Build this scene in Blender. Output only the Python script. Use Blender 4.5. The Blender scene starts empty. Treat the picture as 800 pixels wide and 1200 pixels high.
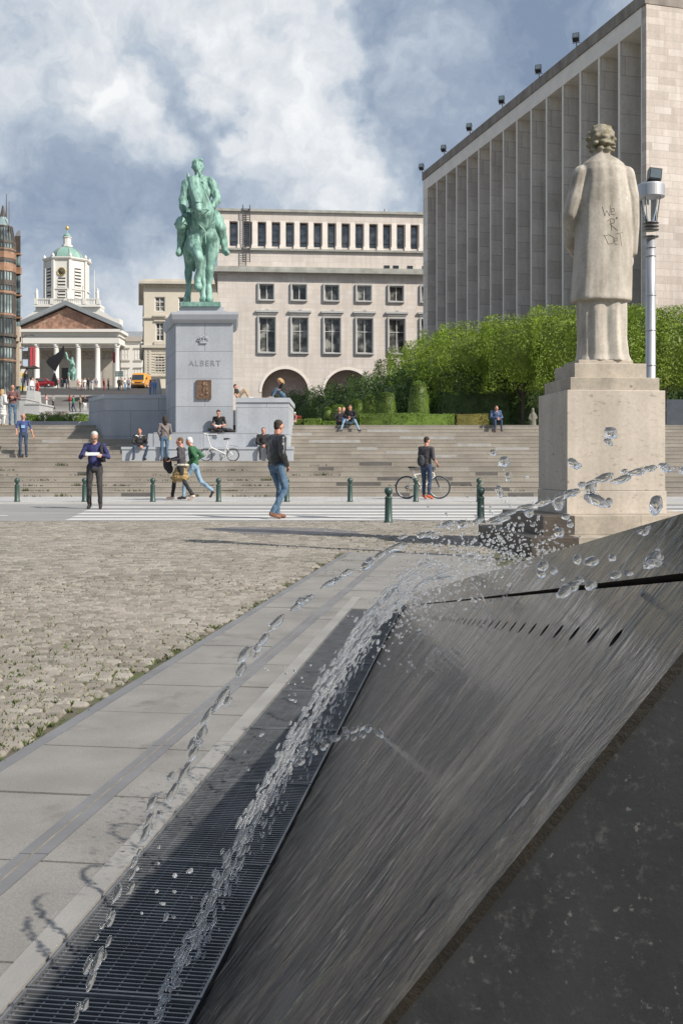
import bpy, bmesh, math, random
import numpy as np
from mathutils import Vector, Matrix, Quaternion, noise
from mathutils.bvhtree import BVHTree
R = math.radians
PI = math.pi
rnd = random.Random(7)
sc = bpy.context.scene
col = sc.collection

# photograph's measurements: 1200 px focal length, horizon at row 545, eye 1 m above the plaza
def at(x, y, d):
    return Vector(((x-400)/1200*d, d, 1+(545-y)/1200*d))

# ------------------------------------------------------------------ node helpers
class NT:
    def __init__(s, nt):
        s.nt = nt; nt.nodes.clear()
    def n(s, t, **kw):
        nd = s.nt.nodes.new(t)
        for k, v in kw.items():
            if k == 'ins':
                for kk, vv in v.items():
                    s.put(nd.inputs[kk], vv)
            else:
                setattr(nd, k, v)
        return nd
    def put(s, sock, v):
        if isinstance(v, bpy.types.NodeSocket): s.nt.links.new(v, sock)
        elif hasattr(v, 'outputs'): s.nt.links.new(v.outputs[0], sock)
        else:
            if isinstance(v, (tuple, list)) and len(v) == 3 and sock.type == 'RGBA': v = (*v, 1)
            sock.default_value = v
    def math(s, op, a, b=0.0, c=None, clamp=False):
        nd = s.nt.nodes.new('ShaderNodeMath'); nd.operation = op; nd.use_clamp = clamp
        s.put(nd.inputs[0], a); s.put(nd.inputs[1], b)
        if c is not None: s.put(nd.inputs[2], c)
        return nd.outputs[0]
    def mix(s, f, a, b, blend='MIX'):
        nd = s.nt.nodes.new('ShaderNodeMix'); nd.data_type = 'RGBA'; nd.blend_type = blend
        nd.clamp_result = False
        s.put(nd.inputs[0], f); s.put(nd.inputs[6], a); s.put(nd.inputs[7], b)
        return nd.outputs[2]
    def ramp(s, f, stops, interp='LINEAR'):
        nd = s.nt.nodes.new('ShaderNodeValToRGB'); cr = nd.color_ramp; cr.interpolation = interp
        while len(cr.elements) < len(stops): cr.elements.new(.5)
        for e, (p, c) in zip(cr.elements, stops):
            e.position = p
            e.color = (*c, 1) if isinstance(c, (tuple, list)) else (c, c, c, 1)
        s.put(nd.inputs[0], f); return nd.outputs[0]
    def rng(s, v, a, b, c, d):
        nd = s.nt.nodes.new('ShaderNodeMapRange'); s.put(nd.inputs[0], v)
        for i, q in enumerate((a, b, c, d)): nd.inputs[i+1].default_value = q
        return nd.outputs[0]
    def noise(s, vec, scale, detail=4, rough=.55, dist=0.0):
        nd = s.nt.nodes.new('ShaderNodeTexNoise'); 
        if vec is not None: s.put(nd.inputs['Vector'], vec)
        nd.inputs['Scale'].default_value = scale; nd.inputs['Detail'].default_value = detail
        nd.inputs['Roughness'].default_value = rough; nd.inputs['Distortion'].default_value = dist
        return nd.outputs[0]
    def scale(s, vec, k):
        nd = s.nt.nodes.new('ShaderNodeVectorMath'); nd.operation = 'MULTIPLY'
        s.put(nd.inputs[0], vec); nd.inputs[1].default_value = k
        return nd.outputs[0]

def newmat(name):
    m = bpy.data.materials.new(name); m.use_nodes = True
    t = NT(m.node_tree)
    out = t.n('ShaderNodeOutputMaterial'); b = t.n('ShaderNodeBsdfPrincipled')
    t.nt.links.new(b.outputs[0], out.inputs[0])
    return m, t, b, out

def pmat(name, c, rough=.7, metal=0, var=.15, vs=3, bump=0, bs=30, spots=None, spec=.5, coords='Object', stretch=(1,1,1), trans=0):
    """one base colour, mottled by noise; spots = (colour, amount, scale)"""
    m, t, b, out = newmat(name)
    tc = t.n('ShaderNodeTexCoord').outputs[coords]
    v = t.scale(tc, stretch)
    n1 = t.noise(v, vs, 6, .6)
    lo = tuple(q*(1-var) for q in c); hi = tuple(min(1, q*(1+var)) for q in c)
    cc = t.ramp(n1, [(.3, lo), (.7, hi)])
    if spots:
        n2 = t.noise(v, spots[2], 8, .7)
        cc = t.mix(t.rng(n2, spots[1], spots[1]+.12, 0, 1), cc, spots[0])
    t.put(b.inputs['Base Color'], cc)
    t.put(b.inputs['Roughness'], t.rng(n1, .3, .7, min(1, rough*1.12), rough*.88))
    b.inputs['Metallic'].default_value = metal
    b.inputs['Specular IOR Level'].default_value = spec
    if trans: b.inputs['Transmission Weight'].default_value = trans
    if bump:
        n3 = t.noise(v, bs, 8, .65)
        bp = t.n('ShaderNodeBump', ins={'Strength': bump, 'Height': n3}); bp.inputs['Distance'].default_value = .02
        t.put(b.inputs['Normal'], bp)
    return m

def cellmat(name, w, h, stops, joint=.004, jcol=(.1,.09,.08), rough=.75, var=.15, vs=1.5, bump=.4, stagger=.5,
            spots=None, fine=.1, fs=60, spec=.4, bs=60, streak=0, sst=(1,1,1)):
    """coursed masonry on UVs measured in metres: every block takes its own tone from the ramp"""
    m, t, b, out = newmat(name)
    uv = t.n('ShaderNodeTexCoord').outputs['UV']
    sp = t.n('ShaderNodeSeparateXYZ', ins={0: uv})
    vv = t.math('DIVIDE', sp.outputs[1], h); row = t.math('FLOOR', vv)
    wn = t.n('ShaderNodeTexWhiteNoise', noise_dimensions='1D', ins={'W': row}).outputs[0]
    uu = t.math('ADD', t.math('DIVIDE', sp.outputs[0], w), t.math('MULTIPLY', wn, stagger) if stagger != .5 else t.math('MULTIPLY', row, .5))
    cell = t.math('FLOOR', uu)
    cv = t.n('ShaderNodeCombineXYZ', ins={0: cell, 1: row}).outputs[0]
    w2 = t.n('ShaderNodeTexWhiteNoise', noise_dimensions='2D', ins={'Vector': cv}).outputs[0]
    fu = t.math('FRACT', uu); fv = t.math('FRACT', vv)
    du = t.math('MULTIPLY', t.math('SUBTRACT', .5, t.math('ABSOLUTE', t.math('SUBTRACT', fu, .5))), w)
    dv = t.math('MULTIPLY', t.math('SUBTRACT', .5, t.math('ABSOLUTE', t.math('SUBTRACT', fv, .5))), h)
    dmin = t.math('MINIMUM', du, dv)
    jm = t.rng(dmin, joint*.5, joint*1.2, 1, 0)
    cc = t.ramp(w2, stops, 'LINEAR')
    obj = t.n('ShaderNodeTexCoord').outputs['Object']
    n1 = t.noise(obj, vs, 6, .6)
    cc = t.mix(1.0, cc, t.ramp(n1, [(.3, 1-var), (.7, 1+var)]), 'MULTIPLY')
    n2 = t.noise(obj, fs, 4, .7)
    cc = t.mix(1.0, cc, t.ramp(n2, [(.3, 1-fine), (.7, 1+fine)]), 'MULTIPLY')
    if streak:
        n4 = t.noise(t.scale(obj, (2.2, 2.2, .12)), 1.2, 5, .6)
        cc = t.mix(1.0, cc, t.ramp(n4, [(.35, 1-streak), (.6, 1.0)]), 'MULTIPLY')
    if spots:
        n5 = t.noise(t.scale(obj, sst), spots[2], 8, .7)
        cc = t.mix(t.rng(n5, spots[1], spots[1]+.1, 0, 1), cc, spots[0])
    cc = t.mix(jm, cc, jcol)
    t.put(b.inputs['Base Color'], cc)
    b.inputs['Roughness'].default_value = rough; b.inputs['Specular IOR Level'].default_value = spec
    n3 = t.noise(obj, bs, 6, .6)
    ht = t.math('SUBTRACT', t.math('MULTIPLY', n3, .3), jm)
    bp = t.n('ShaderNodeBump', ins={'Strength': bump, 'Height': ht}); bp.inputs['Distance'].default_value = .01
    t.put(b.inputs['Normal'], bp)
    return m

# ------------------------------------------------------------------ mesh helpers
class MB:
    def __init__(s): s.v = []; s.f = []; s.m = []; s.sm = []
    def add(s, vs, fs, mi=0, smooth=False):
        o = len(s.v); s.v += [tuple(q) for q in vs]
        for f in fs:
            s.f.append([i+o for i in f]); s.m.append(mi); s.sm.append(smooth)
        return s
    def box(s, c, d, rz=0, mi=0, taper=1, M=None, taper_y=None):
        hx, hy, hz = d[0]/2, d[1]/2, d[2]/2; ty = taper if taper_y is None else taper_y
        vs = []
        for z, k, ky in ((-hz, 1, 1), (hz, taper, ty)):
            for x, y in ((-hx,-hy), (hx,-hy), (hx,hy), (-hx,hy)):
                p = Vector((x*k, y*ky, z))
                if M: p = M @ p
                if rz: p = Matrix.Rotation(rz, 3, 'Z') @ p
                vs.append(p + Vector(c))
        return s.add(vs, [(3,2,1,0), (4,5,6,7), (0,1,5,4), (1,2,6,5), (2,3,7,6), (3,0,4,7)], mi)
    def bb(s, x0, x1, y0, y1, z0, z1, mi=0):
        return s.box(((x0+x1)/2, (y0+y1)/2, (z0+z1)/2), (x1-x0, y1-y0, z1-z0), 0, mi)
    def prism(s, poly, z0, z1, mi=0, top=None):
        n = len(poly); tp = top or poly
        vs = [(x, y, z0) for x, y in poly] + [(x, y, z1) for x, y in tp]
        a = sum(poly[i][0]*poly[(i+1)%n][1]-poly[(i+1)%n][0]*poly[i][1] for i in range(n))
        fs = [tuple(range(n))[::-1], tuple(range(n, 2*n))] + [(i, (i+1)%n, n+(i+1)%n, n+i) for i in range(n)]
        if a < 0: fs = [f[::-1] for f in fs]
        return s.add(vs, fs, mi)
    def hull2(s, a, b, mi=0):
        """two polygons with the same number of points, joined"""
        n = len(a)
        fs = [tuple(range(n))[::-1], tuple(range(n, 2*n))] + [(i, (i+1)%n, n+(i+1)%n, n+i) for i in range(n)]
        return s.add(list(a)+list(b), fs, mi)
    def tube(s, p0, p1, r0, r1=None, n=10, mi=0, caps=True):
        r1 = r0 if r1 is None else r1
        p0 = Vector(p0); p1 = Vector(p1); d = (p1-p0)
        if d.length < 1e-6: return s
        q = d.to_track_quat('Z', 'Y'); vs = []
        for p, r in ((p0, r0), (p1, r1)):
            for i in range(n):
                a = 2*PI*i/n; vs.append(p + q @ Vector((r*math.cos(a), r*math.sin(a), 0)))
        s.add(vs, [(i, (i+1)%n, n+(i+1)%n, n+i) for i in range(n)], mi, n > 4)
        if caps: s.add(vs, [tuple(range(n))[::-1], tuple(range(n, 2*n))], mi)
        return s
    def path(s, pts, r, n=8, mi=0):
        pts = [Vector(p) for p in pts]; rs = r if isinstance(r, (list, tuple)) else [r]*len(pts)
        rings = []
        for i, p in enumerate(pts):
            d = (pts[min(i+1, len(pts)-1)] - pts[max(i-1, 0)]).normalized()
            q = d.to_track_quat('Z', 'Y')
            rings.append([p + q @ Vector((rs[i]*math.cos(2*PI*k/n), rs[i]*math.sin(2*PI*k/n), 0)) for k in range(n)])
        return s.loft(rings, mi)
    def loft(s, rings, mi=0, smooth=True, caps=True, closed=True):
        n = len(rings[0]); vs = [p for r in rings for p in r]; fs = []
        for k in range(len(rings)-1):
            for i in range(n if closed else n-1):
                j = (i+1) % n
                fs.append((k*n+i, k*n+j, (k+1)*n+j, (k+1)*n+i))
        s.add(vs, fs, mi, smooth)
        if caps and closed:
            o = len(s.v)-len(vs)
            s.f += [[o+i for i in range(n)][::-1], [o+(len(rings)-1)*n+i for i in range(n)]]; s.m += [mi, mi]; s.sm += [False, False]
        return s
    def lathe(s, prof, c=(0,0,0), n=16, mi=0, smooth=True):
        rings = [[(c[0]+r*math.cos(2*PI*i/n), c[1]+r*math.sin(2*PI*i/n), c[2]+z) for i in range(n)] for r, z in prof]
        return s.loft(rings, mi, smooth)
    def ell(s, c, r, M=None, mi=0, nu=12, nv=8):
        rings = []
        for j in range(nv+1):
            th = PI*j/nv; k = max(math.sin(th), .02); ring = []
            for i in range(nu):
                a = 2*PI*i/nu
                p = Vector((r[0]*k*math.cos(a), r[1]*k*math.sin(a), -r[2]*math.cos(th)))
                if M: p = M @ p
                ring.append(p+Vector(c))
            rings.append(ring)
        return s.loft(rings, mi)
    def torus(s, c, R_, r, ax='Y', n=28, m=6, mi=0):
        vs = []; fs = []
        for i in range(n):
            a = 2*PI*i/n
            for j in range(m):
                b = 2*PI*j/m; q = R_+r*math.cos(b)
                p = (q*math.cos(a), r*math.sin(b), q*math.sin(a)) if ax == 'Y' else (q*math.cos(a), q*math.sin(a), r*math.sin(b))
                vs.append((p[0]+c[0], p[1]+c[1], p[2]+c[2]))
                fs.append((i*m+j, i*m+(j+1)%m, ((i+1)%n)*m+(j+1)%m, ((i+1)%n)*m+j))
        return s.add(vs, fs, mi, True)
    def build(s, name, mats, parent=None, loc=None, rz=0, fix=True):
        me = bpy.data.meshes.new(name); me.from_pydata(s.v, [], s.f)
        for m in (mats if isinstance(mats, (list, tuple)) else [mats]): me.materials.append(m)
        me.polygons.foreach_set('material_index', s.m); me.polygons.foreach_set('use_smooth', s.sm)
        if fix:
            bm = bmesh.new(); bm.from_mesh(me); bmesh.ops.recalc_face_normals(bm, faces=bm.faces); bm.to_mesh(me); bm.free()
        boxuv(me); me.update()
        o = bpy.data.objects.new(name, me); col.objects.link(o)
        if parent: o.parent = parent
        if loc is not None: o.location = loc
        if rz: o.rotation_euler.z = rz
        return o

def boxuv(me):
    uv = me.uv_layers.new(name='UVMap')
    nl = len(me.loops)
    if nl == 0: return
    nv = len(me.vertices); co = np.empty(nv*3, 'f'); me.vertices.foreach_get('co', co); co = co.reshape(-1, 3)
    li = np.empty(nl, 'i'); me.loops.foreach_get('vertex_index', li)
    npoly = len(me.polygons); no = np.empty(npoly*3, 'f'); me.polygons.foreach_get('normal', no); no = no.reshape(-1, 3)
    tot = np.empty(npoly, 'i'); me.polygons.foreach_get('loop_total', tot)
    st = np.empty(npoly, 'i'); me.polygons.foreach_get('loop_start', st)
    pn = np.empty((nl, 3), 'f')
    for k in range(npoly): pn[st[k]:st[k]+tot[k]] = no[k]
    p = co[li]; res = np.empty((nl, 2), 'f')
    flat = np.abs(pn[:, 2]) > .75
    h = np.stack([-pn[:, 1], pn[:, 0]], 1); h /= np.maximum(np.linalg.norm(h, axis=1, keepdims=True), 1e-6)
    res[:, 0] = np.where(flat, p[:, 0], (p[:, :2]*h).sum(1)); res[:, 1] = np.where(flat, p[:, 1], p[:, 2])
    uv.data.foreach_set('uv', res.reshape(-1))

def tag(o, label=None, cat=None, group=None, kind=None):
    if label: o['label'] = label
    if cat: o['category'] = cat
    if group: o['group'] = group
    if kind: o['kind'] = kind
    return o
def empty(name, loc=(0,0,0), rz=0, label=None, cat=None, group=None):
    o = bpy.data.objects.new(name, None); col.objects.link(o); o.location = loc; o.rotation_euler.z = rz
    o.empty_display_size = .2
    return tag(o, label, cat, group)
def copy_tree(o, parent=None):
    c = o.copy(); col.objects.link(c); c.parent = parent
    for ch in list(o.children): copy_tree(ch, c)
    return c
def struct(o, label=None): 
    o['kind'] = 'structure'
    if label: o['label'] = label
    return o

# organic bodies: overlapping solids fused into one skin by a voxel remesh
class Fig:
    def __init__(s): s.mb = MB(); s.pr = []
    def cap(s, p0, p1, r0, r1=None, mi=0):
        r1 = r0 if r1 is None else r1
        p0 = Vector(p0); p1 = Vector(p1); d = p1-p0; L = d.length
        if L < 1e-5: return s.ell(p0, (r0, r0, r0), None, mi)
        q = d.to_track_quat('Z', 'Y'); rings = []
        for j in range(1, 5):
            th = PI/2*(1-j/4); rings.append((p0, -r0*math.sin(th), r0*math.cos(th) if j else .01))
        for j in range(0, 4):
            th = PI/2*j/4; rings.append((p1, r1*math.sin(th), r1*math.cos(th)))
        rr = [[c + q @ Vector((max(r, .001)*math.cos(2*PI*i/10), max(r, .001)*math.sin(2*PI*i/10), z)) for i in range(10)] for c, z, r in rings]
        s.mb.loft(rr, mi); s.pr.append((p0, p1, r0, r1, mi)); return s
    def chain(s, pts, rs, mi=0):
        for a, b, r, q in zip(pts, pts[1:], rs, rs[1:]): s.cap(a, b, r, q, mi)
        return s
    def ell(s, c, r, M=None, mi=0):
        s.mb.ell(c, r, M, mi, 14, 10)
        k = sorted(range(3), key=lambda i: -r[i])[0]; ax = Vector([1 if i == k else 0 for i in range(3)])
        if M: ax = M @ ax
        rm = sum(r)/3; h = max(0, r[k]-rm); s.pr.append((Vector(c)-ax*h, Vector(c)+ax*h, rm*.95, rm*.95, mi)); return s
    def build(s, name, mats, parent=None, voxel=.02, smooth=3, extra=None, disp=None):
        me = bpy.data.meshes.new(name); me.from_pydata(s.mb.v, [], s.mb.f)
        bm = bmesh.new(); bm.from_mesh(me); bmesh.ops.recalc_face_normals(bm, faces=bm.faces); bm.to_mesh(me); bm.free()
        tmp = bpy.data.objects.new('tmp', me); col.objects.link(tmp)
        md = tmp.modifiers.new('r', 'REMESH'); md.mode = 'VOXEL'; md.voxel_size = voxel; md.use_smooth_shade = True
        if smooth:
            ms = tmp.modifiers.new('s', 'SMOOTH'); ms.factor = .5; ms.iterations = smooth
        dg = bpy.context.evaluated_depsgraph_get(); ev = tmp.evaluated_get(dg)
        out = bpy.data.meshes.new_from_object(ev); bpy.data.objects.remove(tmp); bpy.data.meshes.remove(me)
        out.name = name
        mats = mats if isinstance(mats, (list, tuple)) else [mats]
        out.materials.clear()
        for m in mats: out.materials.append(m)
        n = len(out.polygons)
        if len(mats) > 1 and n:
            c = np.empty(n*3, 'f'); out.polygons.foreach_get('center', c); c = c.reshape(-1, 3)
            best = np.full(n, 1e9, 'f'); idx = np.zeros(n, 'i')
            for p0, p1, r0, r1, mi in s.pr:
                a = np.array(p0, 'f'); b = np.array(p1, 'f'); ab = b-a; L2 = max(float(ab@ab), 1e-9)
                tt = np.clip(((c-a)@ab)/L2, 0, 1); dd = np.linalg.norm(c-(a+tt[:, None]*ab), axis=1)-(r0+(r1-r0)*tt)
                w = dd < best; best[w] = dd[w]; idx[w] = mi
            out.polygons.foreach_set('material_index', idx)
        if disp:
            amp, sc3 = disp; moved = []
            for v in out.vertices:
                q = Vector((v.co.x*sc3[0], v.co.y*sc3[1], v.co.z*sc3[2]))
                moved.append(v.co+v.normal*amp*(noise.noise(q)+.5*noise.noise(q*2.1)))
            for v, m_ in zip(out.vertices, moved): v.co = m_
        out.polygons.foreach_set('use_smooth', [True]*n)
        if extra:
            bm = bmesh.new(); bm.from_mesh(out)
            e = bpy.data.meshes.new('e'); e.from_pydata(extra.v, [], extra.f)
            e.polygons.foreach_set('material_index', extra.m); e.polygons.foreach_set('use_smooth', [True]*len(e.polygons))
            bm.from_mesh(e); bm.to_mesh(out); bm.free(); bpy.data.meshes.remove(e)
        o = bpy.data.objects.new(name, out); col.objects.link(o)
        if parent: o.parent = parent
        return o

def text_mesh(body, size, depth, name, mat, parent, M, spacing=1.0, align='CENTER'):
    cu = bpy.data.curves.new(name, 'FONT'); cu.body = body; cu.size = size; cu.extrude = depth; cu.align_x = align
    cu.space_character = spacing
    t = bpy.data.objects.new('tmp', cu); col.objects.link(t)
    dg = bpy.context.evaluated_depsgraph_get(); me = bpy.data.meshes.new_from_object(t.evaluated_get(dg))
    bpy.data.objects.remove(t); me.transform(M); me.materials.clear(); me.materials.append(mat)
    o = bpy.data.objects.new(name, me); col.objects.link(o); o.parent = parent
    return o

# ------------------------------------------------------------------ camera, sky, sun
cam = bpy.data.cameras.new('camera'); co = bpy.data.objects.new('camera', cam); col.objects.link(co)
cam.sensor_fit = 'HORIZONTAL'; cam.sensor_width = 36; cam.lens = 54; cam.shift_y = -55/800
cam.clip_start = .05; cam.clip_end = 6000
co.location = (0, 0, 1.0); co.rotation_euler = (R(90), 0, 0); sc.camera = co
SUN = Vector((.645, -.435, .63)).normalized()
el = math.asin(SUN.z)
sl = bpy.data.lights.new('sun', 'SUN'); sl.energy = 5.0; sl.angle = R(.53); sl.color = (1, .94, .84)
so = bpy.data.objects.new('sun', sl); col.objects.link(so); so.rotation_euler = SUN.to_track_quat('Z', 'Y').to_euler()
w = bpy.data.worlds.new('World'); sc.world = w; w.use_nodes = True
t = NT(w.node_tree)
out = t.n('ShaderNodeOutputWorld'); bg = t.n('ShaderNodeBackground'); t.nt.links.new(bg.outputs[0], out.inputs[0])
sky = t.n('ShaderNodeTexSky'); sky.sky_type = 'NISHITA'; sky.sun_disc = False
sky.sun_elevation = el; sky.sun_rotation = math.atan2(SUN.x, SUN.y); sky.altitude = 60
sky.air_density = 1.0; sky.dust_density = 1.2
bg.inputs[1].default_value = .1
dirv = t.n('ShaderNodeTexCoord').outputs['Generated']
def vadd(a, b):
    nd = t.n('ShaderNodeVectorMath', operation='ADD'); t.put(nd.inputs[0], a); t.put(nd.inputs[1], b); return nd.outputs[0]
def vnoise(vec, scale, detail=5, amt=.1):
    nd = t.n('ShaderNodeTexNoise'); t.put(nd.inputs['Vector'], vec); nd.inputs['Scale'].default_value = scale; nd.inputs['Detail'].default_value = detail
    s = t.n('ShaderNodeVectorMath', operation='SUBTRACT'); t.put(s.inputs[0], nd.outputs[1]); s.inputs[1].default_value = (.5, .5, .5)
    return t.scale(s.outputs[0], (amt, amt, amt))
warp = vadd(vadd(dirv, vnoise(dirv, 6, 6, .21)), vnoise(dirv, 24, 6, .07))
def blob(x, y, r, soft):
    d = Vector(((x-400)/1200, 1, (545-y)/1200)).normalized()
    nd = t.n('ShaderNodeVectorMath', operation='DISTANCE'); t.put(nd.inputs[0], warp); nd.inputs[1].default_value = d
    nd2 = t.n('ShaderNodeMapRange', interpolation_type='SMOOTHSTEP'); t.put(nd2.inputs[0], nd.outputs['Value'])
    for i, q in enumerate((r/1200*(1-soft), r/1200*(1+soft), 1, 0)): nd2.inputs[i+1].default_value = q
    return nd2.outputs[0]
fbm = t.noise(warp, 3.2, 8, .58)
fine = t.noise(warp, 11, 8, .6)
val = t.math('ADD', .51, t.math('MULTIPLY', t.math('SUBTRACT', fbm, .5), 1.25))
val = t.math('ADD', val, t.math('MULTIPLY', t.math('SUBTRACT', fine, .5), 1.0))
for x, y, r, soft, wgt in [
        (70, 30, 130, .6, .13), (140, 90, 75, .38, .13), (180, 125, 52, .30, .15), (60, 110, 60, .5, .06), (345, 90, 85, .34, .16), (392, 120, 58, .24, .14), (330, 205, 75, .45, .14), (400, 215, 60, .5, .08), (280, 40, 60, .6, .15),
        (200, 320, 50, .8, .2), (420, 225, 60, .7, .18),
        (540, 90, 150, .5, -.26), (40, 235, 120, .6, -.18), (120, 260, 90, .6, -.12), (250, 70, 46, .6, -.22), (235, 150, 36, .6, -.16), (90, 75, 36, .6, -.12), (350, 165, 30, .6, -.12), (440, 60, 50, .7, -.10), (640, 30, 90, .7, -.1), (110, 40, 30, .8, -.1)]:
    val = t.math('ADD', val, t.math('MULTIPLY', blob(x, y, r, soft), wgt))
S = 10
cloudc = t.ramp(val, [(.06, (.215,.285,.40)), (.3, (.32,.39,.50)), (.5, (.46,.53,.62)), (.68, (.65,.69,.74)), (.95, (.88,.895,.91))])
cloudc = t.mix(1.0, cloudc, (S*.92, S*.92, S*.92), 'MULTIPLY')
spd = t.n('ShaderNodeSeparateXYZ', ins={0: dirv})
cover = t.math('MULTIPLY', t.rng(t.noise(warp, 2.3, 5, .5), .30, .42, .82, 1.0), t.rng(spd.outputs[1], -.1, .5, .25, 1.0))
t.put(bg.inputs[0], t.mix(cover, sky.outputs[0], cloudc))
sc.view_settings.view_transform = 'Standard'; sc.view_settings.look = 'None'; sc.view_settings.gamma = 1
sc.view_settings.exposure = 0.2; sc.view_settings.use_curve_mapping = False
sc.render.engine = 'CYCLES'; sc.cycles.use_denoising = True
sc.cycles.max_bounces = 10; sc.cycles.transmission_bounces = 8; sc.cycles.transparent_max_bounces = 6
# ================================================================== GROUND
def gl(d): return -.85+.13*d          # outer edge of the drain
def gr(d): return -.505+.13*d         # foot of the sloping stone
def pl(d): return -1.62+.145*d        # outer edge of the slab path
D0, D1 = .30, 7.1
m_sand = pmat('plaza_bed', (.10,.09,.062), .9, vs=2.5, var=.22, bump=.3, bs=60, spots=((.075,.10,.028), .50, 4))
m_sett_far = cellmat('far_setts', .095, .075, [(0, (.19,.17,.155)), (.5, (.25,.23,.21)), (1, (.31,.29,.265))], joint=.008, jcol=(.13,.12,.08), var=.15, vs=.8)
g = MB(); FAR = 19.2
def quad(mb, pts, z, mi=0): mb.add([(x, y, z) for x, y in pts], [tuple(range(len(pts)))], mi)
B = 3000
quad(g, [(-B,-B), (B,-B), (B,D0), (gr(D0)+.6,D0), (gl(D0),D0), (-B,D0)], 0)
quad(g, [(-B,D0), (gl(D0),D0), (gl(D1),D1), (-B,D1)], 0)
quad(g, [(gr(D0),D0), (B,D0), (B,D1), (gr(D1),D1)], 0)
quad(g, [(-B,D1), (gl(D1),D1), (gr(D1),D1), (B,D1), (B,B), (-B,B)], 0)
struct(g.build('ground', m_sand), 'pale bedding of the square under the stone setts')

# stone setts, each its own block, near the camera; the field beyond reads the same from further away
m_sett, t, b, o_ = newmat('setts')
geo = t.n('ShaderNodeNewGeometry'); rp = geo.outputs['Random Per Island']
c1 = t.ramp(rp, [(0, (.175,.158,.134)), (.35, (.235,.213,.184)), (.7, (.272,.25,.219)), (1, (.325,.302,.268))])
ob = t.n('ShaderNodeTexCoord').outputs['Object']
c1 = t.mix(1.0, c1, t.ramp(t.noise(ob, .8, 5, .6), [(.3, (.84,.83,.80)), (.7, (1.12,1.1,1.08))]), 'MULTIPLY')
c1 = t.mix(1.0, c1, t.ramp(t.noise(ob, 90, 5, .7), [(.3, .80), (.7, 1.18)]), 'MULTIPLY')
t.put(b.inputs['Base Color'], c1); b.inputs['Roughness'].default_value = .72
bp = t.n('ShaderNodeBump', ins={'Strength': .5, 'Height': t.noise(ob, 70, 6, .7)}); bp.inputs['Distance'].default_value = .006
t.put(b.inputs['Normal'], bp)
s = MB(); rr = random.Random(3); y = 2.3; row = 0
while y < 18.0:
    h = .060+rr.uniform(-.003, .003) if y < 9 else .09
    x = max(-.38*y-1.6, -9) - rr.random()*.1; xe = min(pl(y)-.05, .5*y) if y < 11.6 else .40*y
    while x < xe:
        wd = rr.uniform(.066, .094) if y < 9 else rr.uniform(.10, .14)
        if x+wd > xe+.04: break
        dz = rr.uniform(-.0025, .0025); j = .0052; tx = rr.uniform(-.0018, .0018); ty = rr.uniform(-.0015, .0015)
        wob = [rr.uniform(-.002, .002) for _ in range(8)]
        yy = y + .012*math.sin(x*1.7)+.002*math.sin(x*5+row)
        x0, x1, y0, y1 = x+j, x+wd-j, yy+j*1.1, yy+h-j*1.1; i = .009
        vs = [(x0+wob[0], y0+wob[1], -.01), (x1+wob[2], y0+wob[3], -.01), (x1+wob[4], y1+wob[5], -.01), (x0+wob[6], y1+wob[7], -.01),
              (x0+wob[0], y0+wob[1], .004+dz), (x1+wob[2], y0+wob[3], .004+dz), (x1+wob[4], y1+wob[5], .004+dz), (x0+wob[6], y1+wob[7], .004+dz),
              (x0+i, y0+i, .017+dz-tx-ty), (x1-i, y0+i, .017+dz+tx-ty), (x1-i, y1-i, .017+dz+tx+ty), (x0+i, y1-i, .017+dz-tx+ty)]
        s.add(vs, [(0,1,5,4), (1,2,6,5), (2,3,7,6), (3,0,4,7), (4,5,9,8), (5,6,10,9), (6,7,11,10), (7,4,8,11), (8,9,10,11)])
        x += wd
    y += h; row += 1
struct(s.build('cobbled_pavement', m_sett, fix=False), 'uneven pale stone setts of the square')
fs_ = MB()
quad(fs_, [(-60,2.3), (-9,2.3), (-9,18.1), (-60,18.1)], .008)
quad(fs_, [(7.4,10.2), (60,10.2), (60,18.1), (7.4,18.1)], .008)
struct(fs_.build('outer_cobbled_pavement', m_sett_far))
# grass in the joints
m_moss = pmat('moss', (.085,.11,.03), .95, var=.35, vs=12)
mo = MB(); rr = random.Random(11)
for k in range(9000):
    y = 2.6+15*rr.random()**1.35; x = rr.uniform(-.36*y-.8, (pl(y)-.02) if y < 9 else .25*y)
    nz = noise.noise(Vector((x*.5, y*.5, 3)))
    edge = abs(x-pl(y)) < .12
    if nz < -.03 - .35*(rr.random()-.3) and not edge: continue
    q = rr.uniform(.006, .016)*(1.2 if edge else 1)
    for b_ in range(rr.randint(3, 7)):
        a = rr.uniform(0, 2*PI); L = rr.uniform(.4, 1.2)*q; r0 = rr.uniform(0, q)
        bx, by = x+r0*math.cos(a)*1.5, y+r0*math.sin(a)*.6
        tx, ty = bx+L*math.cos(a), by+L*math.sin(a)
        hh = rr.uniform(.013, .025); wv = .0022+L*.13
        px_, py_ = -math.sin(a)*wv, math.cos(a)*wv
        mo.add([(bx-px_, by-py_, .004), (bx+px_, by+py_, .004), (tx+px_*.4, ty+py_*.4, hh), (tx-px_*.4, ty-py_*.4, hh*.9)], [(0,1,2,3)])
tag(mo.build('joint_grass', m_moss, fix=False), 'green moss and grass growing in the joints between the setts', 'grass', kind='stuff')

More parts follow.
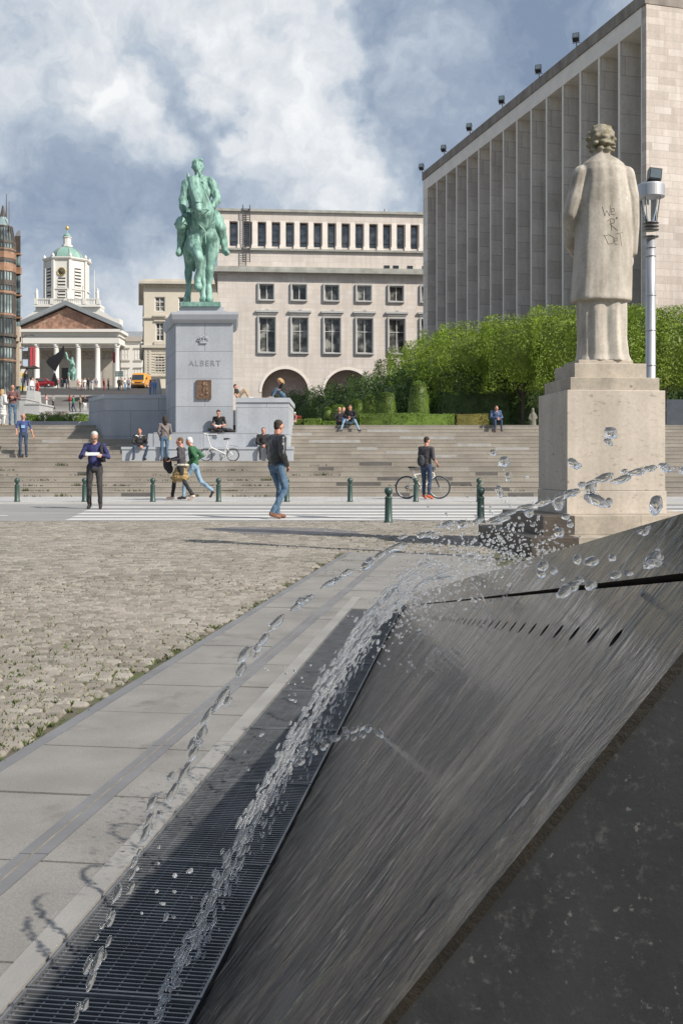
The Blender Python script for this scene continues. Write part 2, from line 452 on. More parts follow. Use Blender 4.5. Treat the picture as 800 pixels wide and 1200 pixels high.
# slab path
m_slab = cellmat('path_slab', 50, 50, [(0, (.215,.205,.192)), (1, (.23,.22,.206))], joint=0, var=.16, vs=2.6, fine=.26, fs=260, bump=.4, bs=260, spots=((.15,.14,.125), .57, 2.3))
m_band = pmat('path_band', (.165,.165,.172), .6, vs=3, var=.15, bump=.2, bs=120)
m_kerb = pmat('path_kerb', (.27,.26,.245), .6, vs=3, var=.15, bump=.2, bs=120)
m_gold = pmat('brass_inlay', (.22,.20,.15), .6, vs=20, var=.3)
p = MB(); rr = random.Random(5); d = .6; step = .5; gp = .011
def strip(y0, y1, f0, f1, z0=-.03, z1=.014, mi=0):
    vs = []
    for yy, f in ((y0, f0), (y0, f1), (y1, f1), (y1, f0)):
        # joints run square to the path
        vs.append((f(yy), yy))
    a, b_, c_, d_ = vs
    sk = .13
    b_ = (b_[0], b_[1]-(b_[0]-a[0])*sk); c_ = (c_[0], c_[1]-(c_[0]-d_[0])*sk)
    p.prism([a, b_, c_, d_], z0, z1, mi)
def off(f, k): return lambda yy: f(yy)+k
def mid(yy): return pl(yy)+.425+(yy-2.5)*.004
while d < 11.2:
    dz = [rr.uniform(-.0015, .0015) for _ in range(4)]
    strip(d+gp, d+step, off(pl, .05), off(mid, -.004), z1=.014+dz[0])
    if d < 6.9:
        strip(d+gp-.055, d+step-.055, off(mid, .077), off(gl, -.065), z1=.014+dz[1])
    else: strip(d+gp-.055, d+step-.055, off(mid, .077), off(gr, .12 if d < 7.4 else .7), z1=.014+dz[1])
    d += step
d = .6
while d < 11.2:
    strip(d, d+1.0, off(pl, -.004), off(pl, .046), z1=.0145, mi=1)
    strip(d, d+.996, mid, off(mid, .03), z1=.0145, mi=1)
    strip(d, d+1, off(mid, .0305), off(mid, .0375), z1=.0125, mi=3)
    strip(d, d+.996, off(mid, .038), off(mid, .073), z1=.0145, mi=1)
    if d < 6.9: strip(d+.05, d+1.045, off(gl, -.061), off(gl, -.004), z1=.016, mi=2)
    d += 1.0
struct(p.build('slab_path', [m_slab, m_band, m_kerb, m_gold]), 'path of large pale slabs with dark bands beside the drain')
# shallow puddle stains left by the jets
m_wet = pmat('wet_patch', (.185,.175,.16), .5, vs=6, var=.2, bump=.1, bs=60)
def stain(c, rx, ry, rot, seed, z=.0190):
    q = random.Random(seed); vs = []
    for i in range(26):
        a = 2*PI*i/26; k = .8+.9*noise.noise(Vector((math.cos(a)*1.4, math.sin(a)*1.4, seed*3.1)))+.45*noise.noise(Vector((math.cos(a)*4, math.sin(a)*4, seed*1.7)))
        x, y = rx*k*math.cos(a), ry*k*math.sin(a)
        vs.append((c[0]+x*math.cos(rot)-y*math.sin(rot), c[1]+x*math.sin(rot)+y*math.cos(rot)))
    mb = MB(); quad(mb, vs, z); o = mb.build('puddle', m_wet); return tag(o, kind='stuff')
for i, (px_, py_, rx, ry, rot) in enumerate([] and [(322,797,.10,.14,-.3), (352,756,.13,.16,-.2), (385,742,.07,.14,-.2), (168,861,.05,.035,.1), (52,928,.025,.02,0), (178,934,.05,.02,-.3), (168,978,.02,.015,0), (300,832,.06,.02,.2)]):
    dd = 983/(py_-545); stain(at(px_, py_, dd*1.22), rx, ry, rot, i+1) if False else stain(((px_-400)/1200*(1200/(py_-545)), 1200/(py_-545)), rx, ry, rot, i+1)

# plate flush in the square
m_plate = pmat('plate_steel', (.16,.145,.15), .5, metal=.2, vs=4, var=.2)
pt = [at(x, y, 1200/(y-545)) for x, y in ((243,621), (288,627.5), (405,627.5), (428,624.5), (380,620.5), (330,619.5), (270,619))]
mb = MB(); mb.prism([(q.x, q.y) for q in pt], .002, .019)
tag(mb.build('ground_plate', m_plate), 'dark flat metal plate set flush in the cobbles near the crossing', 'ground plate')

# road
m_asph = pmat('asphalt', (.25,.245,.24), .85, vs=1.2, var=.16, bump=.4, bs=90, stretch=(.3,1.2,1))
m_paint = pmat('road_paint', (.58,.575,.56), .7, vs=3, var=.12, spots=((.40,.39,.38), .62, 7))
quadz = MB(); quadz.box((0, 22.05, .002), (160, 7.9, .012)); struct(quadz.build('road', m_asph), 'grey asphalt road crossing behind the square')
k_ = MB(); k_.bb(-80, 80, 18.04, 18.10, -.05, .016); struct(k_.build('road_edge_strip', m_band))
st = MB()
for y0, y1, x0 in ((18.55,18.95,-5.0), (19.55,20.0,-5.15), (20.7,21.2,-5.35), (22.0,22.5,-5.55), (23.9,24.4,-5.9)):
    st.bb(x0, 14, y0, y1, .0082, .0125)
struct(st.build('crosswalk_marking', m_paint), 'white painted crossing stripes')
st = MB(); st.bb(-14, -6.55, 20.0, 20.12, .0082, .0122); struct(st.build('lane_marking', m_paint))
m_pave = cellmat('sidewalk_stone', .9, .45, [(0, (.37,.365,.36)), (1, (.44,.43,.42))], joint=.008, jcol=(.2,.19,.18), var=.12)
m_kst = pmat('kerb_stone', (.45,.44,.42), .7, vs=2, var=.1)
sw = MB(); sw.bb(-80, 80, 26.24, 31.2, -.1, .05); struct(sw.build('sidewalk', m_pave), 'grey stone sidewalk at the foot of the steps')
sw = MB(); sw.bb(-80, 80, 26.0, 26.236, -.1, .055); struct(sw.build('kerb', m_kst), 'stone kerb of the far sidewalk')

# steps
m_step = cellmat('step_stone', 1.35, .155, [(0, (.25,.224,.19)), (.4, (.275,.247,.211)), (.75, (.295,.266,.228)), (1, (.315,.287,.25))],
                 joint=.004, jcol=(.16,.14,.11), var=.2, vs=.9, stagger=7.3, fine=.14, fs=25, bump=.4)
m_tread = pmat('step_tread', (.30,.28,.245), .8, vs=2, var=.14, bump=.2, bs=40)
stp = MB(); zz = .05
def flight(y0, z0, n, tread, x0, x1, back):
    for k in range(n):
        za, zb = z0+k*.155, z0+(k+1)*.155; ya = y0+k*tread
        stp.add([(x0,ya,za), (x1,ya,za), (x1,ya,zb-.035), (x0,ya,zb-.035)], [(0,1,2,3)], 0)
        stp.add([(x0,ya,zb-.035), (x1,ya,zb-.035), (x1,ya-.009,zb-.030), (x0,ya-.009,zb-.030)], [(3,2,1,0)], 1)
        stp.add([(x0,ya-.009,zb-.030), (x1,ya-.009,zb-.030), (x1,ya-.008,zb), (x0,ya-.008,zb)], [(0,1,2,3)], 0)
        ye = ya+tread if k < n-1 else back
        stp.add([(x0,ya-.008,zb), (x1,ya-.008,zb), (x1,ye,zb), (x0,ye,zb)], [(0,1,2,3)], 1)
flight(30.8, .05, 7, .34, -40, 40, 40.0)
L1 = .05+7*.155
flight(40.0, L1, 10, .34, -40, 40, 46.6)
L2 = L1+10*.155
struct(stp.build('steps', [m_step, m_tread], fix=False), 'broad weathered stone steps behind the road')
# single replaced step stones, lighter or darker than the rest
m_dark = pmat('dark_step_stone', (.11,.10,.093), .75, vs=4); m_light = pmat('light_step_stone', (.34,.33,.315), .75, vs=4)
for nm, mt, spots in (('dark_step_stones', m_dark, [(420,2,0,52), (495,5,0,30), (455,3,0,26), (515,3,0,30), (540,2,0,24), (570,4,0,26), (580,1,0,34), (440,6,0,38), (610,0,0,30), (470,0,0,20), (382,5,0,18), (100,4,0,18), (160,0,0,36)]),
                      ('light_step_stones', m_light, [(392,5,1,60), (500,6,1,64), (480,2,1,55), (455,8,1,50), (600,3,1,40), (520,1,1,30), (430,3,1,24), (60,5,1,22), (350,7,1,30), (555,4,1,40)])):
    s2 = MB()
    for x, k, fl, wpx in spots:
        ya = (30.8 if fl == 0 else 40.0)+k*.34; za = (.05 if fl == 0 else L1)+k*.155
        X = (x-400)/1200*ya; W = wpx/1200*ya
        s2.bb(X-W/2, X+W/2, ya-.004, ya+.05, za+.008, za+.118)
    struct(s2.build(nm, mt))
# weeds on the lower flight
wd = MB(); rr = random.Random(9)
for k in range(150):
    x = rr.uniform(-11.5, -1.5) if rr.random() < .8 else rr.uniform(-2, 6); kk = rr.randint(0, 6)
    if noise.noise(Vector((x*.6, kk*.9, 1))) < .0: continue
    ya = 30.8+kk*.34; za = .05+kk*.155; big = rr.random() < .15
    for j in range(16 if big else 7):
        xx = x+rr.gauss(0, .12 if big else .16); hh = rr.uniform(.02, .07)*(1.8 if big else 1)
        wd.add([(xx-.02, ya-.03, za), (xx+.02, ya-.03, za), (xx+rr.gauss(.0, .03), ya-.07, za+hh)], [(0,1,2)])
tag(wd.build('step_weeds', m_moss, fix=False), 'green weeds sprouting from the joints of the lower steps', 'weeds', kind='stuff')

# bollards
m_boll = pmat('bollard_green', (.028,.062,.052), .42, vs=8, var=.2, bump=.1, bs=80, spec=.6)
def bollard(first=[None], x=0, y=0, z=0, label='', group=''):
    if first[0] is None:
        r = empty('bollard', (x, y, z)); b1 = MB()
        b1.lathe([(.078,0), (.078,.03), (.070,.035), (.066,.04), (.060,.40), (.062,.415), (.066,.42), (.066,.435), (.056,.44), (.050,.455)], n=18); b1.build('post', m_boll, r)
        b2 = MB(); b2.lathe([(.036,.455), (.034,.475), (.050,.49), (.066,.52), (.071,.55), (.066,.58), (.048,.605), (.02,.618), (.003,.62)], n=18); b2.build('ball_finial', m_boll, r)
        first[0] = r
    else: r = copy_tree(first[0]); r.location = (x, y, z)
    return tag(r, label, 'bollard', group)
F_ = [(20,'dark green bollard farthest left on the far kerb'), (99,'dark green bollard just left of the man reading a map'), (179,'dark green bollard between the map reader and the walking couple'),
      (256,'dark green bollard just right of the walking couple below the folding bicycle'), (336,'dark green bollard mostly hidden behind the man in the leather jacket'), (410,'dark green bollard alone on the far kerb, right of the man in the leather jacket'),
      (487,'dark green bollard standing in front of the mountain bicycle'), (561,'dark green bollard on the far kerb directly behind a nearer bollard'), (771,'dark green bollard on the far kerb right of the travertine pedestal')]
for x, lb in F_: bollard(x=(x-400)/1200*26.5, y=26.5, z=.05, label=lb, group='bollards along the far kerb')
for x, lb in ((455,'large dark green bollard on the near side of the road, alone'), (563,'large dark green bollard on the near side of the road, close to the pedestal')):
    bollard(x=(x-400)/1200*17.6, y=17.6, z=.008, label=lb, group='bollards on the near side of the road')

# ================================================================== DRAIN
pit = MB(); m_pit = pmat('channel_wall', (.07,.072,.075), .5, vs=6, bump=.3, bs=30)
a, b_, c_, d_ = (gl(D0),D0), (gr(D0),D0), (gr(D1),D1), (gl(D1),D1)
for q, w_ in ((a, b_), (b_, c_), (c_, d_), (d_, a)):
    pit.add([(q[0],q[1],-.16), (w_[0],w_[1],-.16), (w_[0],w_[1],-.001), (q[0],q[1],-.001)], [(0,1,2,3)])
pit.add([(x, y, -.16) for x, y in (a, b_, c_, d_)], [(0,1,2,3)])
struct(pit.build('drain_channel', m_pit, fix=False), 'dark channel under the drain gratings')
m_grate = pmat('grate_steel', (.19,.195,.205), .42, metal=.5, vs=9, var=.3, spots=((.06,.05,.04), .6, 30))
PL = .64; ang = math.atan(.13)
Y = Vector((.13, 1)).normalized(); Xv = Vector((1, -.13)).normalized()
W = .345/math.sqrt(1+.13**2)*1.0
def grate_mesh():
    g1 = MB(); L = PL*math.sqrt(1+.13**2)-.008; n = 42
    for i in range(n):          # bearing bars across the channel
        y = .012+(L-.024)*i/(n-1); g1.box((W/2, y, -.005), (W-.012, .0035, .026))
    g1b = MB()
    for i in range(9):
        x = .014+(W-.028)*i/8; g1b.box((x, L/2, -.0005), (.0035, L-.01, .012))
    g2 = MB()
    for x in (.004, W-.004): g2.box((x, L/2, -.003), (.006, L, .030))
    for y in (.003, L-.003): g2.box((W/2, y, -.003), (W-.0145, .005, .030))
    return g1, g1b, g2
g1, g1b, g2 = grate_mesh(); first = None
ordn = ['nearest', 'second', 'third', 'fourth', 'fifth', 'sixth', 'seventh', 'eighth', 'ninth', 'tenth']
for k in range(10):
    d = .66+k*PL
    if first is None:
        r = empty('drain_grating', (0,0,0)); g1.build('bars', m_grate, r); g1b.build('cross_bars', m_grate, r); g2.build('frame', m_grate, r); first = r
    else: r = copy_tree(first)
    r.location = (gl(d)+.001, d, .001); r.rotation_euler.z = -ang
    tag(r, 'steel drain grating beside the black fountain, %s panel along the channel counted from the front' % ordn[k] if k else 'steel drain grating panel nearest the camera beside the black fountain', 'grating', 'drain gratings along the fountain')

# ================================================================== FOUNTAIN
KS = 1.306; nrm = math.sqrt(1+KS*KS); CS, SN = 1/nrm, KS/nrm      # slope of the wet face, about 52.6 degrees
def F(dp, a_, depth=0):
    """a point of the wet face: dp along the foot, a_ = horizontal run up the slope, depth below the surface"""
    x, y, z = -.505+.13*dp+a_, dp-.13*a_, KS*a_*1.0084
    return Vector((x+depth*SN*.99, y-depth*SN*.13, z-depth*CS))
def aslot(dp):   # run at which the slot lies
    return max(0, (.894-.1435*(dp-1.02))/1.317)
def aridge(dp): return max(0, (.943-.1425*(dp-1.24))/1.317)
def asl2(dp): return aslot(dp)+.0035+.003*max(0, 1-(dp-.8)/2)
m_wetst, t, b, o_ = newmat('wet_black_stone')
uv = t.n('ShaderNodeTexCoord').outputs['UV']
st1 = t.noise(t.scale(uv, (58, 17, 1)), 1, 4, .6, .9)
st2 = t.noise(t.scale(uv, (15, 6, 1)), 1, 4, .55, .9)
big = t.noise(t.scale(uv, (4.6, 2.6, 1)), 1.2, 8, .66, 1.0)
fine_ = t.noise(t.scale(uv, (70, 45, 1)), 1, 6, .7)
cc = t.ramp(big, [(.44, (.008,.008,.008)), (.50, (.035,.030,.024)), (.57, (.12,.097,.072)), (.66, (.25,.205,.155))])  # mottled stone tones with brown reflections painted in
reg = t.rng(t.noise(t.scale(uv, (3.5, 3.0, 1)), 1.4, 4, .55, .6), .44, .58, .06, 1.0)
cc = t.mix(t.math('MULTIPLY', t.rng(st1, .48, .40, 0, 1), reg), cc, (.014,.014,.016))
cc = t.mix(t.math('MULTIPLY', t.rng(st1, .57, .63, 0, .85), reg), cc, (.40,.345,.28))  # pale dashes: glints of the wet face put into the colour
cc = t.mix(1.0, cc, t.ramp(st2, [(.35, .85), (.65, 1.12)]), 'MULTIPLY')
sepuv = t.n('ShaderNodeSeparateXYZ', ins={0: uv})
# algae grows where the water runs thin, near the top edge
alg = t.math('MULTIPLY', t.rng(big, .45, .60, 1, 0), t.rng(sepuv.outputs[2] if False else t.noise(t.scale(uv, (1.8, 3.0, 1)), 1.1, 5, .6), .55, .66, 0, .75))
cc = t.mix(alg, cc, (.045,.055,.012))
t.put(b.inputs['Base Color'], cc)
t.put(b.inputs['Roughness'], t.ramp(big, [(.38, .03), (.5, .07), (.62, .15)]))
b.inputs['Specular IOR Level'].default_value = .55
hs = t.math('ADD', t.math('MULTIPLY', st1, .35), t.math('ADD', t.math('MULTIPLY', st2, 1.2), t.math('MULTIPLY', fine_, .08)))
bp = t.n('ShaderNodeBump', ins={'Strength': .5, 'Height': hs}); bp.inputs['Distance'].default_value = .020
t.put(b.inputs['Normal'], bp)
m_edge = pmat('stone_edge', (.020,.015,.011), .45, vs=25, var=.5, bump=.25, bs=120, spots=((.05,.032,.018), .60, 60))
m_blue, t, b, o_ = newmat('bluestone')
ob = t.n('ShaderNodeTexCoord').outputs['Object']
cc = t.ramp(t.noise(ob, 5, 8, .65), [(.3, (.018,.019,.021)), (.7, (.040,.041,.044))])
cc = t.mix(t.rng(t.noise(ob, 70, 8, .8), .55, .68, 0, .6), cc, (.13,.125,.12))
vo = t.n('ShaderNodeTexVoronoi'); vo.inputs['Scale'].default_value = 150; t.put(vo.inputs['Vector'], ob)
cc = t.mix(t.rng(t.noise(ob, 130, 3, .6), .66, .72, 0, .6), cc, (.19,.18,.165))
cc = t.mix(t.rng(t.noise(ob, 14, 8, .7), .56, .66, 0, .6), cc, (.02,.02,.022))
t.put(b.inputs['Base Color'], cc); b.inputs['Roughness'].default_value = .55
bp = t.n('ShaderNodeBump', ins={'Strength': .15, 'Height': t.noise(ob, 160, 6, .7)}); bp.inputs['Distance'].default_value = .003
t.put(b.inputs['Normal'], bp)
m_core = pmat('core', (.012,.011,.010), .6)

fo = empty('fountain', (F(.86, 0).x, F(.86, 0).y, 0), label='long wedge shaped fountain of wet black stone with a row of jet holes', cat='fountain')
fl = fo.location
def fbuild(mb, name, mats, parent=fo, uvs=None):
    off_ = Vector(fl) if parent == fo else Vector(fl)
    mb.v = [tuple(Vector(q)-Vector(fl)) for q in mb.v]
    o = mb.build(name, mats, parent)
    # grain of the wet face runs with the water: u along the foot, v up the slope
    uvl = o.data.uv_layers['UVMap'].data
    for lp in o.data.loops:
        q = o.data.vertices[lp.vertex_index].co + Vector(fl)
        v_ = q.z*nrm/KS; a_ = q.z/1.317
        uvl[lp.index].uv = (q.y+.13*a_, v_)
    return o
TH = .0085
DA, DZ = .86, 6.72
seams = [.86, 1.319, 1.898, 2.573, 3.152, 3.828, 4.407, 5.08, 5.8, 6.5]
HOLES = [(1.0775+.0965*i) for i in range(42)]
def ahole(dp): return aslot(dp)-.041
def slab_panel(fa, fb, d0, d1, name, holes=()):
    """a facing slab between two runs; jet holes are cut through it"""
    mb = MB(); g_ = .0012; d0 += g_; d1 -= g_
    from mathutils.geometry import delaunay_2d_cdt
    # outline in (d, run) space
    pts = []; N = 6
    for i in range(N+1):
        d = d0+(d1-d0)*i/N; pts.append((d, fa(d)))
    top = [(d0+(d1-d0)*i/N, fb(d0+(d1-d0)*i/N)) for i in range(N, -1, -1)]
    outl = [q for q in pts+top]
    clean = []
    for q in outl:
        if not clean or (abs(q[0]-clean[-1][0])+abs(q[1]-clean[-1][1])) > 1e-5: clean.append(q)
    if abs(clean[0][0]-clean[-1][0])+abs(clean[0][1]-clean[-1][1]) < 1e-5: clean.pop()
    V = [Vector(q) for q in clean]; n0 = len(V); faces = [list(range(n0))]; hl = []
    rh = .0092; stretch = 1/nrm
    for h in holes:
        if not (d0+.016 < h < d1-.016): continue
        a0 = ahole(h)
        if a0 < .02: continue
        st_ = len(V); ring = []
        for i in range(14):
            an = 2*PI*i/14; V.append(Vector((h+rh*math.cos(an), a0+rh*1.15*math.sin(an)/nrm))); ring.append(st_+i)
        faces.append(ring); hl.append((h, a0, ring))
    vo_, eo, fo_, _, _, of = delaunay_2d_cdt(V, [], faces, 1, 1e-7)
    keep = []
    for f, og in zip(fo_, of):
        if 0 in og and len(og) == 1: keep.append(f)
    vs = [F(q.x, q.y) for q in vo_]; mb.add(vs, [tuple(f) for f in keep], 0)
    loop = [F(*q) for q in clean]; bot = [F(q[0], q[1], TH) for q in clean]
    n = len(clean)
    for i in range(n):
        j = (i+1) % n; mb.add([loop[i], loop[j], bot[j], bot[i]], [(0,1,2,3)], 1)
    for h, a0, ring in hl:
        c0 = [F(V[i].x, V[i].y) for i in ring]; c1 = [F(V[i].x, V[i].y, .035) for i in ring]; m_ = len(c0)
        for i in range(m_):
            j = (i+1) % m_; mb.add([c0[i], c0[j], c1[j], c1[i]], [(0,1,2,3)], 1)
    return fbuild(mb, name, [m_wetst, m_edge])
z0f = lambda d: .0
for d0, d1 in zip(seams, seams[1:]):
    slab_panel(z0f, aslot, d0, d1, 'lower_slab', HOLES)
seams2 = [.86, 1.9, 3.16, 4.45, 5.8, 7.2]
for d0, d1 in zip(seams2, seams2[1:]):
    slab_panel(lambda d: min(asl2(d), aridge(d)-.001), aridge, d0, d1, 'upper_slab')
# dark core under the slabs, with the end wall toward the camera and the far side
core = MB(); cd = TH+.004
def rowp(d, dep):
    A = F(d, 0, dep); Rg = F(d, aridge(d), dep); return A, Rg
A0, R0 = rowp(.872, cd); A1, R1 = rowp(7.3, cd)
A0.z = A1.z = -.02
Bk0 = Vector((R0.x+.9, R0.y-.12, R0.z-.02)); Bk1 = Vector((R1.x+.15, R1.y, .0))
core.add([A0, A1, R1, R0], [(0,1,2,3)], 0)
fbuild(core, 'core', m_core)
top = MB()
Rt0 = F(.862, aridge(.862)); Rt1 = F(7.25, aridge(7.25)); 
bx0 = Rt0+Vector((1.6, -.2, .08)); bx1 = Rt1+Vector((1.3, -.1, .0))
top.add([Rt0+Vector((.0, 0, -.004)), bx0, bx1, Rt1+Vector((.0, 0, -.004))], [(0,1,2,3)])
top.add([bx0, (bx0.x, bx0.y, -.01), (bx1.x, bx1.y, -.01), bx1], [(0,1,2,3)])
fbuild(top, 'top_slab', m_blue)
end = MB()
e0 = F(.868, -.04, .0095); e1 = F(.868, aridge(.868), .0095)
eb = e1+Vector((1.62, -.21, .05))
end.add([e0, (eb.x, e0.y-.13*(eb.x-e0.x), -.03), (eb.x, e0.y-.13*(eb.x-e0.x), eb.z), e1], [(0,1,2,3)])
EO = fbuild(end, 'end_wall', m_blue)

# ---- water
m_water, t, b, o_ = newmat('water')
tp_ = t.n('ShaderNodeBsdfTransparent'); mx_ = t.n('ShaderNodeMixShader'); mx_.inputs[0].default_value = .05; tl0 = t.n('ShaderNodeBsdfTranslucent'); tl0.inputs[0].default_value = (.95,.97,1,1); mz = t.n('ShaderNodeMixShader'); mz.inputs[0].default_value = .1; t.nt.links.new(b.outputs[0], mz.inputs[1]); t.nt.links.new(tl0.outputs[0], mz.inputs[2]); t.nt.links.new(mz.outputs[0], mx_.inputs[1]); t.nt.links.new(tp_.outputs[0], mx_.inputs[2]); t.nt.links.new(mx_.outputs[0], o_.inputs[0])
b.inputs['Base Color'].default_value = (1,1,1,1); b.inputs['Roughness'].default_value = .0
b.inputs['IOR'].default_value = 1.33; b.inputs['Transmission Weight'].default_value = 1
bmi = bmesh.new(); bmesh.ops.create_icosphere(bmi, subdivisions=2, radius=1); ICO2 = ([v.co.copy() for v in bmi.verts], [[v.index for v in f.verts] for f in bmi.faces]); bmi.free()
bmi = bmesh.new(); bmesh.ops.create_icosphere(bmi, subdivisions=1, radius=1); ICO1 = ([v.co.copy() for v in bmi.verts], [[v.index for v in f.verts] for f in bmi.faces]); bmi.free()
bmi = bmesh.new(); bmesh.ops.create_icosphere(bmi, subdivisions=3, radius=1); ICO3 = ([v.co.copy() for v in bmi.verts], [[v.index for v in f.verts] for f in bmi.faces]); bmi.free()
def drop(mb, c, r, dirv=None, st=1.0, rr=rnd, ico=ICO2, wob=.25):
    q = (dirv or Vector((0,0,1))).to_track_quat('Z', 'Y'); s_ = rr.uniform(0, 50); vs = []
    for v in ico[0]:
        k = 1+wob*noise.noise(v*1.3+Vector((s_, 0, 0)))*1.6
        vs.append(q @ Vector((v.x*r*k, v.y*r*k, v.z*r*st*k))+c)
    mb.add(vs, ico[1], 0, True)
m_aer, t, b, o_ = newmat('aerated_water')
b.inputs['Base Color'].default_value = (1,1,1,1); b.inputs['Roughness'].default_value = .02; b.inputs['IOR'].default_value = 1.33; b.inputs['Transmission Weight'].default_value = 1
tl = t.n('ShaderNodeBsdfTranslucent'); tl.inputs[0].default_value = (.95,.97,1,1); df = t.n('ShaderNodeBsdfDiffuse'); df.inputs[0].default_value = (.95,.97,1,1)
ad = t.n('ShaderNodeMixShader'); ad.inputs[0].default_value = .5; t.nt.links.new(tl.outputs[0], ad.inputs[1]); t.nt.links.new(df.outputs[0], ad.inputs[2])
mx = t.n('ShaderNodeMixShader'); mx.inputs[0].default_value = .2; t.nt.links.new(b.outputs[0], mx.inputs[1]); t.nt.links.new(ad.outputs[0], mx.inputs[2]); t.nt.links.new(mx.outputs[0], o_.inputs[0])
def jetpath(dp, rise, land, z0=None, a0=None, n=60):
    a0 = ahole(dp) if a0 is None else a0; z0 = KS*1.0084*a0 if z0 is None else z0
    vz = math.sqrt(2*9.8*rise); T = (vz+math.sqrt(vz*vz+2*9.8*z0))/9.8; vx = (a0-land)/T
    pts = []
    for i in range(n+1):
        tt = T*i/n; a_ = a0-(a0-land)*(tt/T)**1.5; z = z0+vz*tt-4.9*tt*tt
        pts.append(Vector((-.505+.13*dp+a_, dp-.13*a_, z)))
    return pts
def along(pts, u):
    x = u*(len(pts)-1); i = min(int(x), len(pts)-2); f = x-i
    return pts[i].lerp(pts[i+1], f), (pts[i+1]-pts[i]).normalized()
def resample(pts):
    L = [0]
    for p_, q in zip(pts, pts[1:]): L.append(L[-1]+(q-p_).length)
    return L
def jet(name, pts, rad, seed, label, dens=1.0, spread=.004, ico=ICO2, stmax=3.0, ropy=0, u0=0, group='water jets of the fountain'):
    rr = random.Random(seed); mb = MB(); L = resample(pts); tot = L[-1]; s_ = u0*tot
    while s_ < tot:
        k = max(0, next((i for i, q in enumerate(L) if q >= s_), len(L)-1)-1)
        f = (s_-L[k])/max(L[k+1]-L[k], 1e-6) if k+1 < len(L) else 0
        c = pts[k].lerp(pts[min(k+1, len(pts)-1)], f); dr = (pts[min(k+1, len(pts)-1)]-pts[max(k-1, 0)]).normalized()
        r = rad*rr.uniform(.45, 1.15); st_ = rr.uniform(1.1, stmax)
        fr = s_/tot; sp = spread*(.4+1.3*fr)
        c = c+Vector((rr.gauss(0, sp), rr.gauss(0, sp), rr.gauss(0, sp)))
        drop(mb, c, r, dr, st_, rr, ico)
        s_ += r*st_*rr.uniform(.9, 2.3)/dens
    # threads of water joining the drops
    i = 0
    while i < len(pts)-4:
        if rr.random() < ropy:
            n = min(rr.randint(3, 7), len(pts)-i-1); o = Vector((rr.gauss(0, spread*.6), rr.gauss(0, spread*.6), 0))
            mb.path([p_+o for p_ in pts[i:i+n+1]], [rad*.15]+[rad*rr.uniform(.3, .55) for _ in range(n-1)]+[rad*.15], 8)
            i += n
        i += rr.randint(1, 4)
    o = mb.build(name, m_aer if seed > 100 else m_water, fix=False); return tag(o, label, 'water jet', group)
# the nearest jet: the high arc across the picture
near = [(860,560,.90), (800,548,.94), (750,549,.97), (690,566,.99), (640,588,1.0), (580,604,1.0), (520,620,1.0), (460,640,1.0), (420,664,1.0), (385,685,1.0), (345,712,1.0), (308,748,1.0), (270,805,1.0), (238,855,1.0), (215,900,1.0), (188,952,1.0), (165,1000,1.0), (138,1060,1.0), (115,1120,1.0), (97,1180,1.0), (80,1250,1.0), (70,1320,1.0), (60,1480,1.0), (52,1640,1.0), (46,1738,1.0)]
cp = [at(*q) for q in near]; pts = []
for i in range(len(cp)-1):
    p0, p1, p2, p3 = cp[max(i-1, 0)], cp[i], cp[i+1], cp[min(i+2, len(cp)-1)]
    for j in range(5):
        u = j/5; pts.append(.5*((2*p1)+(p2-p0)*u+(2*p0-5*p1+4*p2-p3)*u*u+(3*p1-p0-3*p2+p3)*u**3))
jet('water_jet', pts, .0037, 21, 'separate high jet of scattered drops arcing in front of the pedestal down to the drain', dens=1.05, spread=.0038, ico=ICO3, stmax=3.8, ropy=0)
k = 0
JL = []
for h in HOLES:
    if h < 1.72: continue
    if ahole(h) < .05: break
    JL.append(h)
JL = JL[:2]+JL[3::3]
for k, h in enumerate(JL):
    rr = random.Random(100+k)
    rise = .115*rr.uniform(.75, 1.15)*(1 if h < 3.5 else .8); land = -.060+rr.uniform(-.012, .012)
    pts = jetpath(h, rise, land, n=46)
    if k == 0: lab = 'thick jet in front, falling as a glassy rope beside the sloping stone'
    else: lab = 'second jet braided with the thick front jet beside the sloping stone'
    jet('water_jet', pts, .0034 if k < 3 else .0032, 200+k, lab, dens=2.3 if k < 3 else 1.3, spread=.0042 if k < 3 else .0075, ico=ICO2, stmax=5.0, ropy=.22 if k < 3 else .16, u0=.22 if k < 2 else .12)
    if k > 0: o_j = col.objects[-1]; o_j['kind'] = 'stuff'; o_j['label'] = 'crowded small jets and drops spilling from the far holes'
# low side trickle and loose spray
def spray(name, cen, n, sig, r0, r1, seed, label, d=None, dirv=None):
    rr = random.Random(seed); mb = MB()
    for _ in range(n):
        i = rr.randrange(len(cen)-1); u = rr.random(); q = cen[i].lerp(cen[i+1], u)
        c = q+Vector((rr.gauss(0, sig), rr.gauss(0, sig), rr.gauss(0, sig)))
        drop(mb, c, rr.uniform(r0, r1), dirv or Vector((rr.gauss(0,1), rr.gauss(0,1), rr.gauss(0,1))).normalized(), rr.uniform(1, 2.2), rr, ICO2)
    return tag(mb.build(name, m_aer if seed in (32,34,35,36) else m_water, fix=False), label, 'water spray', kind='stuff')
spray('water_trickle', [at(330,905,2.15), at(352,885,2.2), at(385,868,2.2), at(415,858,2.25), at(446,858,2.3)], 46, .006, .003, .0085, 31, 'short side trickle of drops skipping off the sloping stone')
spray('water_spray', [at(470,730,3.2), at(480,700,2.8), at(520,672,2.4), at(560,655,2.2), at(610,645,1.9)], 900, .055, .0010, .0032, 32, 'fine spray around the tops of the crowded jets')
spray('water_spray', [at(440,760,3.2), at(480,775,2.6), at(520,770,2.3)], 40, .03, .002, .005, 35, 'loose drops just above the sloping stone')
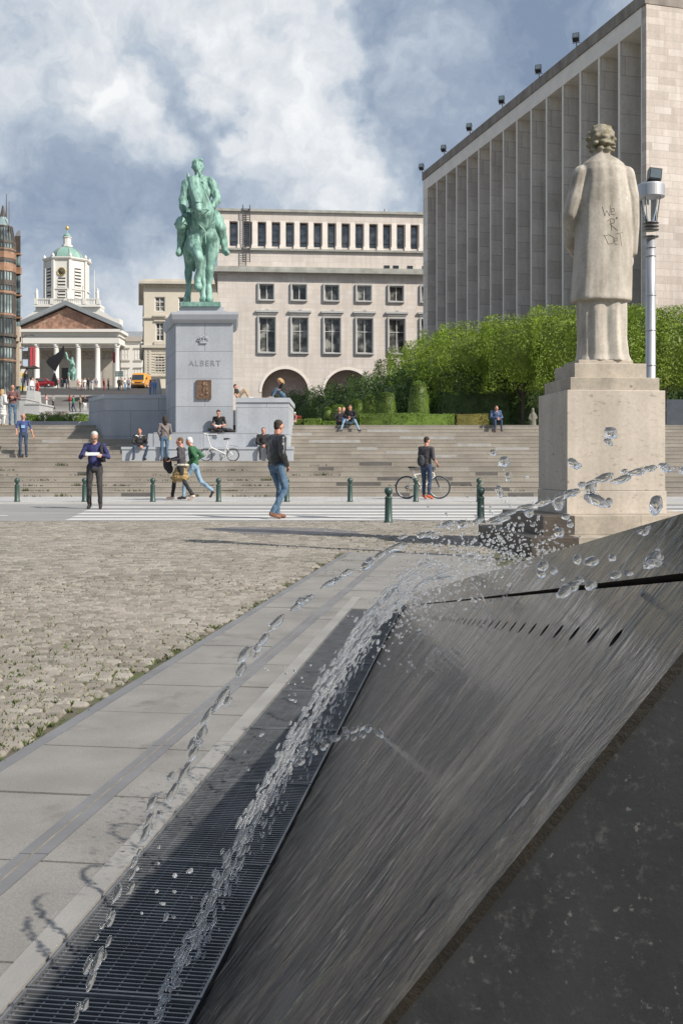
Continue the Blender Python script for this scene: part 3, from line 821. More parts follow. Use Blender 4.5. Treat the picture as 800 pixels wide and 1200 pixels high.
spray('water_drops', [at(600,545,1.0), at(650,600,1.0), at(700,560,1.0), at(745,545,1.0), at(780,640,.97), at(700,670,1.0), at(650,650,1.05)], 46, .024, .002, .0062, 33, 'scattered large drops flying in front of the travertine pedestal')
spray('water_drops', [at(355,840,2.6), at(330,800,2.7), at(380,790,3.0), at(215,1030,1.6), at(195,1060,1.6)], 40, .03, .0015, .004, 34, 'small stray drops above the drain grating')
spray('water_splash', [at(575,640,10.6), at(600,650,10.4), at(640,640,10.4), at(655,655,10.4)], 320, .14, .005, .012, 36, 'white splash against the lowest pedestal step')
# ================================================================== TERRAIN behind the steps
m_paveup = pmat('upper_paving', (.26,.25,.235), .85, vs=.6, var=.15)
tr = MB()
prof = [(46.6, L2), (75, 2.75), (105, 6.3), (132, 9.7), (150, 12.2), (200, 16.2), (262, 20.6), (420, 24)]
for (y0, z0), (y1, z1) in zip(prof, prof[1:]):
    tr.add([(-150,y0,z0), (150,y0,z0), (150,y1,z1), (-150,y1,z1)], [(0,1,2,3)])
tr.add([(-3000,420,24), (3000,420,24), (3000,3000,24), (-3000,3000,24)], [(0,1,2,3)])
struct(tr.build('hillside', m_paveup), 'paved hillside rising behind the steps to the upper square')
us = MB()
for k in range(17):     # the upper staircase far behind
    y0 = 106+k*1.45; us.bb(-45, -17, y0, 132.2, 6.2+k*.2, 6.4+k*.2)
struct(us.build('upper_steps', pmat('upper_steps', (.19,.18,.165), .85, vs=.5, var=.2)), 'distant staircase rising to the upper square')
rd = MB(); rd.add([(-46,132.3,9.72), (-8,132.3,9.72), (-8,150,12.26), (-46,150,12.26)], [(0,1,2,3)]); struct(rd.build('upper_road', pmat('upper_asphalt', (.05,.048,.046), .85)), 'dark asphalt road at the top of the distant staircase')

# ================================================================== MONUMENT
m_bs, t, b, o_ = newmat('monument_bluestone')
m_bs = cellmat('monument_bluestone', 2.3, 1.05, [(0, (.335,.355,.39)), (1, (.41,.43,.465))], joint=.012, jcol=(.19,.20,.22), var=.1, vs=.8, streak=.10, fine=.08, fs=12, bump=.2)
m_bs2 = pmat('bluestone_smooth', (.38,.40,.435), .6, vs=1.2, var=.10, stretch=(1,1,.5))
mon = empty('monument', (-5.2, 39, L1), label='tall blue-grey stone monument with wide side wings carrying the bronze rider', cat='monument')
ML = Vector(mon.location)
def P(x, y, d, z=None):
    q = at(x, y, d); return q
def lx(px, d): return (px-400)/1200*d - ML.x
def lz(py, d): return 1+(545-py)/1200*d - ML.z
def ly(d): return d-ML.y
mb = MB()
mb.prism([(lx(206,39), ly(39)), (lx(273,39), 0), (lx(273,39)-.36, ly(42)), (lx(194,41.9), ly(41.9))], lz(506,38.6), lz(378.5,39)); mb.build('pedestal', m_bs, mon)
mb = MB()
zc0, zc1 = lz(378.5,39), lz(365.5,38.8)
bot = [(lx(205,39)-.02, -.02), (lx(274,39), -.02), (lx(274,39)-.36, 3.0), (lx(193,41.9), 3.0)]
topp = [(lx(201,38.75), -.25), (lx(279.5,38.75), -.25), (lx(279.5,38.75)-.36, 3.2), (lx(190,42), 3.2)]
mid_ = [(a[0]*.35+b_[0]*.65, a[1]*.35+b_[1]*.65) for a, b_ in zip(bot, topp)]
mb.prism(bot, zc0, zc0+.12, top=mid_); mb.prism(mid_, zc0+.12, zc0+.3, top=topp); mb.prism(topp, zc0+.3, zc1); mb.build('cornice', m_bs2, mon)
mb = MB(); mb.prism([(lx(207,39.3), .3), (lx(265,39.3), .3), (lx(265,39.3)-.25, 2.9), (lx(203,41), 2.9)], zc1, zc1+.13)
mb.prism([(lx(211,39.4), .45), (lx(262,39.4), .45), (lx(262,39.4)-.25, 2.8), (lx(207,41), 2.8)], zc1+.13, zc1+.30); mb.build('upper_plinth', m_bs2, mon)
zst = zc1+.30
mb = MB(); mb.prism([(lx(180,38.6), ly(38.6)), (lx(302,38.6), ly(38.6)), (lx(302,38.6), ly(39.6)), (lx(180,38.6), ly(42))], 0, lz(506.7,38.6)); mb.build('ledge', m_bs, mon)
mb = MB(); mb.bb(lx(143,38), lx(343,38), ly(38), ly(38.59), 0, lz(526.5,38)-.002); mb.bb(lx(143,38)-.03, lx(343,38)+.03, ly(38)-.03, ly(38.595), lz(526.5,38), lz(524.5,38)+.03); mb.build('bench', m_bs2, mon)
mb = MB(); zt = lz(466,39.7)
mb.bb(lx(273.4,39.0)+.02, lx(338,39.7), ly(39.7), ly(44), 0, zt-.18); mb.build('side_wing', m_bs, mon)
mb = MB(); mb.bb(lx(273.4,39.0)+.02, lx(338,39.7)+.05, ly(39.7)-.05, ly(44.05), zt-.178, zt); mb.build('coping', m_bs2, mon)
mb = MB(); zt2 = lz(462.5,42)
mb.prism([(lx(121,42), ly(42)), (lx(196,42), ly(42)), (lx(196,42), ly(46)), (lx(104,44.2), ly(46)), (lx(104,44.2), ly(44.2))], 0, zt2-.16); mb.build('side_wing', m_bs, mon)
mb = MB(); mb.prism([(lx(120.6,42), ly(42)-.04), (lx(196,42), ly(42)-.04), (lx(196,42), ly(46)), (lx(103.6,44.2), ly(46)), (lx(103.6,44.2), ly(44.2))], zt2-.158, zt2); mb.build('coping', m_bs2, mon)
# sloping buttress stones beside the bench
mb = MB()
def wedge(x0, x1, y0, y1, z0, z1):
    mb.add([(x0,y0,z0), (x1,y0,z0), (x1,y1,z0), (x0,y1,z0), (x1,y0,z1), (x1,y1,z1), (x0+(x1-x0)*.4,y0,z1), (x0+(x1-x0)*.4,y1,z1)], [(3,2,1,0), (0,1,4,6), (1,2,5,4), (2,3,7,5), (3,0,6,7), (6,4,5,7)])
wedge(lx(170,38.65), lx(180,38.65)-.005, ly(38.62), ly(40), 0, lz(508,38.6)); mb.build('buttress', m_bs2, mon)
# bronze plaque, crown and name
m_plq = pmat('plaque_bronze', (.20,.125,.085), .5, metal=.5, vs=12, var=.35, bump=.5, bs=14)
pq = MB(); pq.box((lx(239,39), -.035, lz(456.5,39)), (.56, .06, .72)); 
po = pq.build('plaque', m_plq, mon)
pr_ = MB(); rr = random.Random(2)
for i in range(16): pr_.ell((lx(239,39)+rr.uniform(-.12,.12), -.066, lz(456.5,39)+rr.uniform(-.24,.26)), (rr.uniform(.03,.07), .02, rr.uniform(.03,.09)), None, 0, 8, 6)
for sx in (-1, 1): pr_.box((lx(239,39)+sx*.268, -.07, lz(456.5,39)), (.024, .02, .716))
for sz in (-1, 1): pr_.box((lx(239,39), -.0702, lz(456.5,39)+sz*.346), (.512, .02, .024))
pr_.build('relief', m_plq, po)
m_cut = pmat('engraving', (.255,.265,.285), .8)
cr = MB(); cx, cz = lx(238.5,39), lz(398,39)
cr.box((cx, -.03, cz-.11), (.26, .05, .06)); cr.ell((cx, -.03, cz-.06), (.14, .03, .03))
for i in range(5):
    u = (i-2)/2
    cr.path([(cx+u*.11, -.03, cz-.09), (cx+u*.21, -.05, cz+.02), (cx+u*.17, -.05, cz+.09), (cx+u*.03, -.05, cz+.10)], .018, 6)
    cr.ell((cx+u*.19, -.055, cz+.05), (.022, .022, .022), None, 0, 8, 6)
cr.ell((cx, -.05, cz+.14), (.03, .03, .03), None, 0, 8, 6); cr.build('crown_emblem', m_bs2, mon)
text_mesh('ALBERT', .30, .006, 'inscription', m_cut, mon, Matrix.Translation((lx(240,39), -.008, lz(428.5,39))) @ Matrix.Rotation(R(90), 4, 'X'), 1.25)

# ---- bronze rider
m_br, t, b, o_ = newmat('green_bronze')
ob = t.n('ShaderNodeTexCoord').outputs['Object']
n1 = t.noise(t.scale(ob, (1.5,1.5,.5)), 2.2, 8, .65)
cc = t.ramp(n1, [(.32, (.06,.12,.105)), (.44, (.155,.29,.245)), (.56, (.25,.42,.36)), (.72, (.38,.56,.49))])
cc = t.mix(t.rng(t.noise(t.scale(ob, (3,3,.6)), 2.2, 8, .7), .52, .62, 0, .75), cc, (.07,.12,.105))
geo = t.n('ShaderNodeNewGeometry')
t.put(b.inputs['Base Color'], cc); b.inputs['Roughness'].default_value = .62; b.inputs['Metallic'].default_value = .1
bp = t.n('ShaderNodeBump', ins={'Strength': .5, 'Height': t.noise(ob, 9, 8, .65)}); bp.inputs['Distance'].default_value = .03; t.put(b.inputs['Normal'], bp)
K = 40.3/1200/6
eq = empty('equestrian_statue', (at(237,0,40.3).x, 40.3, ML.z+zst), label='green bronze statue of a bareheaded rider on a walking horse, on the tall monument', cat='statue')
EL = Vector(eq.location)
def H(zx, zy, y=0):
    q = at(190+zx/6, 170+zy/6, 40.3+y)-EL
    return Vector((q.x, y, max(q.z, .2)))
mb = MB(); mb.prism([(H(155,0).x, -1.0), (H(430,0).x, -1.0), (H(430,0).x-.3, 2.5), (H(155,0).x-.15, 2.5)], 0, .17); mb.build('base', m_br, eq)
h = Fig(); u = K
h.ell(H(297,585,.25), (114*u,.62,132*u)); h.ell(H(300,600,1.1), (108*u,.85,108*u)); h.ell(H(290,575,2.1), (98*u,.7,108*u))
h.ell(H(258,640,.12), (62*u,.42,85*u)); h.ell(H(345,640,.12), (60*u,.42,85*u))
h.chain([H(298,560,.10), H(290,480,-.2), H(268,390,-.48), H(242,300,-.7), H(226,262,-.78)], [100*u, 84*u, 64*u, 50*u, 40*u])
h.chain([H(222,258,-.85), H(230,320,-1.1), H(245,385,-1.28), H(254,440,-1.38)], [46*u, 43*u, 31*u, 27*u]); h.ell(H(256,450,-1.4), (27*u,.16,24*u))
h.ell(H(226,335,-.95), (34*u,.2,48*u))
for sx, xx in ((-1, 181), (1, 246)): h.chain([H(xx+6*(1 if sx < 0 else -1),238,-.80), H(xx,210,-.82), H(xx-2,182,-.82)], [13*u, 11*u, 3*u])
# standing foreleg, raised foreleg, hind legs
h.chain([H(352,660,.15), H(352,740,.12), H(338,850,.05), H(334,880,.02), H(328,980,.05), H(326,1020,.0), H(330,1062,-.06), H(332,1085,-.10)], [62*u, 50*u, 31*u, 33*u, 20*u, 25*u, 24*u, 34*u])
h.chain([H(232,660,.1), H(228,720,-.35), H(252,775,-.85), H(262,800,-.9), H(258,880,-.72), H(252,925,-.6), H(248,960,-.62), H(250,992,-.72)], [62*u, 46*u, 37*u, 35*u, 22*u, 26*u, 24*u, 33*u])
h.chain([H(215,660,2.2), H(192,740,2.25), H(186,840,2.5), H(186,880,2.55), H(186,980,2.3), H(182,1030,2.25), H(178,1068,2.15), H(176,1088,2.1)], [80*u, 55*u, 30*u, 32*u, 20*u, 24*u, 24*u, 32*u])
h.chain([H(330,660,2.3), H(306,760,2.0), H(298,860,1.75), H(296,890,1.75), H(292,985,1.4), H(290,1030,1.3), H(290,1066,1.2), H(290,1088,1.15)], [78*u, 52*u, 30*u, 32*u, 20*u, 24*u, 24*u, 32*u])
h.chain([H(285,560,2.7), H(240,640,3.0), H(226,780,3.05), H(224,880,3.0)], [30*u, 36*u, 32*u, 12*u])
# mane falling to one side, forelock
for i in range(9): h.cap(H(200+i*9,262+i*26,-.62+i*.07), H(186+i*9,300+i*26,-.50+i*.07), 16*u, 9*u)
h.cap(H(222,235,-.85), H(230,300,-1.1), 12*u, 8*u)
HO = h.build('horse', m_br, eq, voxel=.032, smooth=3, disp=(.03, (2.6,2.6,2.2)))
tk = MB()
for a in ([H(222,520,-.42), H(262,560,-.42), H(300,598,-.40), H(306,680,-.42), H(304,700,-.36)], [H(300,598,-.40), H(345,560,-.42), H(375,520,-.3)],
          [H(196,285,-.92), H(222,300,-1.22), H(262,298,-1.08)], [H(222,402,-1.38), H(248,396,-1.5), H(278,400,-1.34)], [H(205,262,-.95), H(222,402,-1.38)], [H(268,262,-.95), H(278,400,-1.34)],
          [H(230,448,-1.42), H(205,470,-.9), H(215,470,-.3)], [H(282,446,-1.42), H(320,452,-.8), H(338,450,-.35)]): tk.path(a, .028, 6)
tk.build('bridle', m_br, HO)
r_ = Fig()
sh = .35
r_.ell(H(262,395,sh+.1), (80*u,.36,110*u)); r_.ell(H(258,300,sh+.08), (88*u,.34,72*u)); r_.ell(H(270,480,sh+.2), (92*u,.45,60*u))
r_.ell(H(262,330,sh+.02), (90*u,.34,100*u)); r_.cap(H(182,262,sh+.05), H(335,258,sh+.05), 36*u, 36*u); r_.cap(H(215,238,sh+.05), H(305,236,sh+.05), 26*u, 26*u)
r_.chain([H(258,235,sh+.05), H(252,200,sh-.02)], [30*u, 27*u]); r_.ell(H(250,148,sh-.05), (37*u,.25,50*u)); r_.ell(H(256,170,sh-.2), (25*u,.15,30*u))
r_.cap(H(262,190,sh-.28), H(266,232,sh-.28), 15*u, 5*u); r_.ell(H(262,152,sh-.29), (6*u,.05,12*u)); r_.cap(H(240,138,sh-.24), H(278,138,sh-.24), 6*u); r_.cap(H(246,175,sh-.27), H(276,175,sh-.27), 7*u)
r_.ell(H(246,126,sh+.03), (39*u,.25,34*u)); r_.cap(H(228,112,sh-.14), H(276,104,sh-.16), 13*u, 12*u)
for e in (212, 287): r_.ell(H(e,155,sh), (6*u,.06,12*u))
r_.path = None
r_.chain([H(172,270,sh), H(150,370,sh-.05), H(146,420,sh-.25), H(152,482,sh-.45)], [36*u, 30*u, 28*u, 17*u]); r_.ell(H(158,492,sh-.5), (18*u,.12,18*u))
r_.chain([H(350,275,sh), H(380,350,sh-.05), H(388,385,sh-.1), H(352,428,sh-.55), H(330,440,sh-.68)], [38*u, 32*u, 30*u, 22*u, 17*u]); r_.ell(H(326,444,sh-.72), (18*u,.12,15*u))
# skirts of the tunic and breeches, boots
r_.chain([H(330,470,sh+.15), H(385,520,sh-.25), H(412,585,sh-.35), H(428,660,sh-.15), H(440,735,sh-.1)], [52*u, 46*u, 38*u, 32*u, 24*u]); r_.chain([H(440,745,sh-.1), H(462,758,sh-.4)], [24*u, 20*u])
r_.chain([H(205,480,sh+.15), H(165,530,sh-.2), H(142,590,sh-.3), H(134,660,sh-.12), H(128,725,sh-.1)], [52*u, 44*u, 36*u, 31*u, 24*u]); r_.chain([H(126,740,sh-.1), H(122,760,sh-.4)], [26*u, 22*u])
RO = r_.build('rider', m_br, eq, voxel=.026, smooth=2, disp=(.045, (5,5,2.6)))
hm = MB(); hm.ell(H(130,550,-.35), (40*u,.26,52*u), Matrix.Rotation(R(12), 3, 'Y')); hm.torus(H(130,556,-.35), 42*u, 5*u, 'Z', 18, 6)
hm.build('helmet', m_br, eq)
ct = MB()
ct.path([H(262,235,-.02), H(262,330,-.03), H(266,430,-.10)], .02, 6)
for k in range(6): ct.ell(H(272,255+k*30,.0), (.025,.03,.025), None, 0, 8, 6)
ct.path([H(222,245,.02), H(262,262,-.02), H(302,240,.02)], .035, 6); ct.path([H(190,478,.0), H(264,470,-.14), H(340,478,.02)], .05, 6)
ct.build('tunic_trim', m_br, RO)

# ================================================================== STONE STATUE OF A WOMAN, seen from behind
m_trav = cellmat('travertine', 50, 50, [(0, (.52,.455,.385)), (1, (.54,.475,.405))], joint=0, var=.12, vs=1.6, fine=.10, fs=22, bump=.5, bs=28, spots=((.24,.17,.12), .585, 9), streak=.22, sst=(1,1,2.6))
m_trav2 = cellmat('travertine_weathered', 50, 50, [(0, (.40,.35,.285)), (1, (.42,.365,.30))], joint=0, var=.2, vs=2.5, fine=.14, fs=30, bump=.5, bs=30, spots=((.16,.14,.11), .62, 6), streak=.2)
m_trwet = pmat('travertine_wet', (.075,.06,.048), .4, vs=5, var=.3, bump=.4, bs=40)
pr = empty('pedestal', (3.13, 12.35, 0), R(6), label='square travertine pedestal on two steps in front of the pillared building', cat='pedestal')
def bev(mb, x0, x1, y0, y1, z0, z1, mi=0, e=.006):
    mb.bb(x0, x1, y0, y1, z0, z1-e, mi)
    mb.prism([(x0,y0), (x1,y0), (x1,y1), (x0,y1)], z1-e, z1, mi, top=[(x0+e,y0+e), (x1-e,y0+e), (x1-e,y1-e), (x0+e,y1-e)])
w2 = .585
mb = MB(); bev(mb, -w2, w2, -.5, .62, .705, 1.868); mb.build('shaft', m_trav, pr)
mb = MB(); bev(mb, -w2-.008, w2+.012, -.51, .63, .435, .700); mb.build('base_course', m_trav, pr)
mb = MB(); bev(mb, -.53, .535, -.45, .55, 1.871, 2.02); mb.build('cap_step', m_trav2, pr)
mb = MB(); bev(mb, -.43, .44, -.30, .45, 2.023, 2.20); mb.build('cap_step', m_trav2, pr)
mb = MB(); bev(mb, -.36, .30, -.24, .32, 2.203, 2.245); mb.build('cap_step', m_trav2, pr)
mb = MB()
def stepcourse(x0, x1, y0, y1, z0, z1, cuts, wetto):
    xs = [x0]+cuts+[x1]
    for a, b_ in zip(xs, xs[1:]): bev(mb, a+.002, b_-.002, y0, y1, z0, z1, 1 if b_ <= wetto+.01 else 0)
stepcourse(-.98, 1.0, -.85, .9, .222, .432, [-.62, .15, .75], -.62); mb.build('step', [m_trav2, m_trwet], pr)
mb = MB(); stepcourse(-1.22, 1.45, -1.22, 1.2, 0, .219, [-.70, .05, .9], -.70); mb.build('step', [m_trav2, m_trwet], pr)

m_stat, t, b, o_ = newmat('statue_stone')
ob = t.n('ShaderNodeTexCoord').outputs['Object']; spo = t.n('ShaderNodeSeparateXYZ', ins={0: ob})
cc = t.ramp(t.noise(t.scale(ob, (2.5,2.5,.8)), 1.5, 8, .62), [(.32, (.30,.265,.222)), (.5, (.46,.415,.36)), (.68, (.58,.53,.465))])
cc = t.mix(1.0, cc, t.ramp(t.noise(ob, 26, 6, .7), [(.3, .86), (.7, 1.1)]), 'MULTIPLY')
# grime where rain reaches: shoulders and hair
up = t.math('MULTIPLY', t.rng(spo.outputs[2], 1.4, 2.5, .1, .8), t.rng(t.noise(ob, 3.5, 6, .65), .42, .62, 0, 1))
cc = t.mix(up, cc, (.19,.165,.125))
hair = t.math('MULTIPLY', t.rng(spo.outputs[2], 2.50, 2.56, 0, 1), t.rng(t.noise(ob, 9, 6, .7), .4, .6, .35, 1))
cc = t.mix(hair, cc, (.17,.15,.085))
t.put(b.inputs['Base Color'], cc); b.inputs['Roughness'].default_value = .85
bp = t.n('ShaderNodeBump', ins={'Strength': .35, 'Height': t.noise(ob, 60, 6, .7)}); bp.inputs['Distance'].default_value = .008; t.put(b.inputs['Normal'], bp)
ws = empty('stone_statue', (3.13, 12.35, 2.247), R(4), label='pale stone statue of a woman in a long coat, seen from behind on her pedestal', cat='statue')
KS2 = 12.35/1200
def Wp(px_, py_, y=0): return Vector(((px_-704.3)*KS2, y, (418.5-py_)*KS2))
def ring(py_, xl, xr, yb, yf, folds=(), n=44, sq=2.4, shift=0):
    """cross-section through pixel columns xl..xr; yb = extent toward the viewer, yf = away; folds = (angle, amount, width)"""
    cx = (xl+xr)/2; a = (xr-xl)/2*KS2; z = (418.5-py_)*KS2; out = []
    for i in range(n):
        th = 2*PI*i/n; c, s_ = math.cos(th), math.sin(th)
        x = a*abs(c)**(2/sq)*(1 if c > 0 else -1); yy = (yf if s_ > 0 else yb)*abs(s_)**(2/sq)*(1 if s_ > 0 else -1)
        k = 1
        for (fa, am, wdt) in folds:
            dth = (th-R(fa)+PI) % (2*PI)-PI; k += am*math.exp(-(dth/wdt)**2)
        out.append(((cx-704.3)*KS2+x*k, yy*k+shift, z))
    return out
sk = Fig()
fo_ = [(250, .08, .15), (230, -.10, .09), (268, -.16, .06), (286, .10, .12), (305, -.12, .07), (322, .09, .12), (338, -.1, .07), (205, .03, .1), (30, .05, .2), (90, .05, .2), (140, .05, .2)]
foc = [(258, .04, .16), (285, .03, .14), (232, .03, .2), (272, -.03, .1)]
rings = [ring(419, 674, 739, .25, .27, fo_), ring(412, 676, 736, .22, .24, fo_), ring(390, 677, 734, .205, .22, fo_), ring(360, 676, 734, .21, .22, fo_), ring(340, 676, 735, .2, .2)]
sk.mb.loft(rings, 0)
coat = [(349, 670, 738, .255, .25), (346, 669, 739, .262, .255), (320, 671, 740, .25, .25), (290, 673, 740, .235, .245), (262, 675, 740, .225, .235), (235, 676, 739, .215, .225), (210, 680, 734, .225, .215), (196, 679, 733, .205, .20), (188, 681, 731, .175, .165), (182, 688, 723, .14, .13), (177, 694, 715, .10, .10), (170, 696, 711, .07, .075), (162, 695, 712, .06, .07)]
sk.mb.loft([ring(p_, a, b_, c, d, foc) for p_, a, b_, c, d in coat], 0)
# sleeves: one arm hangs, the other is bent forward
sk.chain([Wp(733,200,-.02), Wp(739,225,-.03), Wp(741,262,-.03), Wp(741,290,-.03)], [.115, .098, .080, .058]); sk.ell(Wp(740,300,.0), (.035,.05,.085))
sk.chain([Wp(680,200,-.02), Wp(672,228,-.03), Wp(668,246,.0), Wp(673,275,.2), Wp(684,286,.34)], [.115, .098, .092, .075, .06])
# head and bobbed hair
sk.ell(Wp(704,160,.05), (.13,.15,.16))
rr = random.Random(4)
sk.ell(Wp(704,155,.0), (.158,.16,.155))
for row_, (py_, rx_, k_) in enumerate(((145,.094,7), (151,.133,9), (158,.150,10), (165,.146,10), (171,.120,8))):
    for i in range(k_):
        a_ = 2*PI*i/k_+row_*.5; c_ = Wp(704,py_,0)+Vector((rx_*math.cos(a_), rx_*math.sin(a_)*.95, 0))
        sk.ell(c_+Vector((rr.uniform(-.008,.008), 0, rr.uniform(-.008,.008))), (rr.uniform(.034,.048), .030, rr.uniform(.022,.028)))
sk.ell(Wp(704,162,.19), (.03,.04,.04))
# shoes under the hem
for x_ in (690, 716): sk.cap(Wp(x_,418,.1), Wp(x_,417.5,.36), .05, .04)
SO = sk.build('figure', m_stat, ws, voxel=.0125, smooth=2, disp=(.006, (7,7,1.6)))
# scrawled writing on the back of the coat: follows the stone
me_ = SO.data; bvh = BVHTree.FromPolygons([v.co.copy() for v in me_.vertices], [tuple(p_.vertices) for p_ in me_.polygons])
m_graf = pmat('graffiti_ink', (.09,.075,.062), .7, var=.3, vs=40)
gm = MB()
def stroke(pts_, w_=.0024):
    # points on the close-up of the statue (3.53 px per photograph pixel, origin 600,120)
    P_ = []
    for a, b_ in zip(pts_, pts_[1:]):
        n_ = max(1, int(math.hypot(a[0]-b_[0], a[1]-b_[1])/5))
        for i in range(n_): P_.append((a[0]+(b_[0]-a[0])*i/n_, a[1]+(b_[1]-a[1])*i/n_))
    P_.append(pts_[-1]); o3 = []
    for zx, zy in P_:
        q = Wp(600+zx/3.53, 120+zy/3.53); hit = bvh.ray_cast(Vector((q.x, -3, q.z)), Vector((0, 1, 0)))
        if hit[0]: o3.append(hit[0]+Vector((0, -.001, 0)))
    if len(o3) > 1: gm.path(o3, w_, 5)
stroke([(348,430), (358,470), (366,445), (378,468), (382,425)]); stroke([(384,452), (398,448), (396,436), (386,438), (384,460), (398,464), (404,458)])
stroke([(368,490), (384,478), (398,482), (398,496), (378,500), (392,512), (412,528)]); stroke([(382,482), (386,526)]); stroke([(406,474), (410,476)], .008)
stroke([(354,546), (372,584), (392,578), (394,556), (376,544), (352,552)]); stroke([(396,572), (408,568), (408,556), (398,560), (398,582), (410,584)])
stroke([(402,542), (434,534)]); stroke([(420,540), (428,590)])
gm.build('scrawl', m_graf, ws, fix=False)
sp_ = MB()
for zx, zy in ((457,345), (456,392)):
    q = Wp(600+zx/3.53, 120+zy/3.53); hit = bvh.ray_cast(Vector((q.x, -3, q.z)), Vector((0,1,0)))
    if hit[0]: sp_.ell(hit[0], (.009,.003,.014), None, 0, 8, 6)
sp_.build('paint_fleck', pmat('white_fleck', (.7,.68,.62)), ws)

# ================================================================== LAMPS
m_alu = pmat('brushed_aluminium', (.45,.455,.47), .45, metal=.6, vs=6, var=.12, stretch=(6,6,.3))
m_alud = pmat('lamp_grey', (.17,.17,.175), .4, metal=.6)
m_glass, t, b, o_ = newmat('lamp_glass'); b.inputs['Base Color'].default_value = (.85,.9,.92,1); b.inputs['Roughness'].default_value = .08; b.inputs['Transmission Weight'].default_value = 1; b.inputs['IOR'].default_value = 1.1
m_flood = pmat('floodlight_black', (.025,.027,.03), .4); m_floodg = pmat('floodlight_glass', (.10,.13,.14), .1, spec=1)
def lamp(loc, label):
    r = empty('street_lamp', loc, label=label, cat='street lamp'); D = loc[1]; k = 16/1200
    zz = lambda py: 1+(545-py)*k
    a = MB(); a.lathe([(.10,0), (.10,.04), (.085,.06), (.085,zz(446)-.02), (.087,zz(446)), (.077,zz(446)+.01), (.077,zz(345)), (.074,zz(345)+.02), (.072,zz(280))], n=20)
    for py in (428, 387, 346, 300, 290): a.torus((0,0,zz(py)), .082 if py > 300 else .078, .007, 'Z', 20, 6)
    a.build('pole', m_alu, r)
    a = MB()
    for py in (278, 270, 266, 262): a.lathe([(.06,0), (.125,.004), (.125,.014), (.06,.018)], (0,0,zz(py)), 20)
    a.build('collar', m_alud, r)
    a = MB(); a.lathe([(.078,zz(260)), (.12,zz(225))], n=20); a.build('globe', m_glass, r)
    a = MB(); 
    for i in range(4):
        th = PI/4+i*PI/2; a.tube((.10*math.cos(th), .10*math.sin(th), zz(262)), (.17*math.cos(th), .17*math.sin(th), zz(228)), .008, n=6)
    a.build('strut', m_alud, r)
    a = MB(); a.lathe([(.16,zz(232)), (.215,zz(231)), (.215,zz(218)), (.20,zz(216)), (.02,zz(215.5))], n=36, smooth=False); a.build('hood', m_alu, r)
    f = MB(); Mx = Matrix.Rotation(R(-12), 3, 'X') @ Matrix.Rotation(R(8), 3, 'Y')
    f.box((.06, 0, zz(205)), (.20, .13, .19), M=Mx, mi=0); f.box(Vector((.06, -.068, zz(205)+.01)), (.165, .012, .15), M=Mx, mi=1)
    f.tube((0, 0, zz(216)), (-.02, 0, zz(210)), .02); f.tube((.12, 0, zz(216)), (.10, 0, zz(211)), .015)
    f.build('floodlight', [m_flood, m_floodg], r); return r
lamp((at(762,0,16).x, 16, 0), 'tall aluminium street lamp with a small floodlight on top, right of the stone statue')
lamp((3.68, 9.55, 0), 'aluminium street lamp just outside the frame to the right, behind the fountain')

# ================================================================== PILLARED BUILDING ON THE RIGHT
m_lime = cellmat('limestone_panels', 1.1, .42, [(0, (.46,.395,.35)), (.3, (.52,.455,.405)), (.7, (.55,.485,.435)), (1, (.61,.55,.505))], joint=.014, jcol=(.38,.335,.30), var=.10, vs=.3, stagger=3.1, fine=.08, fs=6, bump=.25, streak=.14)
m_fin = cellmat('fin_panels', 2.2, 1.15, [(0, (.66,.585,.52)), (.4, (.73,.655,.585)), (1, (.79,.72,.65))], joint=.02, jcol=(.42,.37,.33), var=.14, vs=.35, stagger=2.7, streak=.12, fine=.08, fs=5)
m_edge2 = pmat('fin_edge', (.74,.68,.62), .7, vs=1, var=.08)
m_stain = pmat('stained_parapet', (.23,.20,.175), .85, vs=1.5, var=.3, stretch=(1,1,.3))
m_win = pmat('window_glass', (.035,.045,.055), .06, spec=.9, var=.3, vs=.5)
m_wfr = pmat('window_frame_grey', (.55,.55,.55), .5)
TH0 = math.atan2(1, -.27)        # direction of the long front
cb = empty('pillared_building', (.2975*58, 58, 0), TH0, label='huge pale stone building with a long row of tall fins along its front', cat='building')
Lf = 37.4; HT = 1+556*58/1200; DEP = 26
# local x runs away along the front, local y points out of the front (towards the garden, -y is into the building)
bays = 15; bw = (Lf-1.2-.55)/bays; x0 = .55
ztop = HT-1.75
mb = MB(); mb.bb(.0, Lf, -DEP, -1.75, 0, HT-.7, 0); mb.bb(0, .45, -1.75, .0, 0, HT-.72, 0)
mb.build('wall', m_lime, cb)
mb = MB()
mb.bb(.4501, .55, -1.749, .005, 0, ztop); 
for k in range(1, bays):
    fx = x0+k*bw; fm = MB(); fm.bb(fx-.11, fx+.11, -1.749, -.012, 0, ztop, 0); fm.bb(fx-.11, fx+.11, -.0115, .02, 0, ztop, 1); fm.build('fin', [m_fin, m_edge2], cb)
mb.build('corner_trim', m_edge2, cb)
mb = MB(); mb.bb(Lf-1.2, Lf, -1.749, .01, 0, ztop, 0); mb.build('end_pier', m_fin, cb)
mb = MB(); mb.bb(.46, Lf, -1.749, .03, ztop+.002, HT-.72); mb.build('band', m_edge2, cb)
mb = MB(); mb.bb(-.03, Lf+.05, -DEP-.05, .10, HT-.70, HT); mb.build('parapet', m_stain, cb)
for k in range(bays):
    a = x0+k*bw+.12; b2 = x0+(k+1)*bw-.12
    wm = MB(); wm.bb(a, b2, -1.748, -1.70, 0, ztop-.5, 0)
    for z in np.arange(3.5, ztop-1, 3.6): wm.bb(a, b2, -1.699, -1.62, z, z+.5, 1)
    wm.bb((a+b2)/2-.05, (a+b2)/2+.05, -1.699, -1.61, 0, ztop-.5, 1)
    wm.build('window', [m_win, m_wfr], cb)
    pm = MB(); pm.bb(a, b2, -1.72, -.02, ztop-.0, ztop+.001); 
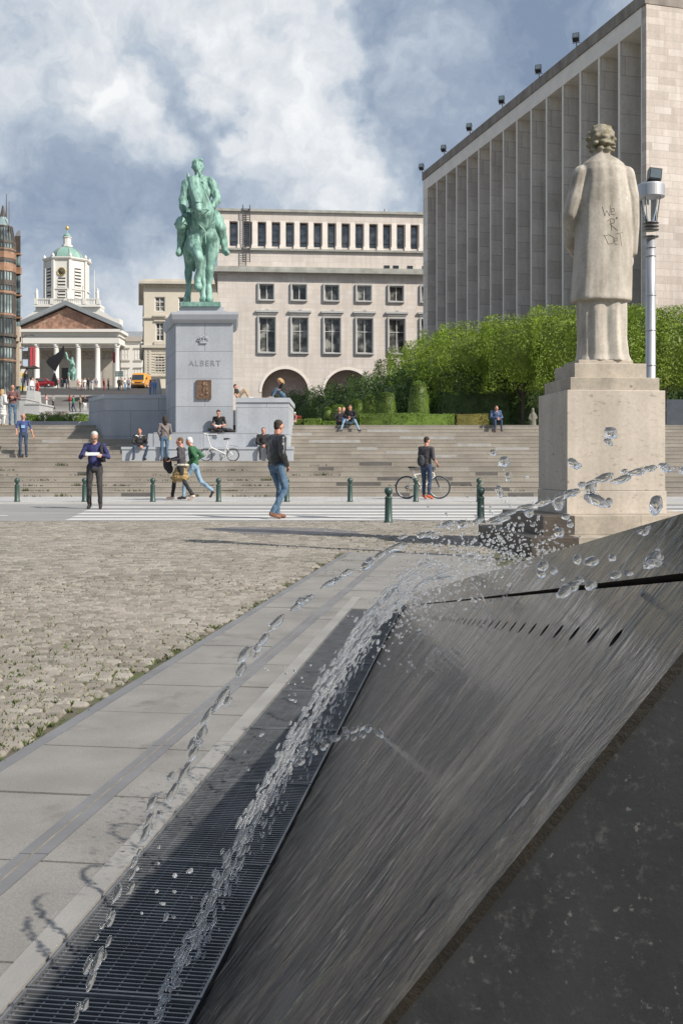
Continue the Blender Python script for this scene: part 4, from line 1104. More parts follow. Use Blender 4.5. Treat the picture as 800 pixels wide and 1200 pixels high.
bx = MB(); bx.bb(-.02, -.5, 0, 0, 0, 0)
# doorway in the lit end wall and the low wing added to shade it
mb = MB(); mb.bb(-.02, -.0, -14.6, -2.2, 0, .01); 
en = MB(); en.bb(-.05, .02, -6.2, -2.55, 0, 15.2, 0); en.build('window', [m_win], cb)
def cbw(xl, yl): 
    v = Matrix.Rotation(TH0, 3, 'Z') @ Vector((xl, yl, 0)); return v
FLD = [(492,201), (521,175), (551,146), (589,112), (632,73), (676,31)]
first = None
for i, (fx, fy) in enumerate(FLD):
    # distance along the front from the pixel column
    # (X0 - .2607 s)/(58 + .9654 s) = (fx-400)/1200
    q = (fx-400)/1200; s_ = (17.255-q*58)/(.9654*q+.2607); s_ = max(.5, min(Lf+.15, s_))
    wv = cbw(s_, .05)
    if first is None:
        r = empty('floodlight', (0,0,0)); a = MB()
        a.box((0,-.25,.55), (.42,.34,.46), M=Matrix.Rotation(R(-25), 3, 'X')); a.build('housing', m_flood, r)
        a = MB(); a.box((0,-.40,.63), (.34,.02,.36), M=Matrix.Rotation(R(-25), 3, 'X')); a.build('lens', m_floodg, r)
        a = MB(); a.tube((0,.1,0), (0,-.05,.5), .035); a.tube((0,.1,.1), (1.3,.6,.45), .02); a.tube((-.25,0,.3), (.25,0,.3), .025); a.build('bracket', m_alud, r); first = r
    else: r = copy_tree(first)
    r.location = (cb.location.x+wv.x, cb.location.y+wv.y, HT); r.rotation_euler.z = R(-20)
    tag(r, ['floodlight at the far left corner of the pillared roof', 'second floodlight from the far corner of the pillared roof', 'third floodlight from the far corner of the pillared roof', 'floodlight midway along the pillared roof edge, fourth from the far corner', 'large floodlight on the pillared roof edge, second from the right', 'largest floodlight on the pillared roof edge, highest in the picture'][i], 'floodlight', 'floodlights along the roof edge')
# projecting wing at right: added to cast the slanting shadow on the end wall
wg = empty('shadow_wing', (27.2, 50.3, 0), TH0, label='lower stone wing added at the right to cast a shadow, mostly outside the frame', cat='building')
mb = MB(); mb.bb(-6, 8, -16, 0, 0, 13.8); mb.build('wall', m_lime, wg); mb = MB(); mb.bb(-6.1, 8.1, -16.1, .1, 13.802, 14.3); mb.build('parapet', m_edge2, wg)

# ================================================================== PALE BUILDING BEHIND THE RIDER
m_pink = cellmat('pale_stone', 1.2, .5, [(0, (.58,.522,.47)), (.5, (.61,.55,.50)), (1, (.64,.58,.535))], joint=.02, jcol=(.50,.45,.40), var=.07, vs=.25, stagger=2.1, fine=.05, fs=5, bump=.1, streak=.12)
m_grey = pmat('grey_stone_trim', (.42,.42,.415), .7, vs=1, var=.1)
m_greyd = pmat('weathered_cornice', (.33,.33,.30), .8, vs=1, var=.25)
m_glass2, t, b, o_ = newmat('office_glass'); ob = t.n('ShaderNodeTexCoord').outputs['Object']
t.put(b.inputs['Base Color'], t.ramp(t.noise(t.scale(ob, (1,1,1.6)), 1.1, 3, .5), [(.35, (.03,.04,.055)), (.5, (.10,.13,.16)), (.65, (.20,.22,.23))])); b.inputs['Roughness'].default_value = .12; b.inputs['Specular IOR Level'].default_value = .9
m_glass3, t, b, o_ = newmat('house_glass'); ob = t.n('ShaderNodeTexCoord').outputs['Object']
t.put(b.inputs['Base Color'], t.ramp(t.noise(ob, .9, 3, .5), [(.40, (.02,.02,.02)), (.52, (.09,.09,.08)), (.60, (.26,.26,.235))])); b.inputs['Roughness'].default_value = .15
KD = 110/1200
db = empty('pale_building', (at(255,0,110).x, 110, 0), R(4.8), label='pale four storey stone building with arches behind the bronze rider', cat='building')
def dx(px_): return (px_-255)*KD*1.03
def dz(py_): return 1+(545-py_)*KD
WD = 27
def wall_holes(mb, x0, x1, z0, z1, y, th, rects, arches=(), mi=0):
    """front face with openings, each with its reveals; arches = (cx, r, z0, zspring)"""
    allr = list(rects)+[(cx-r, cx+r, za, zs+r) for cx, r, za, zs in arches]
    xs = sorted({x0, x1}|{q for r in allr for q in r[:2] if x0 < q < x1}); zs_ = sorted({z0, z1}|{q for r in allr for q in r[2:] if z0 < q < z1})
    for a, b_ in zip(xs, xs[1:]):
        run = None
        for c, d in zip(zs_, zs_[1:]):
            mx, mz = (a+b_)/2, (c+d)/2
            if any(r[0] < mx < r[1] and r[2] < mz < r[3] for r in allr):
                if run: mb.add([(a,y,run[0]), (b_,y,run[0]), (b_,y,run[1]), (a,y,run[1])], [(0,1,2,3)], mi); run = None
            else: run = (run[0], d) if run else (c, d)
        if run: mb.add([(a,y,run[0]), (b_,y,run[0]), (b_,y,run[1]), (a,y,run[1])], [(0,1,2,3)], mi)
    for r in rects:
        a, b_, c, d = r
        mb.add([(a,y,c), (b_,y,c), (b_,y,d), (a,y,d), (a,y+th,c), (b_,y+th,c), (b_,y+th,d), (a,y+th,d)], [(0,4,5,1), (1,5,6,2), (2,6,7,3), (3,7,4,0)], mi)
    for cx, r, za, zs2 in arches:
        n = 20; arc = [(cx-r*math.cos(PI*i/n), zs2+r*math.sin(PI*i/n)) for i in range(n+1)]
        for i in range(n):
            (xa, ya), (xb, yb) = arc[i], arc[i+1]; zt_ = zs2+r
            mb.add([(xa,y,ya), (xb,y,yb), (xb,y,zt_), (xa,y,zt_)], [(0,1,2,3)], mi)
            mb.add([(xa,y,ya), (xb,y,yb), (xb,y+th,yb), (xa,y+th,ya)], [(0,1,2,3)], mi)
        for sx in (-1, 1): mb.add([(cx+sx*r,y,za), (cx+sx*r,y,zs2), (cx+sx*r,y+th,zs2), (cx+sx*r,y+th,za)], [(0,1,2,3)], mi)
wsm = [(302.3+37.3*k, 318.7+37.3*k) for k in range(6)]; wbg = [(302+37.3*k, 320.5+37.3*k) for k in range(6)]
rs = [(dx(a), dx(b_), dz(350), dz(332)) for a, b_ in wsm]+[(dx(a), dx(b_), dz(412), dz(371)) for a, b_ in wbg]
arcs = [(dx(331.7), 27.5*KD, 0, dz(459)), (dx(403), 27.5*KD, 0, dz(459.5)), (dx(474), 27.5*KD, 0, dz(460))]
mb = MB(); wall_holes(mb, 0, WD, 0, dz(316), 0, .45, rs, arcs)
mb.bb(0, WD, .46, 14, -.1, -.0); mb.add([(0,0,0), (0,14,0), (0,14,dz(316)), (0,0,dz(316))], [(0,1,2,3)])
mb.build('wall', m_pink, db, fix=False)
mb = MB(); mb.bb(.1, WD, 2.5, 2.6, 0, dz(428)); mb.bb(.1, WD, .452, 2.6, dz(428), dz(427)); mb.build('arcade', pmat('arcade_stone', (.50,.40,.35), .8), db)
for cx, r, za, zs2 in arcs:
    tm = MB(); n = 22
    for i in range(n):
        a0, a1 = PI*i/n, PI*(i+1)/n; pts_ = []
        for a_, rr_ in ((a0, r), (a1, r), (a1, r+.28), (a0, r+.28)): pts_.append((cx-rr_*math.cos(a_), zs2+rr_*math.sin(a_)))
        tm.add([(x, -.05, z) for x, z in pts_]+[(x, .0, z) for x, z in pts_], [(0,1,2,3), (0,1,5,4), (2,3,7,6)])
    tm.build('arch_trim', m_edge2, db)
def window(parent, x0, x1, z0, z1, y, fr, gl_, mull=(.5,), trans=(), fw=.10, depth=.12, name='window'):
    f = MB(); f.bb(x0, x1, y, y+depth, z0, z0+fw); f.bb(x0, x1, y, y+depth, z1-fw, z1); f.bb(x0, x0+fw, y, y+depth, z0+fw, z1-fw); f.bb(x1-fw, x1, y, y+depth, z0+fw, z1-fw)
    for m_ in mull: xm = x0+(x1-x0)*m_; f.bb(xm-fw*.4, xm+fw*.4, y+.01, y+depth, z0+fw, z1-fw)
    for t_ in trans: zm = z0+(z1-z0)*t_; f.bb(x0+fw, x1-fw, y+.015, y+depth, zm-fw*.35, zm+fw*.35)
    o = f.build(name, fr, parent)
    g_ = MB(); g_.bb(x0+fw*.5, x1-fw*.5, y+depth*.75, y+depth*.9, z0+fw*.5, z1-fw*.5); g_.build('pane', gl_, o); return o
for (a, b_), (c, d) in zip(wsm, wbg):
    window(db, dx(a), dx(b_), dz(350), dz(332), .2, m_wfr, m_glass3, (.5,), (), .09)
    window(db, dx(c), dx(d), dz(412), dz(371), .25, m_wfr, m_glass3, (.5,), (.62,), .09)
    s1 = MB()
    for (x0_, x1_, z0_, z1_) in ((dx(a), dx(b_), dz(350), dz(332)), (dx(c), dx(d), dz(412), dz(371))):
        e = .16
        s1.bb(x0_-e, x0_, -.22, .02, z0_-e, z1_+e); s1.bb(x1_, x1_+e*.8, -.22, .02, z0_-e, z1_+e); s1.bb(x0_, x1_, -.22, .02, z1_, z1_+e); s1.bb(x0_, x1_, -.26, .02, z0_-e, z0_)
    s1.build('window_surround', m_grey, db)
    s2 = MB(); zc = dz(364); xa, xb = dx(c)-.35, dx(d)+.35
    s2.bb(xa, xb, -.28, 0, zc-.1, zc+.12); s2.bb(xa+.15, xb-.15, -.16, 0, zc-.28, zc-.102); s2.box(((xa+xb)/2, -.2, zc+.19), (.35, .2, .14)); s2.build('lintel', m_grey, db)
mb = MB(); mb.bb(-.55, WD, -.75, 14, dz(319), dz(315.5)); mb.bb(-.5, WD, -.6, 14, dz(315.4), dz(313)+.05); mb.build('cornice', m_greyd, db)
rs = [(dx(268.4+16*k), dx(277+16*k), dz(287.5), dz(258.5)) for k in range(14)]
mb = MB(); wall_holes(mb, 0, WD, dz(313)+.052, dz(247), 0, .8, rs); mb.add([(0,0,dz(313)), (0,14,dz(313)), (0,14,dz(247)), (0,0,dz(247))], [(0,1,2,3)]); mb.build('attic_wall', m_pink, db, fix=False)
for k in range(14): 
    window(db, dx(268.4+16*k), dx(277+16*k), dz(287.5), dz(258.5), .62, pmat('dark_frame', (.06,.055,.06), .5) if k == 0 else bpy.data.materials['dark_frame'], m_glass2, (), (.22,), .08)
for k in range(15):
    pm = MB(); xa = dx(268.4+16*k)-7.2*KD*1.03; pm.bb(xa+.1, xa+.58, -.10, -.001, dz(286), dz(258)); pm.bb(xa, xa+.68, -.16, -.001, dz(290), dz(286.1)); pm.build('pilaster', m_edge2, db)
mb = MB(); mb.bb(-.2, WD, -.28, 0, dz(292.5), dz(290.2)); mb.build('sill_band', m_greyd, db)
mb = MB(); mb.bb(-.15, WD, -.25, 14.1, dz(247)+.002, dz(244)); mb.build('roof_edge', m_greyd, db)
for a in (445.5, 456, 472.5, 490):
    v = MB(); v.bb(dx(a), dx(a+6.5), -.05, -.001, dz(318.5)+.5, dz(313)+.5); v.build('vent', m_win, db)
for a, top_ in ((447, 236), (451, 232.5)): v = MB(); v.tube((dx(a), 3, dz(245)), (dx(a), 3, dz(top_)), .14); v.build('chimney', m_alu, db)
v = MB()
for a in (395, 430, 462): v.ell((dx(a), 3, dz(245)), (1.1, 1.1, .35))
v.bb(dx(482), dx(492), 2, 4, dz(245), dz(241)); v.build('skylight', m_edge2, db)
v = MB()
for xx in (283.5, 291.5): 
    v.tube((dx(xx), -.35, dz(307)), (dx(xx), -.35, dz(243)), .05); v.path([(dx(xx), -.35, dz(243)), (dx(xx), -.1, dz(239.5)), (dx(xx), .6, dz(239.5)), (dx(xx), .9, dz(246))], .05, 6)
for k in range(26): v.tube((dx(283.5), -.35, dz(306-k*2.45)), (dx(291.5), -.35, dz(306-k*2.45)), .035, n=6)
v.build('ladder', pmat('ladder_steel', (.07,.07,.08), .5), db)
# ================================================================== CHURCH on the upper square
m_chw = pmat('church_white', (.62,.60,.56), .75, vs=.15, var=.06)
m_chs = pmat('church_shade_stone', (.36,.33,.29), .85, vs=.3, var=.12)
m_dome = pmat('dome_copper', (.20,.34,.29), .6, vs=.5, var=.2)
m_lead = pmat('lead_roof', (.22,.235,.25), .6, vs=.4, var=.15)
m_gold = pmat('gilding', (.75,.55,.16), .3, metal=.7)
m_fres = pmat('painted_pediment', (.28,.16,.115), .8, vs=.9, var=.55, spots=((.48,.40,.27), .58, .7))
m_dk = pmat('dark_opening', (.05,.045,.045), .7)
CH = empty('church', (at(83,0,240).x, 240, 20), label='white church with a temple front and a green dome at the far end', cat='church')
CD = 0
def cx_(px_): return at(px_,0,240+CD).x-CH.location.x
def cz_(py_): return at(0,py_,240+CD).z-20
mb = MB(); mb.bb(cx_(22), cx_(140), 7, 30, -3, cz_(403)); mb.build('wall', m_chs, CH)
for px_ in (20.5, 43.2, 66, 91.8, 114.4, 137):
    c_ = MB(); c_.lathe([(.85,cz_(456)-3), (.85,cz_(454)), (.66,cz_(453)), (.56,cz_(409)), (.60,cz_(408))], (cx_(px_),0,0), 14); o = c_.build('column', m_chw, CH)
    k_ = MB(); k_.lathe([(.6,cz_(408)), (.72,cz_(406)), (.68,cz_(405.5)), (.95,cz_(403.6))], (cx_(px_),0,0), 12); k_.bb(cx_(px_)-.9, cx_(px_)+.9, -.9, .9, cz_(403.5), cz_(402.8)); k_.build('capital', m_chw, o)
mb = MB(); mb.bb(cx_(17.5), cx_(140.5), -1, 7.1, cz_(402.7), cz_(395)); mb.bb(cx_(17.5), cx_(140.5), -.8, 7.1, cz_(394.8), cz_(390)); mb.bb(cx_(16), cx_(143), -1.9, 7.3, cz_(389.9), cz_(386.5)); mb.build('entablature', m_chw, CH)
mb = MB(); mb.bb(cx_(17), cx_(142), -1.2, 7.2, cz_(395), cz_(394.8)); mb.build('string_course', m_chs, CH)
mb = MB(); A = [(cx_(20),cz_(386.4)), (cx_(140),cz_(386.4)), (cx_(79.5),cz_(360.5))]
mb.add([(x,-.7,z) for x, z in A]+[(x,3,z) for x, z in A], [(0,1,2), (3,5,4), (0,3,4,1)]); mb.build('tympanum', m_fres, CH)
mb = MB()
for (xa, za), (xb, zb) in (((cx_(15),cz_(387)), (cx_(79.5),cz_(358.6))), ((cx_(144.5),cz_(387)), (cx_(79.5),cz_(358.6)))):
    mb.hull2([(xa,-2,za), (xb,-2,zb), (xb,-2,zb+1.1), (xa,-2,za+1.0)], [(xa-1.5,8.9,za), (xb-1.5,8.9,zb), (xb-1.5,8.9,zb+1.1), (xa-1.5,8.9,za+1.0)])
mb.build('gable_cornice', m_lead, CH)
CD = 9.5
# broad attic with sloping shoulders, balustrade, statues
mb = MB(); mb.prism([(0,0)], 0, 0) if False else None
sh_ = [(24,386), (24,374.5), (41,363), (41,359.5), (117,359.5), (117,363), (133,372.5), (139.5,372.5), (139.5,386)]
mb.hull2([(cx_(a),10,cz_(b_)) for a, b_ in sh_], [(cx_(a),14,cz_(b_)) for a, b_ in sh_]); mb.build('attic', m_chw, CH)
mb = MB(); mb.bb(cx_(40.5), cx_(117.5), 9.2, 9.8, cz_(351), cz_(349.7)); mb.bb(cx_(40.5), cx_(117.5), 9.2, 14, cz_(359.4), cz_(356.5))
for i in range(34): mb.bb(cx_(41.5+2.25*i), cx_(42.7+2.25*i), 9.35, 9.65, cz_(356.5), cz_(351))
for a in (40.5, 59, 75, 97, 113.5): mb.bb(cx_(a), cx_(a+4), 9.1, 9.9, cz_(356.4), cz_(349.5))
mb.build('balustrade', m_chw, CH)
for a in (43, 79.5, 114.3):
    f = Fig(); X, Z = cx_(a), cz_(349.5); f.chain([(X,9.5,Z), (X,9.5,Z+1.2), (X,9.5,Z+1.9)], [.42, .38, .22]); f.ell((X,9.5,Z+2.25), (.2,.2,.25)); f.chain([(X-.3,9.5,Z+1.7), (X-.45,9.4,Z+1.2)], [.14,.1]); f.chain([(X+.3,9.5,Z+1.7), (X+.5,9.4,Z+2.0)], [.14,.1])
    f.build('rooftop_figure', m_chw, CH, voxel=.12, smooth=1)
for a, tp in ((49.7, 312), (107.6, 314)): mb = MB(); mb.tube((cx_(a), 12, cz_(360)), (cx_(a), 12, cz_(tp)), .14, .08, 6); mb.build('flagpole', m_chw, CH)
def octo(cx, cy, r, rot=PI/8): return [(cx+r*math.cos(rot+i*PI/4), cy+r*math.sin(rot+i*PI/4)) for i in range(8)]
CD = 17
tcx, tcy, tr_ = cx_(78.8), 17, 25.6*.2*1.06
CD = 12
mb = MB(); mb.prism(octo(tcx,tcy,tr_), cz_(362), cz_(303.5)); mb.prism(octo(tcx,tcy,tr_+.25), cz_(338.5), cz_(337)); mb.build('tower', m_chw, CH)
for i in range(8):
    a = PI/8+i*PI/4
    if math.sin(a) > .2: continue
    q = MB(); q.box((tcx+(tr_+.05)*math.cos(a), tcy+(tr_+.05)*math.sin(a), (cz_(362)+cz_(304))/2), (.55,.7,cz_(304)-cz_(362)), a); q.build('pilaster', m_chw, CH)
for i, nm in ((5,'l'), (6,'c'), (7,'r')):
    a = i*PI/4; ap = tr_*math.cos(PI/8); px0, py0 = tcx+ap*math.cos(a), tcy+ap*math.sin(a)
    for z0, z1, n in ((cz_(336.5), cz_(313 if i != 6 else 325), 6 if i != 6 else 3), (cz_(352), cz_(340.5), 3)):
        q = MB(); q.box((px0, py0, (z0+z1)/2), (.12, 1.75, z1-z0), a); o = q.build('belfry_opening', m_dk, CH)
        l_ = MB()
        for j in range(n): l_.box((px0+.12*math.cos(a), py0+.12*math.sin(a), z0+(z1-z0)*(j+.25)/n), (.12, 1.8, (z1-z0)/n*.5), a)
        l_.build('louvre', m_chw, o)
a = 6*PI/4; ck = MB(); cxk, cyk, czk = tcx, tcy-ap-.12, cz_(318); ck.lathe([(0.01,0), (1.0,0), (1.0,.12), (0.01,.12)], n=20)
ck.v = [(x+cxk, -z+cyk+.0, y+czk) for x, y, z in ck.v]; o = ck.build('clock', m_dk, CH)
ck = MB(); ck.torus((cxk,cyk-.14,czk), .95, .07, 'Y', 20, 5)
for i in range(12): th = i*PI/6; ck.box((cxk+.75*math.sin(th), cyk-.14, czk+.75*math.cos(th)), (.09,.05,.22), M=Matrix.Rotation(th, 3, 'Y'))
ck.box((cxk-.12, cyk-.16, czk+.18), (.08,.05,.5), M=Matrix.Rotation(R(-35), 3, 'Y')); ck.box((cxk+.2, cyk-.16, czk+.2), (.06,.05,.7), M=Matrix.Rotation(R(45), 3, 'Y')); ck.build('dial', m_gold, o)
mb = MB(); mb.prism(octo(tcx,tcy,tr_+.35), cz_(303.4), cz_(302), top=octo(tcx,tcy,tr_+.6)); mb.prism(octo(tcx,tcy,tr_+.6), cz_(301.9), cz_(300.6)); mb.build('tower_cornice', m_chw, CH)
mb = MB(); dr_ = 20.3*.2*1.02; rings = []
for j in range(9): th = PI/2*j/8*.93; r2 = dr_*math.cos(th); rings.append([(x, y, cz_(300.5)+17.2*.2*math.sin(th)*1.0) for x, y in octo(tcx,tcy,r2)])
mb.loft(rings, 0, smooth=False); o = mb.build('dome', m_dome, CH)
for i in range(8):
    q = MB(); q.path([Vector(rg[i])*1.0 for rg in rings], .11, 6); q.build('rib', m_lead, o)
for i in range(8):
    a_ = PI/8+i*PI/4; q = MB(); q.lathe([(.3,0), (.42,.4), (.2,.8), (.02,1.0)], (tcx+(tr_+.1)*math.cos(a_), tcy+(tr_+.1)*math.sin(a_), cz_(300.6)), 8); q.build('urn', m_chw, CH)
mb = MB(); mb.prism(octo(tcx,tcy,1.35), cz_(284.5), cz_(282)); mb.prism(octo(tcx,tcy,.95), cz_(282), cz_(273.5)); mb.prism(octo(tcx,tcy,1.15), cz_(273.4), cz_(272.4)); mb.build('lantern', m_chw, CH)
mb = MB(); mb.lathe([(1.0,cz_(272.3)), (.95,cz_(270.5)), (.5,cz_(268)), (.12,cz_(267.3)), (.08,cz_(263))], (tcx,tcy,0), 12); mb.build('lantern_dome', m_dome, CH)
mb = MB(); mb.ell((tcx,tcy,cz_(261.5)), (.48,.48,.48)); mb.box((tcx,tcy,cz_(258.3)), (.08,.08,.5)); mb.box((tcx,tcy,cz_(258.3)), (.34,.07,.08)); mb.build('gilt_ball', m_gold, CH)
CD = 7
for a in (26, 49, 71.5, 97, 120):
    q = MB(); q.bb(cx_(a), cx_(a+13), 6.9, 6.99, cz_(421), cz_(411)); q.build('relief_panel', pmat('relief', (.26,.23,.20), .9, vs=2, var=.4, bump=1, bs=4) if a == 26 else bpy.data.materials['relief'], CH)
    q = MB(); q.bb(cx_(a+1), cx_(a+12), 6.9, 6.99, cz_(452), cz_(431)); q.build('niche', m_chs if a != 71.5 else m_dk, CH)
# wing of the square to the right of the church
WG = empty('white_house', (at(140,0,246).x, 246, 19), label='white house with tall windows joined to the right of the church', cat='house')
def wx(px_): return (px_-140)*.205
def wz(py_): return 1+(545-py_)*.205-19
mb = MB(); mb.bb(.3, wx(166), 0, 14, -3, wz(397)); mb.build('wall', m_chw, WG)
mb = MB(); mb.bb(.2, wx(166), -.6, 14, wz(400), wz(394.5)); mb.build('cornice', m_chs, WG)
mb = MB(); x1 = wx(166); mb.add([(.3,-.3,wz(394.4)), (x1,-.3,wz(394.4)), (x1,14,wz(394.4)), (.3,14,wz(394.4)), (.3,5,wz(385)), (x1,5,wz(385))], [(0,1,5,4), (2,3,4,5), (1,2,5), (3,0,4)]); mb.build('roof', m_lead, WG)
for a in (143, 158):
    for y0, y1 in ((421.5, 409), (446, 432)):
        window(WG, wx(a), wx(a+8), wz(y0), wz(y1), -.08, m_chw, m_glass3, (.5,), (.5,), .16, .14)
        q = MB(); q.bb(wx(a-1.2), wx(a+9.2), -.2, -.001, wz(y0)-.4, wz(y0)-.05); q.bb(wx(a-1.2), wx(a+9.2), -.25, -.001, wz(y1)+.1, wz(y1)+.35); q.build('window_surround', m_chs, WG)

# ---- cream palace block
PB = empty('palace', (at(168.5,0,165).x, 165, 13.3), R(3), label='cream neoclassical palace with a heavy cornice left of the monument', cat='palace')
KP = 165/1200
def px2(p_): return (p_-168.5)*KP
def pz2(p_): return 1+(545-p_)*KP-13.3
m_cream = pmat('cream_stone', (.57,.52,.43), .8, vs=.25, var=.08)
m_cream2 = pmat('cream_trim', (.50,.46,.39), .8, vs=.5, var=.12)
rects = []
for c_ in (187, 214.5, 241): rects += [(px2(c_-6), px2(c_+6), pz2(364.5), pz2(347.5)), (px2(c_-4.8), px2(c_+4.8), pz2(399), pz2(377.5))]
mb = MB(); wall_holes(mb, 0, px2(262), -2, pz2(334), 0, .5, rects, [(px2(c_), 5.6*KP, pz2(437.5), pz2(421.5)) for c_ in (187, 214.5, 241)])
DW = 22; SX = -3.2
mb.add([(0,0,-2), (SX,DW,-2), (SX,DW,pz2(334)), (0,0,pz2(334))], [(0,1,2,3)]); mb.add([(SX,DW,-2), (20,DW,-2), (20,DW,pz2(334)), (SX,DW,pz2(334))], [(0,1,2,3)]); mb.build('wall', m_cream, PB, fix=False)
mb = MB(); mb.prism([(-.7,-.9), (px2(262),-.9), (px2(262),DW), (SX-.8,DW)], pz2(333), pz2(330)); mb.prism([(-.2,-.3), (px2(262),-.3), (px2(262),DW), (SX-.2,DW)], pz2(330)+.01, pz2(327)); mb.build('cornice', m_cream2, PB)
mb = MB()
for i in range(42): mb.bb(px2(170+2.2*i), px2(171.2+2.2*i), -.6, -.001, pz2(336), pz2(333)-.01)
mb.prism([(-.25,-.3), (px2(262),-.3), (px2(262),-.001), (-.25,-.001)], pz2(373), pz2(371)); mb.prism([(-.35,-.45), (px2(262),-.45), (px2(262),-.001), (-.35,-.001)], pz2(407.5), pz2(404.5)); mb.prism([(-.2,-.3), (px2(262),-.3), (px2(262),-.001), (-.2,-.001)], pz2(441), pz2(438.8))
for p_ in (168.8, 173.5): mb.bb(px2(p_)+.1, px2(p_)+.5, -.14, -.001, pz2(438), pz2(408))
for k in range(9): mb.bb(.05, px2(262), -.10, -.001, pz2(411.5+3.1*k), pz2(410.2+3.1*k))
mb.build('moulding', m_cream2, PB)
for c_ in (187, 214.5, 241):
    window(PB, px2(c_-6), px2(c_+6), pz2(364.5), pz2(347.5), .2, m_chw, m_glass3, (.5,), (.33,.66), .14, .2)
    window(PB, px2(c_-4.8), px2(c_+4.8), pz2(399), pz2(377.5), .2, m_chw, m_glass3, (.5,), (.33,.66), .14, .2)
    window(PB, px2(c_-5.6), px2(c_+5.6), pz2(437.5), pz2(416), .2, m_chw, m_glass3, (.33,.67), (.3,.6), .15, .2)
    q = MB(); q.bb(px2(c_-7.5), px2(c_+7.5), -.5, -.001, pz2(371.0), pz2(369)); q.bb(px2(c_-6.4), px2(c_+6.4), -.25, -.001, pz2(376.5), pz2(375)); q.bb(px2(c_-6.6), px2(c_+6.6), -.2, -.001, pz2(403.8), pz2(400)); q.build('window_surround', m_cream2, PB)
for j in range(5):
    yy = 3+j*3.8
    for za, zb in ((364.5, 347.5), (399, 377.5), (437, 418)):
        X = SX*yy/DW; q = MB(); q.box((X-.05, yy, (pz2(za)+pz2(zb))/2), (.1, 1.5, pz2(zb)-pz2(za)), math.atan2(-SX, DW)); q.build('side_window', m_glass3, PB)
    q = MB(); q.box((SX*yy/DW-.25, yy, pz2(404)), (.5, 2.2, 1.0)); q.build('side_balcony', m_cream2, PB)

# ---- iron and glass store on the left edge
OB = empty('iron_glass_building', (at(8,0,131).x, 131, 8), label='dark iron and glass art nouveau building with copper bands at the left edge', cat='building')
KO = 131/1200
m_iron = pmat('dark_ironwork', (.075,.062,.052), .55, vs=1.5, var=.35)
m_cop = pmat('copper_band', (.30,.17,.105), .55, vs=1.3, var=.3)
m_band2 = pmat('sandstone_band', (.50,.42,.33), .8, vs=1, var=.15)
m_bayg, t, b, o_ = newmat('bay_glass'); ob = t.n('ShaderNodeTexCoord').outputs['Object']
t.put(b.inputs['Base Color'], t.ramp(t.noise(ob, .45, 3, .5), [(.38, (.05,.07,.08)), (.55, (.22,.29,.30)), (.7, (.42,.50,.50))])); b.inputs['Roughness'].default_value = .12
def ox(p_): return (p_-8)*KO
def oz(p_): return 1+(545-p_)*KO-8
def bay(r): 
    cx, cy = ox(3)-.6, 2.0; return [(cx+r*math.cos(PI/8+i*PI/4), cy+r*math.sin(PI/8+i*PI/4)) for i in range(8)]
rb = 1.32*1.0
def layer(mb, za, zb, r, mi, r2=None): mb.prism(bay(r), oz(za), oz(zb), mi, top=bay(r2) if r2 else None)
lv = [(455,420), (420,403), (403,392), (366,339), (330,314), (303,290)]
G = MB(); layer(G, 470, 281, 1.50, 0); layer(G, 281, 262, 1.45, 0, 1.15); layer(G, 262, 250, 1.15, 0, .45); G.build('bay_window', m_bayg, OB)
I = MB()
for za, zb, r in ((423,418,1.66), (405,401,1.7), (393,389.5,1.78), (371,365,1.64), (343,338,1.62), (332,326,1.62), (304,300,1.62), (292,288,1.6), (282,279,1.58), (263,261,1.25)): layer(I, za, zb, r, 0)
for i in range(8):
    for u in (0, .33, .66):
        a0, a1 = bay(1.54)[i], bay(1.54)[(i+1)%8]; x, y = a0[0]+(a1[0]-a0[0])*u, a0[1]+(a1[1]-a0[1])*u
        I.tube((x,y,oz(470)), (x,y,oz(281)), .055 if u else .10, n=6)
        b0, b1 = bay(1.2)[i], bay(1.2)[(i+1)%8]; xx, yy = b0[0]+(b1[0]-b0[0])*u, b0[1]+(b1[1]-b0[1])*u
        I.tube((x,y,oz(281)), (xx,yy,oz(262)), .05, n=6)
I.tube((ox(1.5),2,oz(255)), (ox(1.5),2,oz(222)), .09, .04, 6); I.tube((ox(7),1.2,oz(268)), (ox(7),1.2,oz(233)), .05, .03, 6); layer(I, 250, 236, .42, 0, .1)
I.build('ironwork', m_iron, OB)
for za, zb in ((421.5,420), (391,390), (367.5,365.5), (341.5,339), (300,292.5), (315.5,306), (290,288.6)): C_ = MB(); layer(C_, za, zb, 1.70 if za > 385 else 1.645, 0); C_.build('copper_band', m_cop, OB)
ox0 = ox
def ox(p_): return ox0(p_)-1.25
B2 = MB(); B2.prism([(ox(-60),2.6), (ox(17.5),2.6), (ox(17.5)-4.6,16), (ox(-60),16)], -6, oz(285)); B2.prism([(ox(17.4),4), (ox(24),4), (ox(24)-4.2,16), (ox(17.4)-4.2,16)], -6, oz(268)); B2.build('rear_wall', m_iron, OB)
for za, zb in ((460,424), (417,406), (399,372), (364,343), (337,316), (304,292)):
    for a, b_, yy in ((17.9, 20.4, 3.9), (21, 23.7, 3.9), (12, 17, 2.5)):
        q = MB(); q.bb(ox(a), ox(b_), yy, yy+.05, oz(za), oz(zb)); q.build('side_window', m_bayg, OB)
for za, zb in ((422,419), (404,402), (368,366), (341,339), (314,306), (291,289)):
    q = MB(); q.bb(ox(11.5), ox(24.5), 2.45 if False else 3.7, 4.4, oz(za), oz(zb)); q.build('copper_band', m_cop, OB)
q = MB(); q.loft([[(ox(17.2)-e, y, oz(268)), (ox(24.3)-e, y, oz(268)), (ox(23.4)-e, y, oz(260)), (ox(19.5)-e, y, oz(263))] for y, e in ((4, 0), (15, 3.9))], smooth=False); q.build('roof', m_lead, OB)
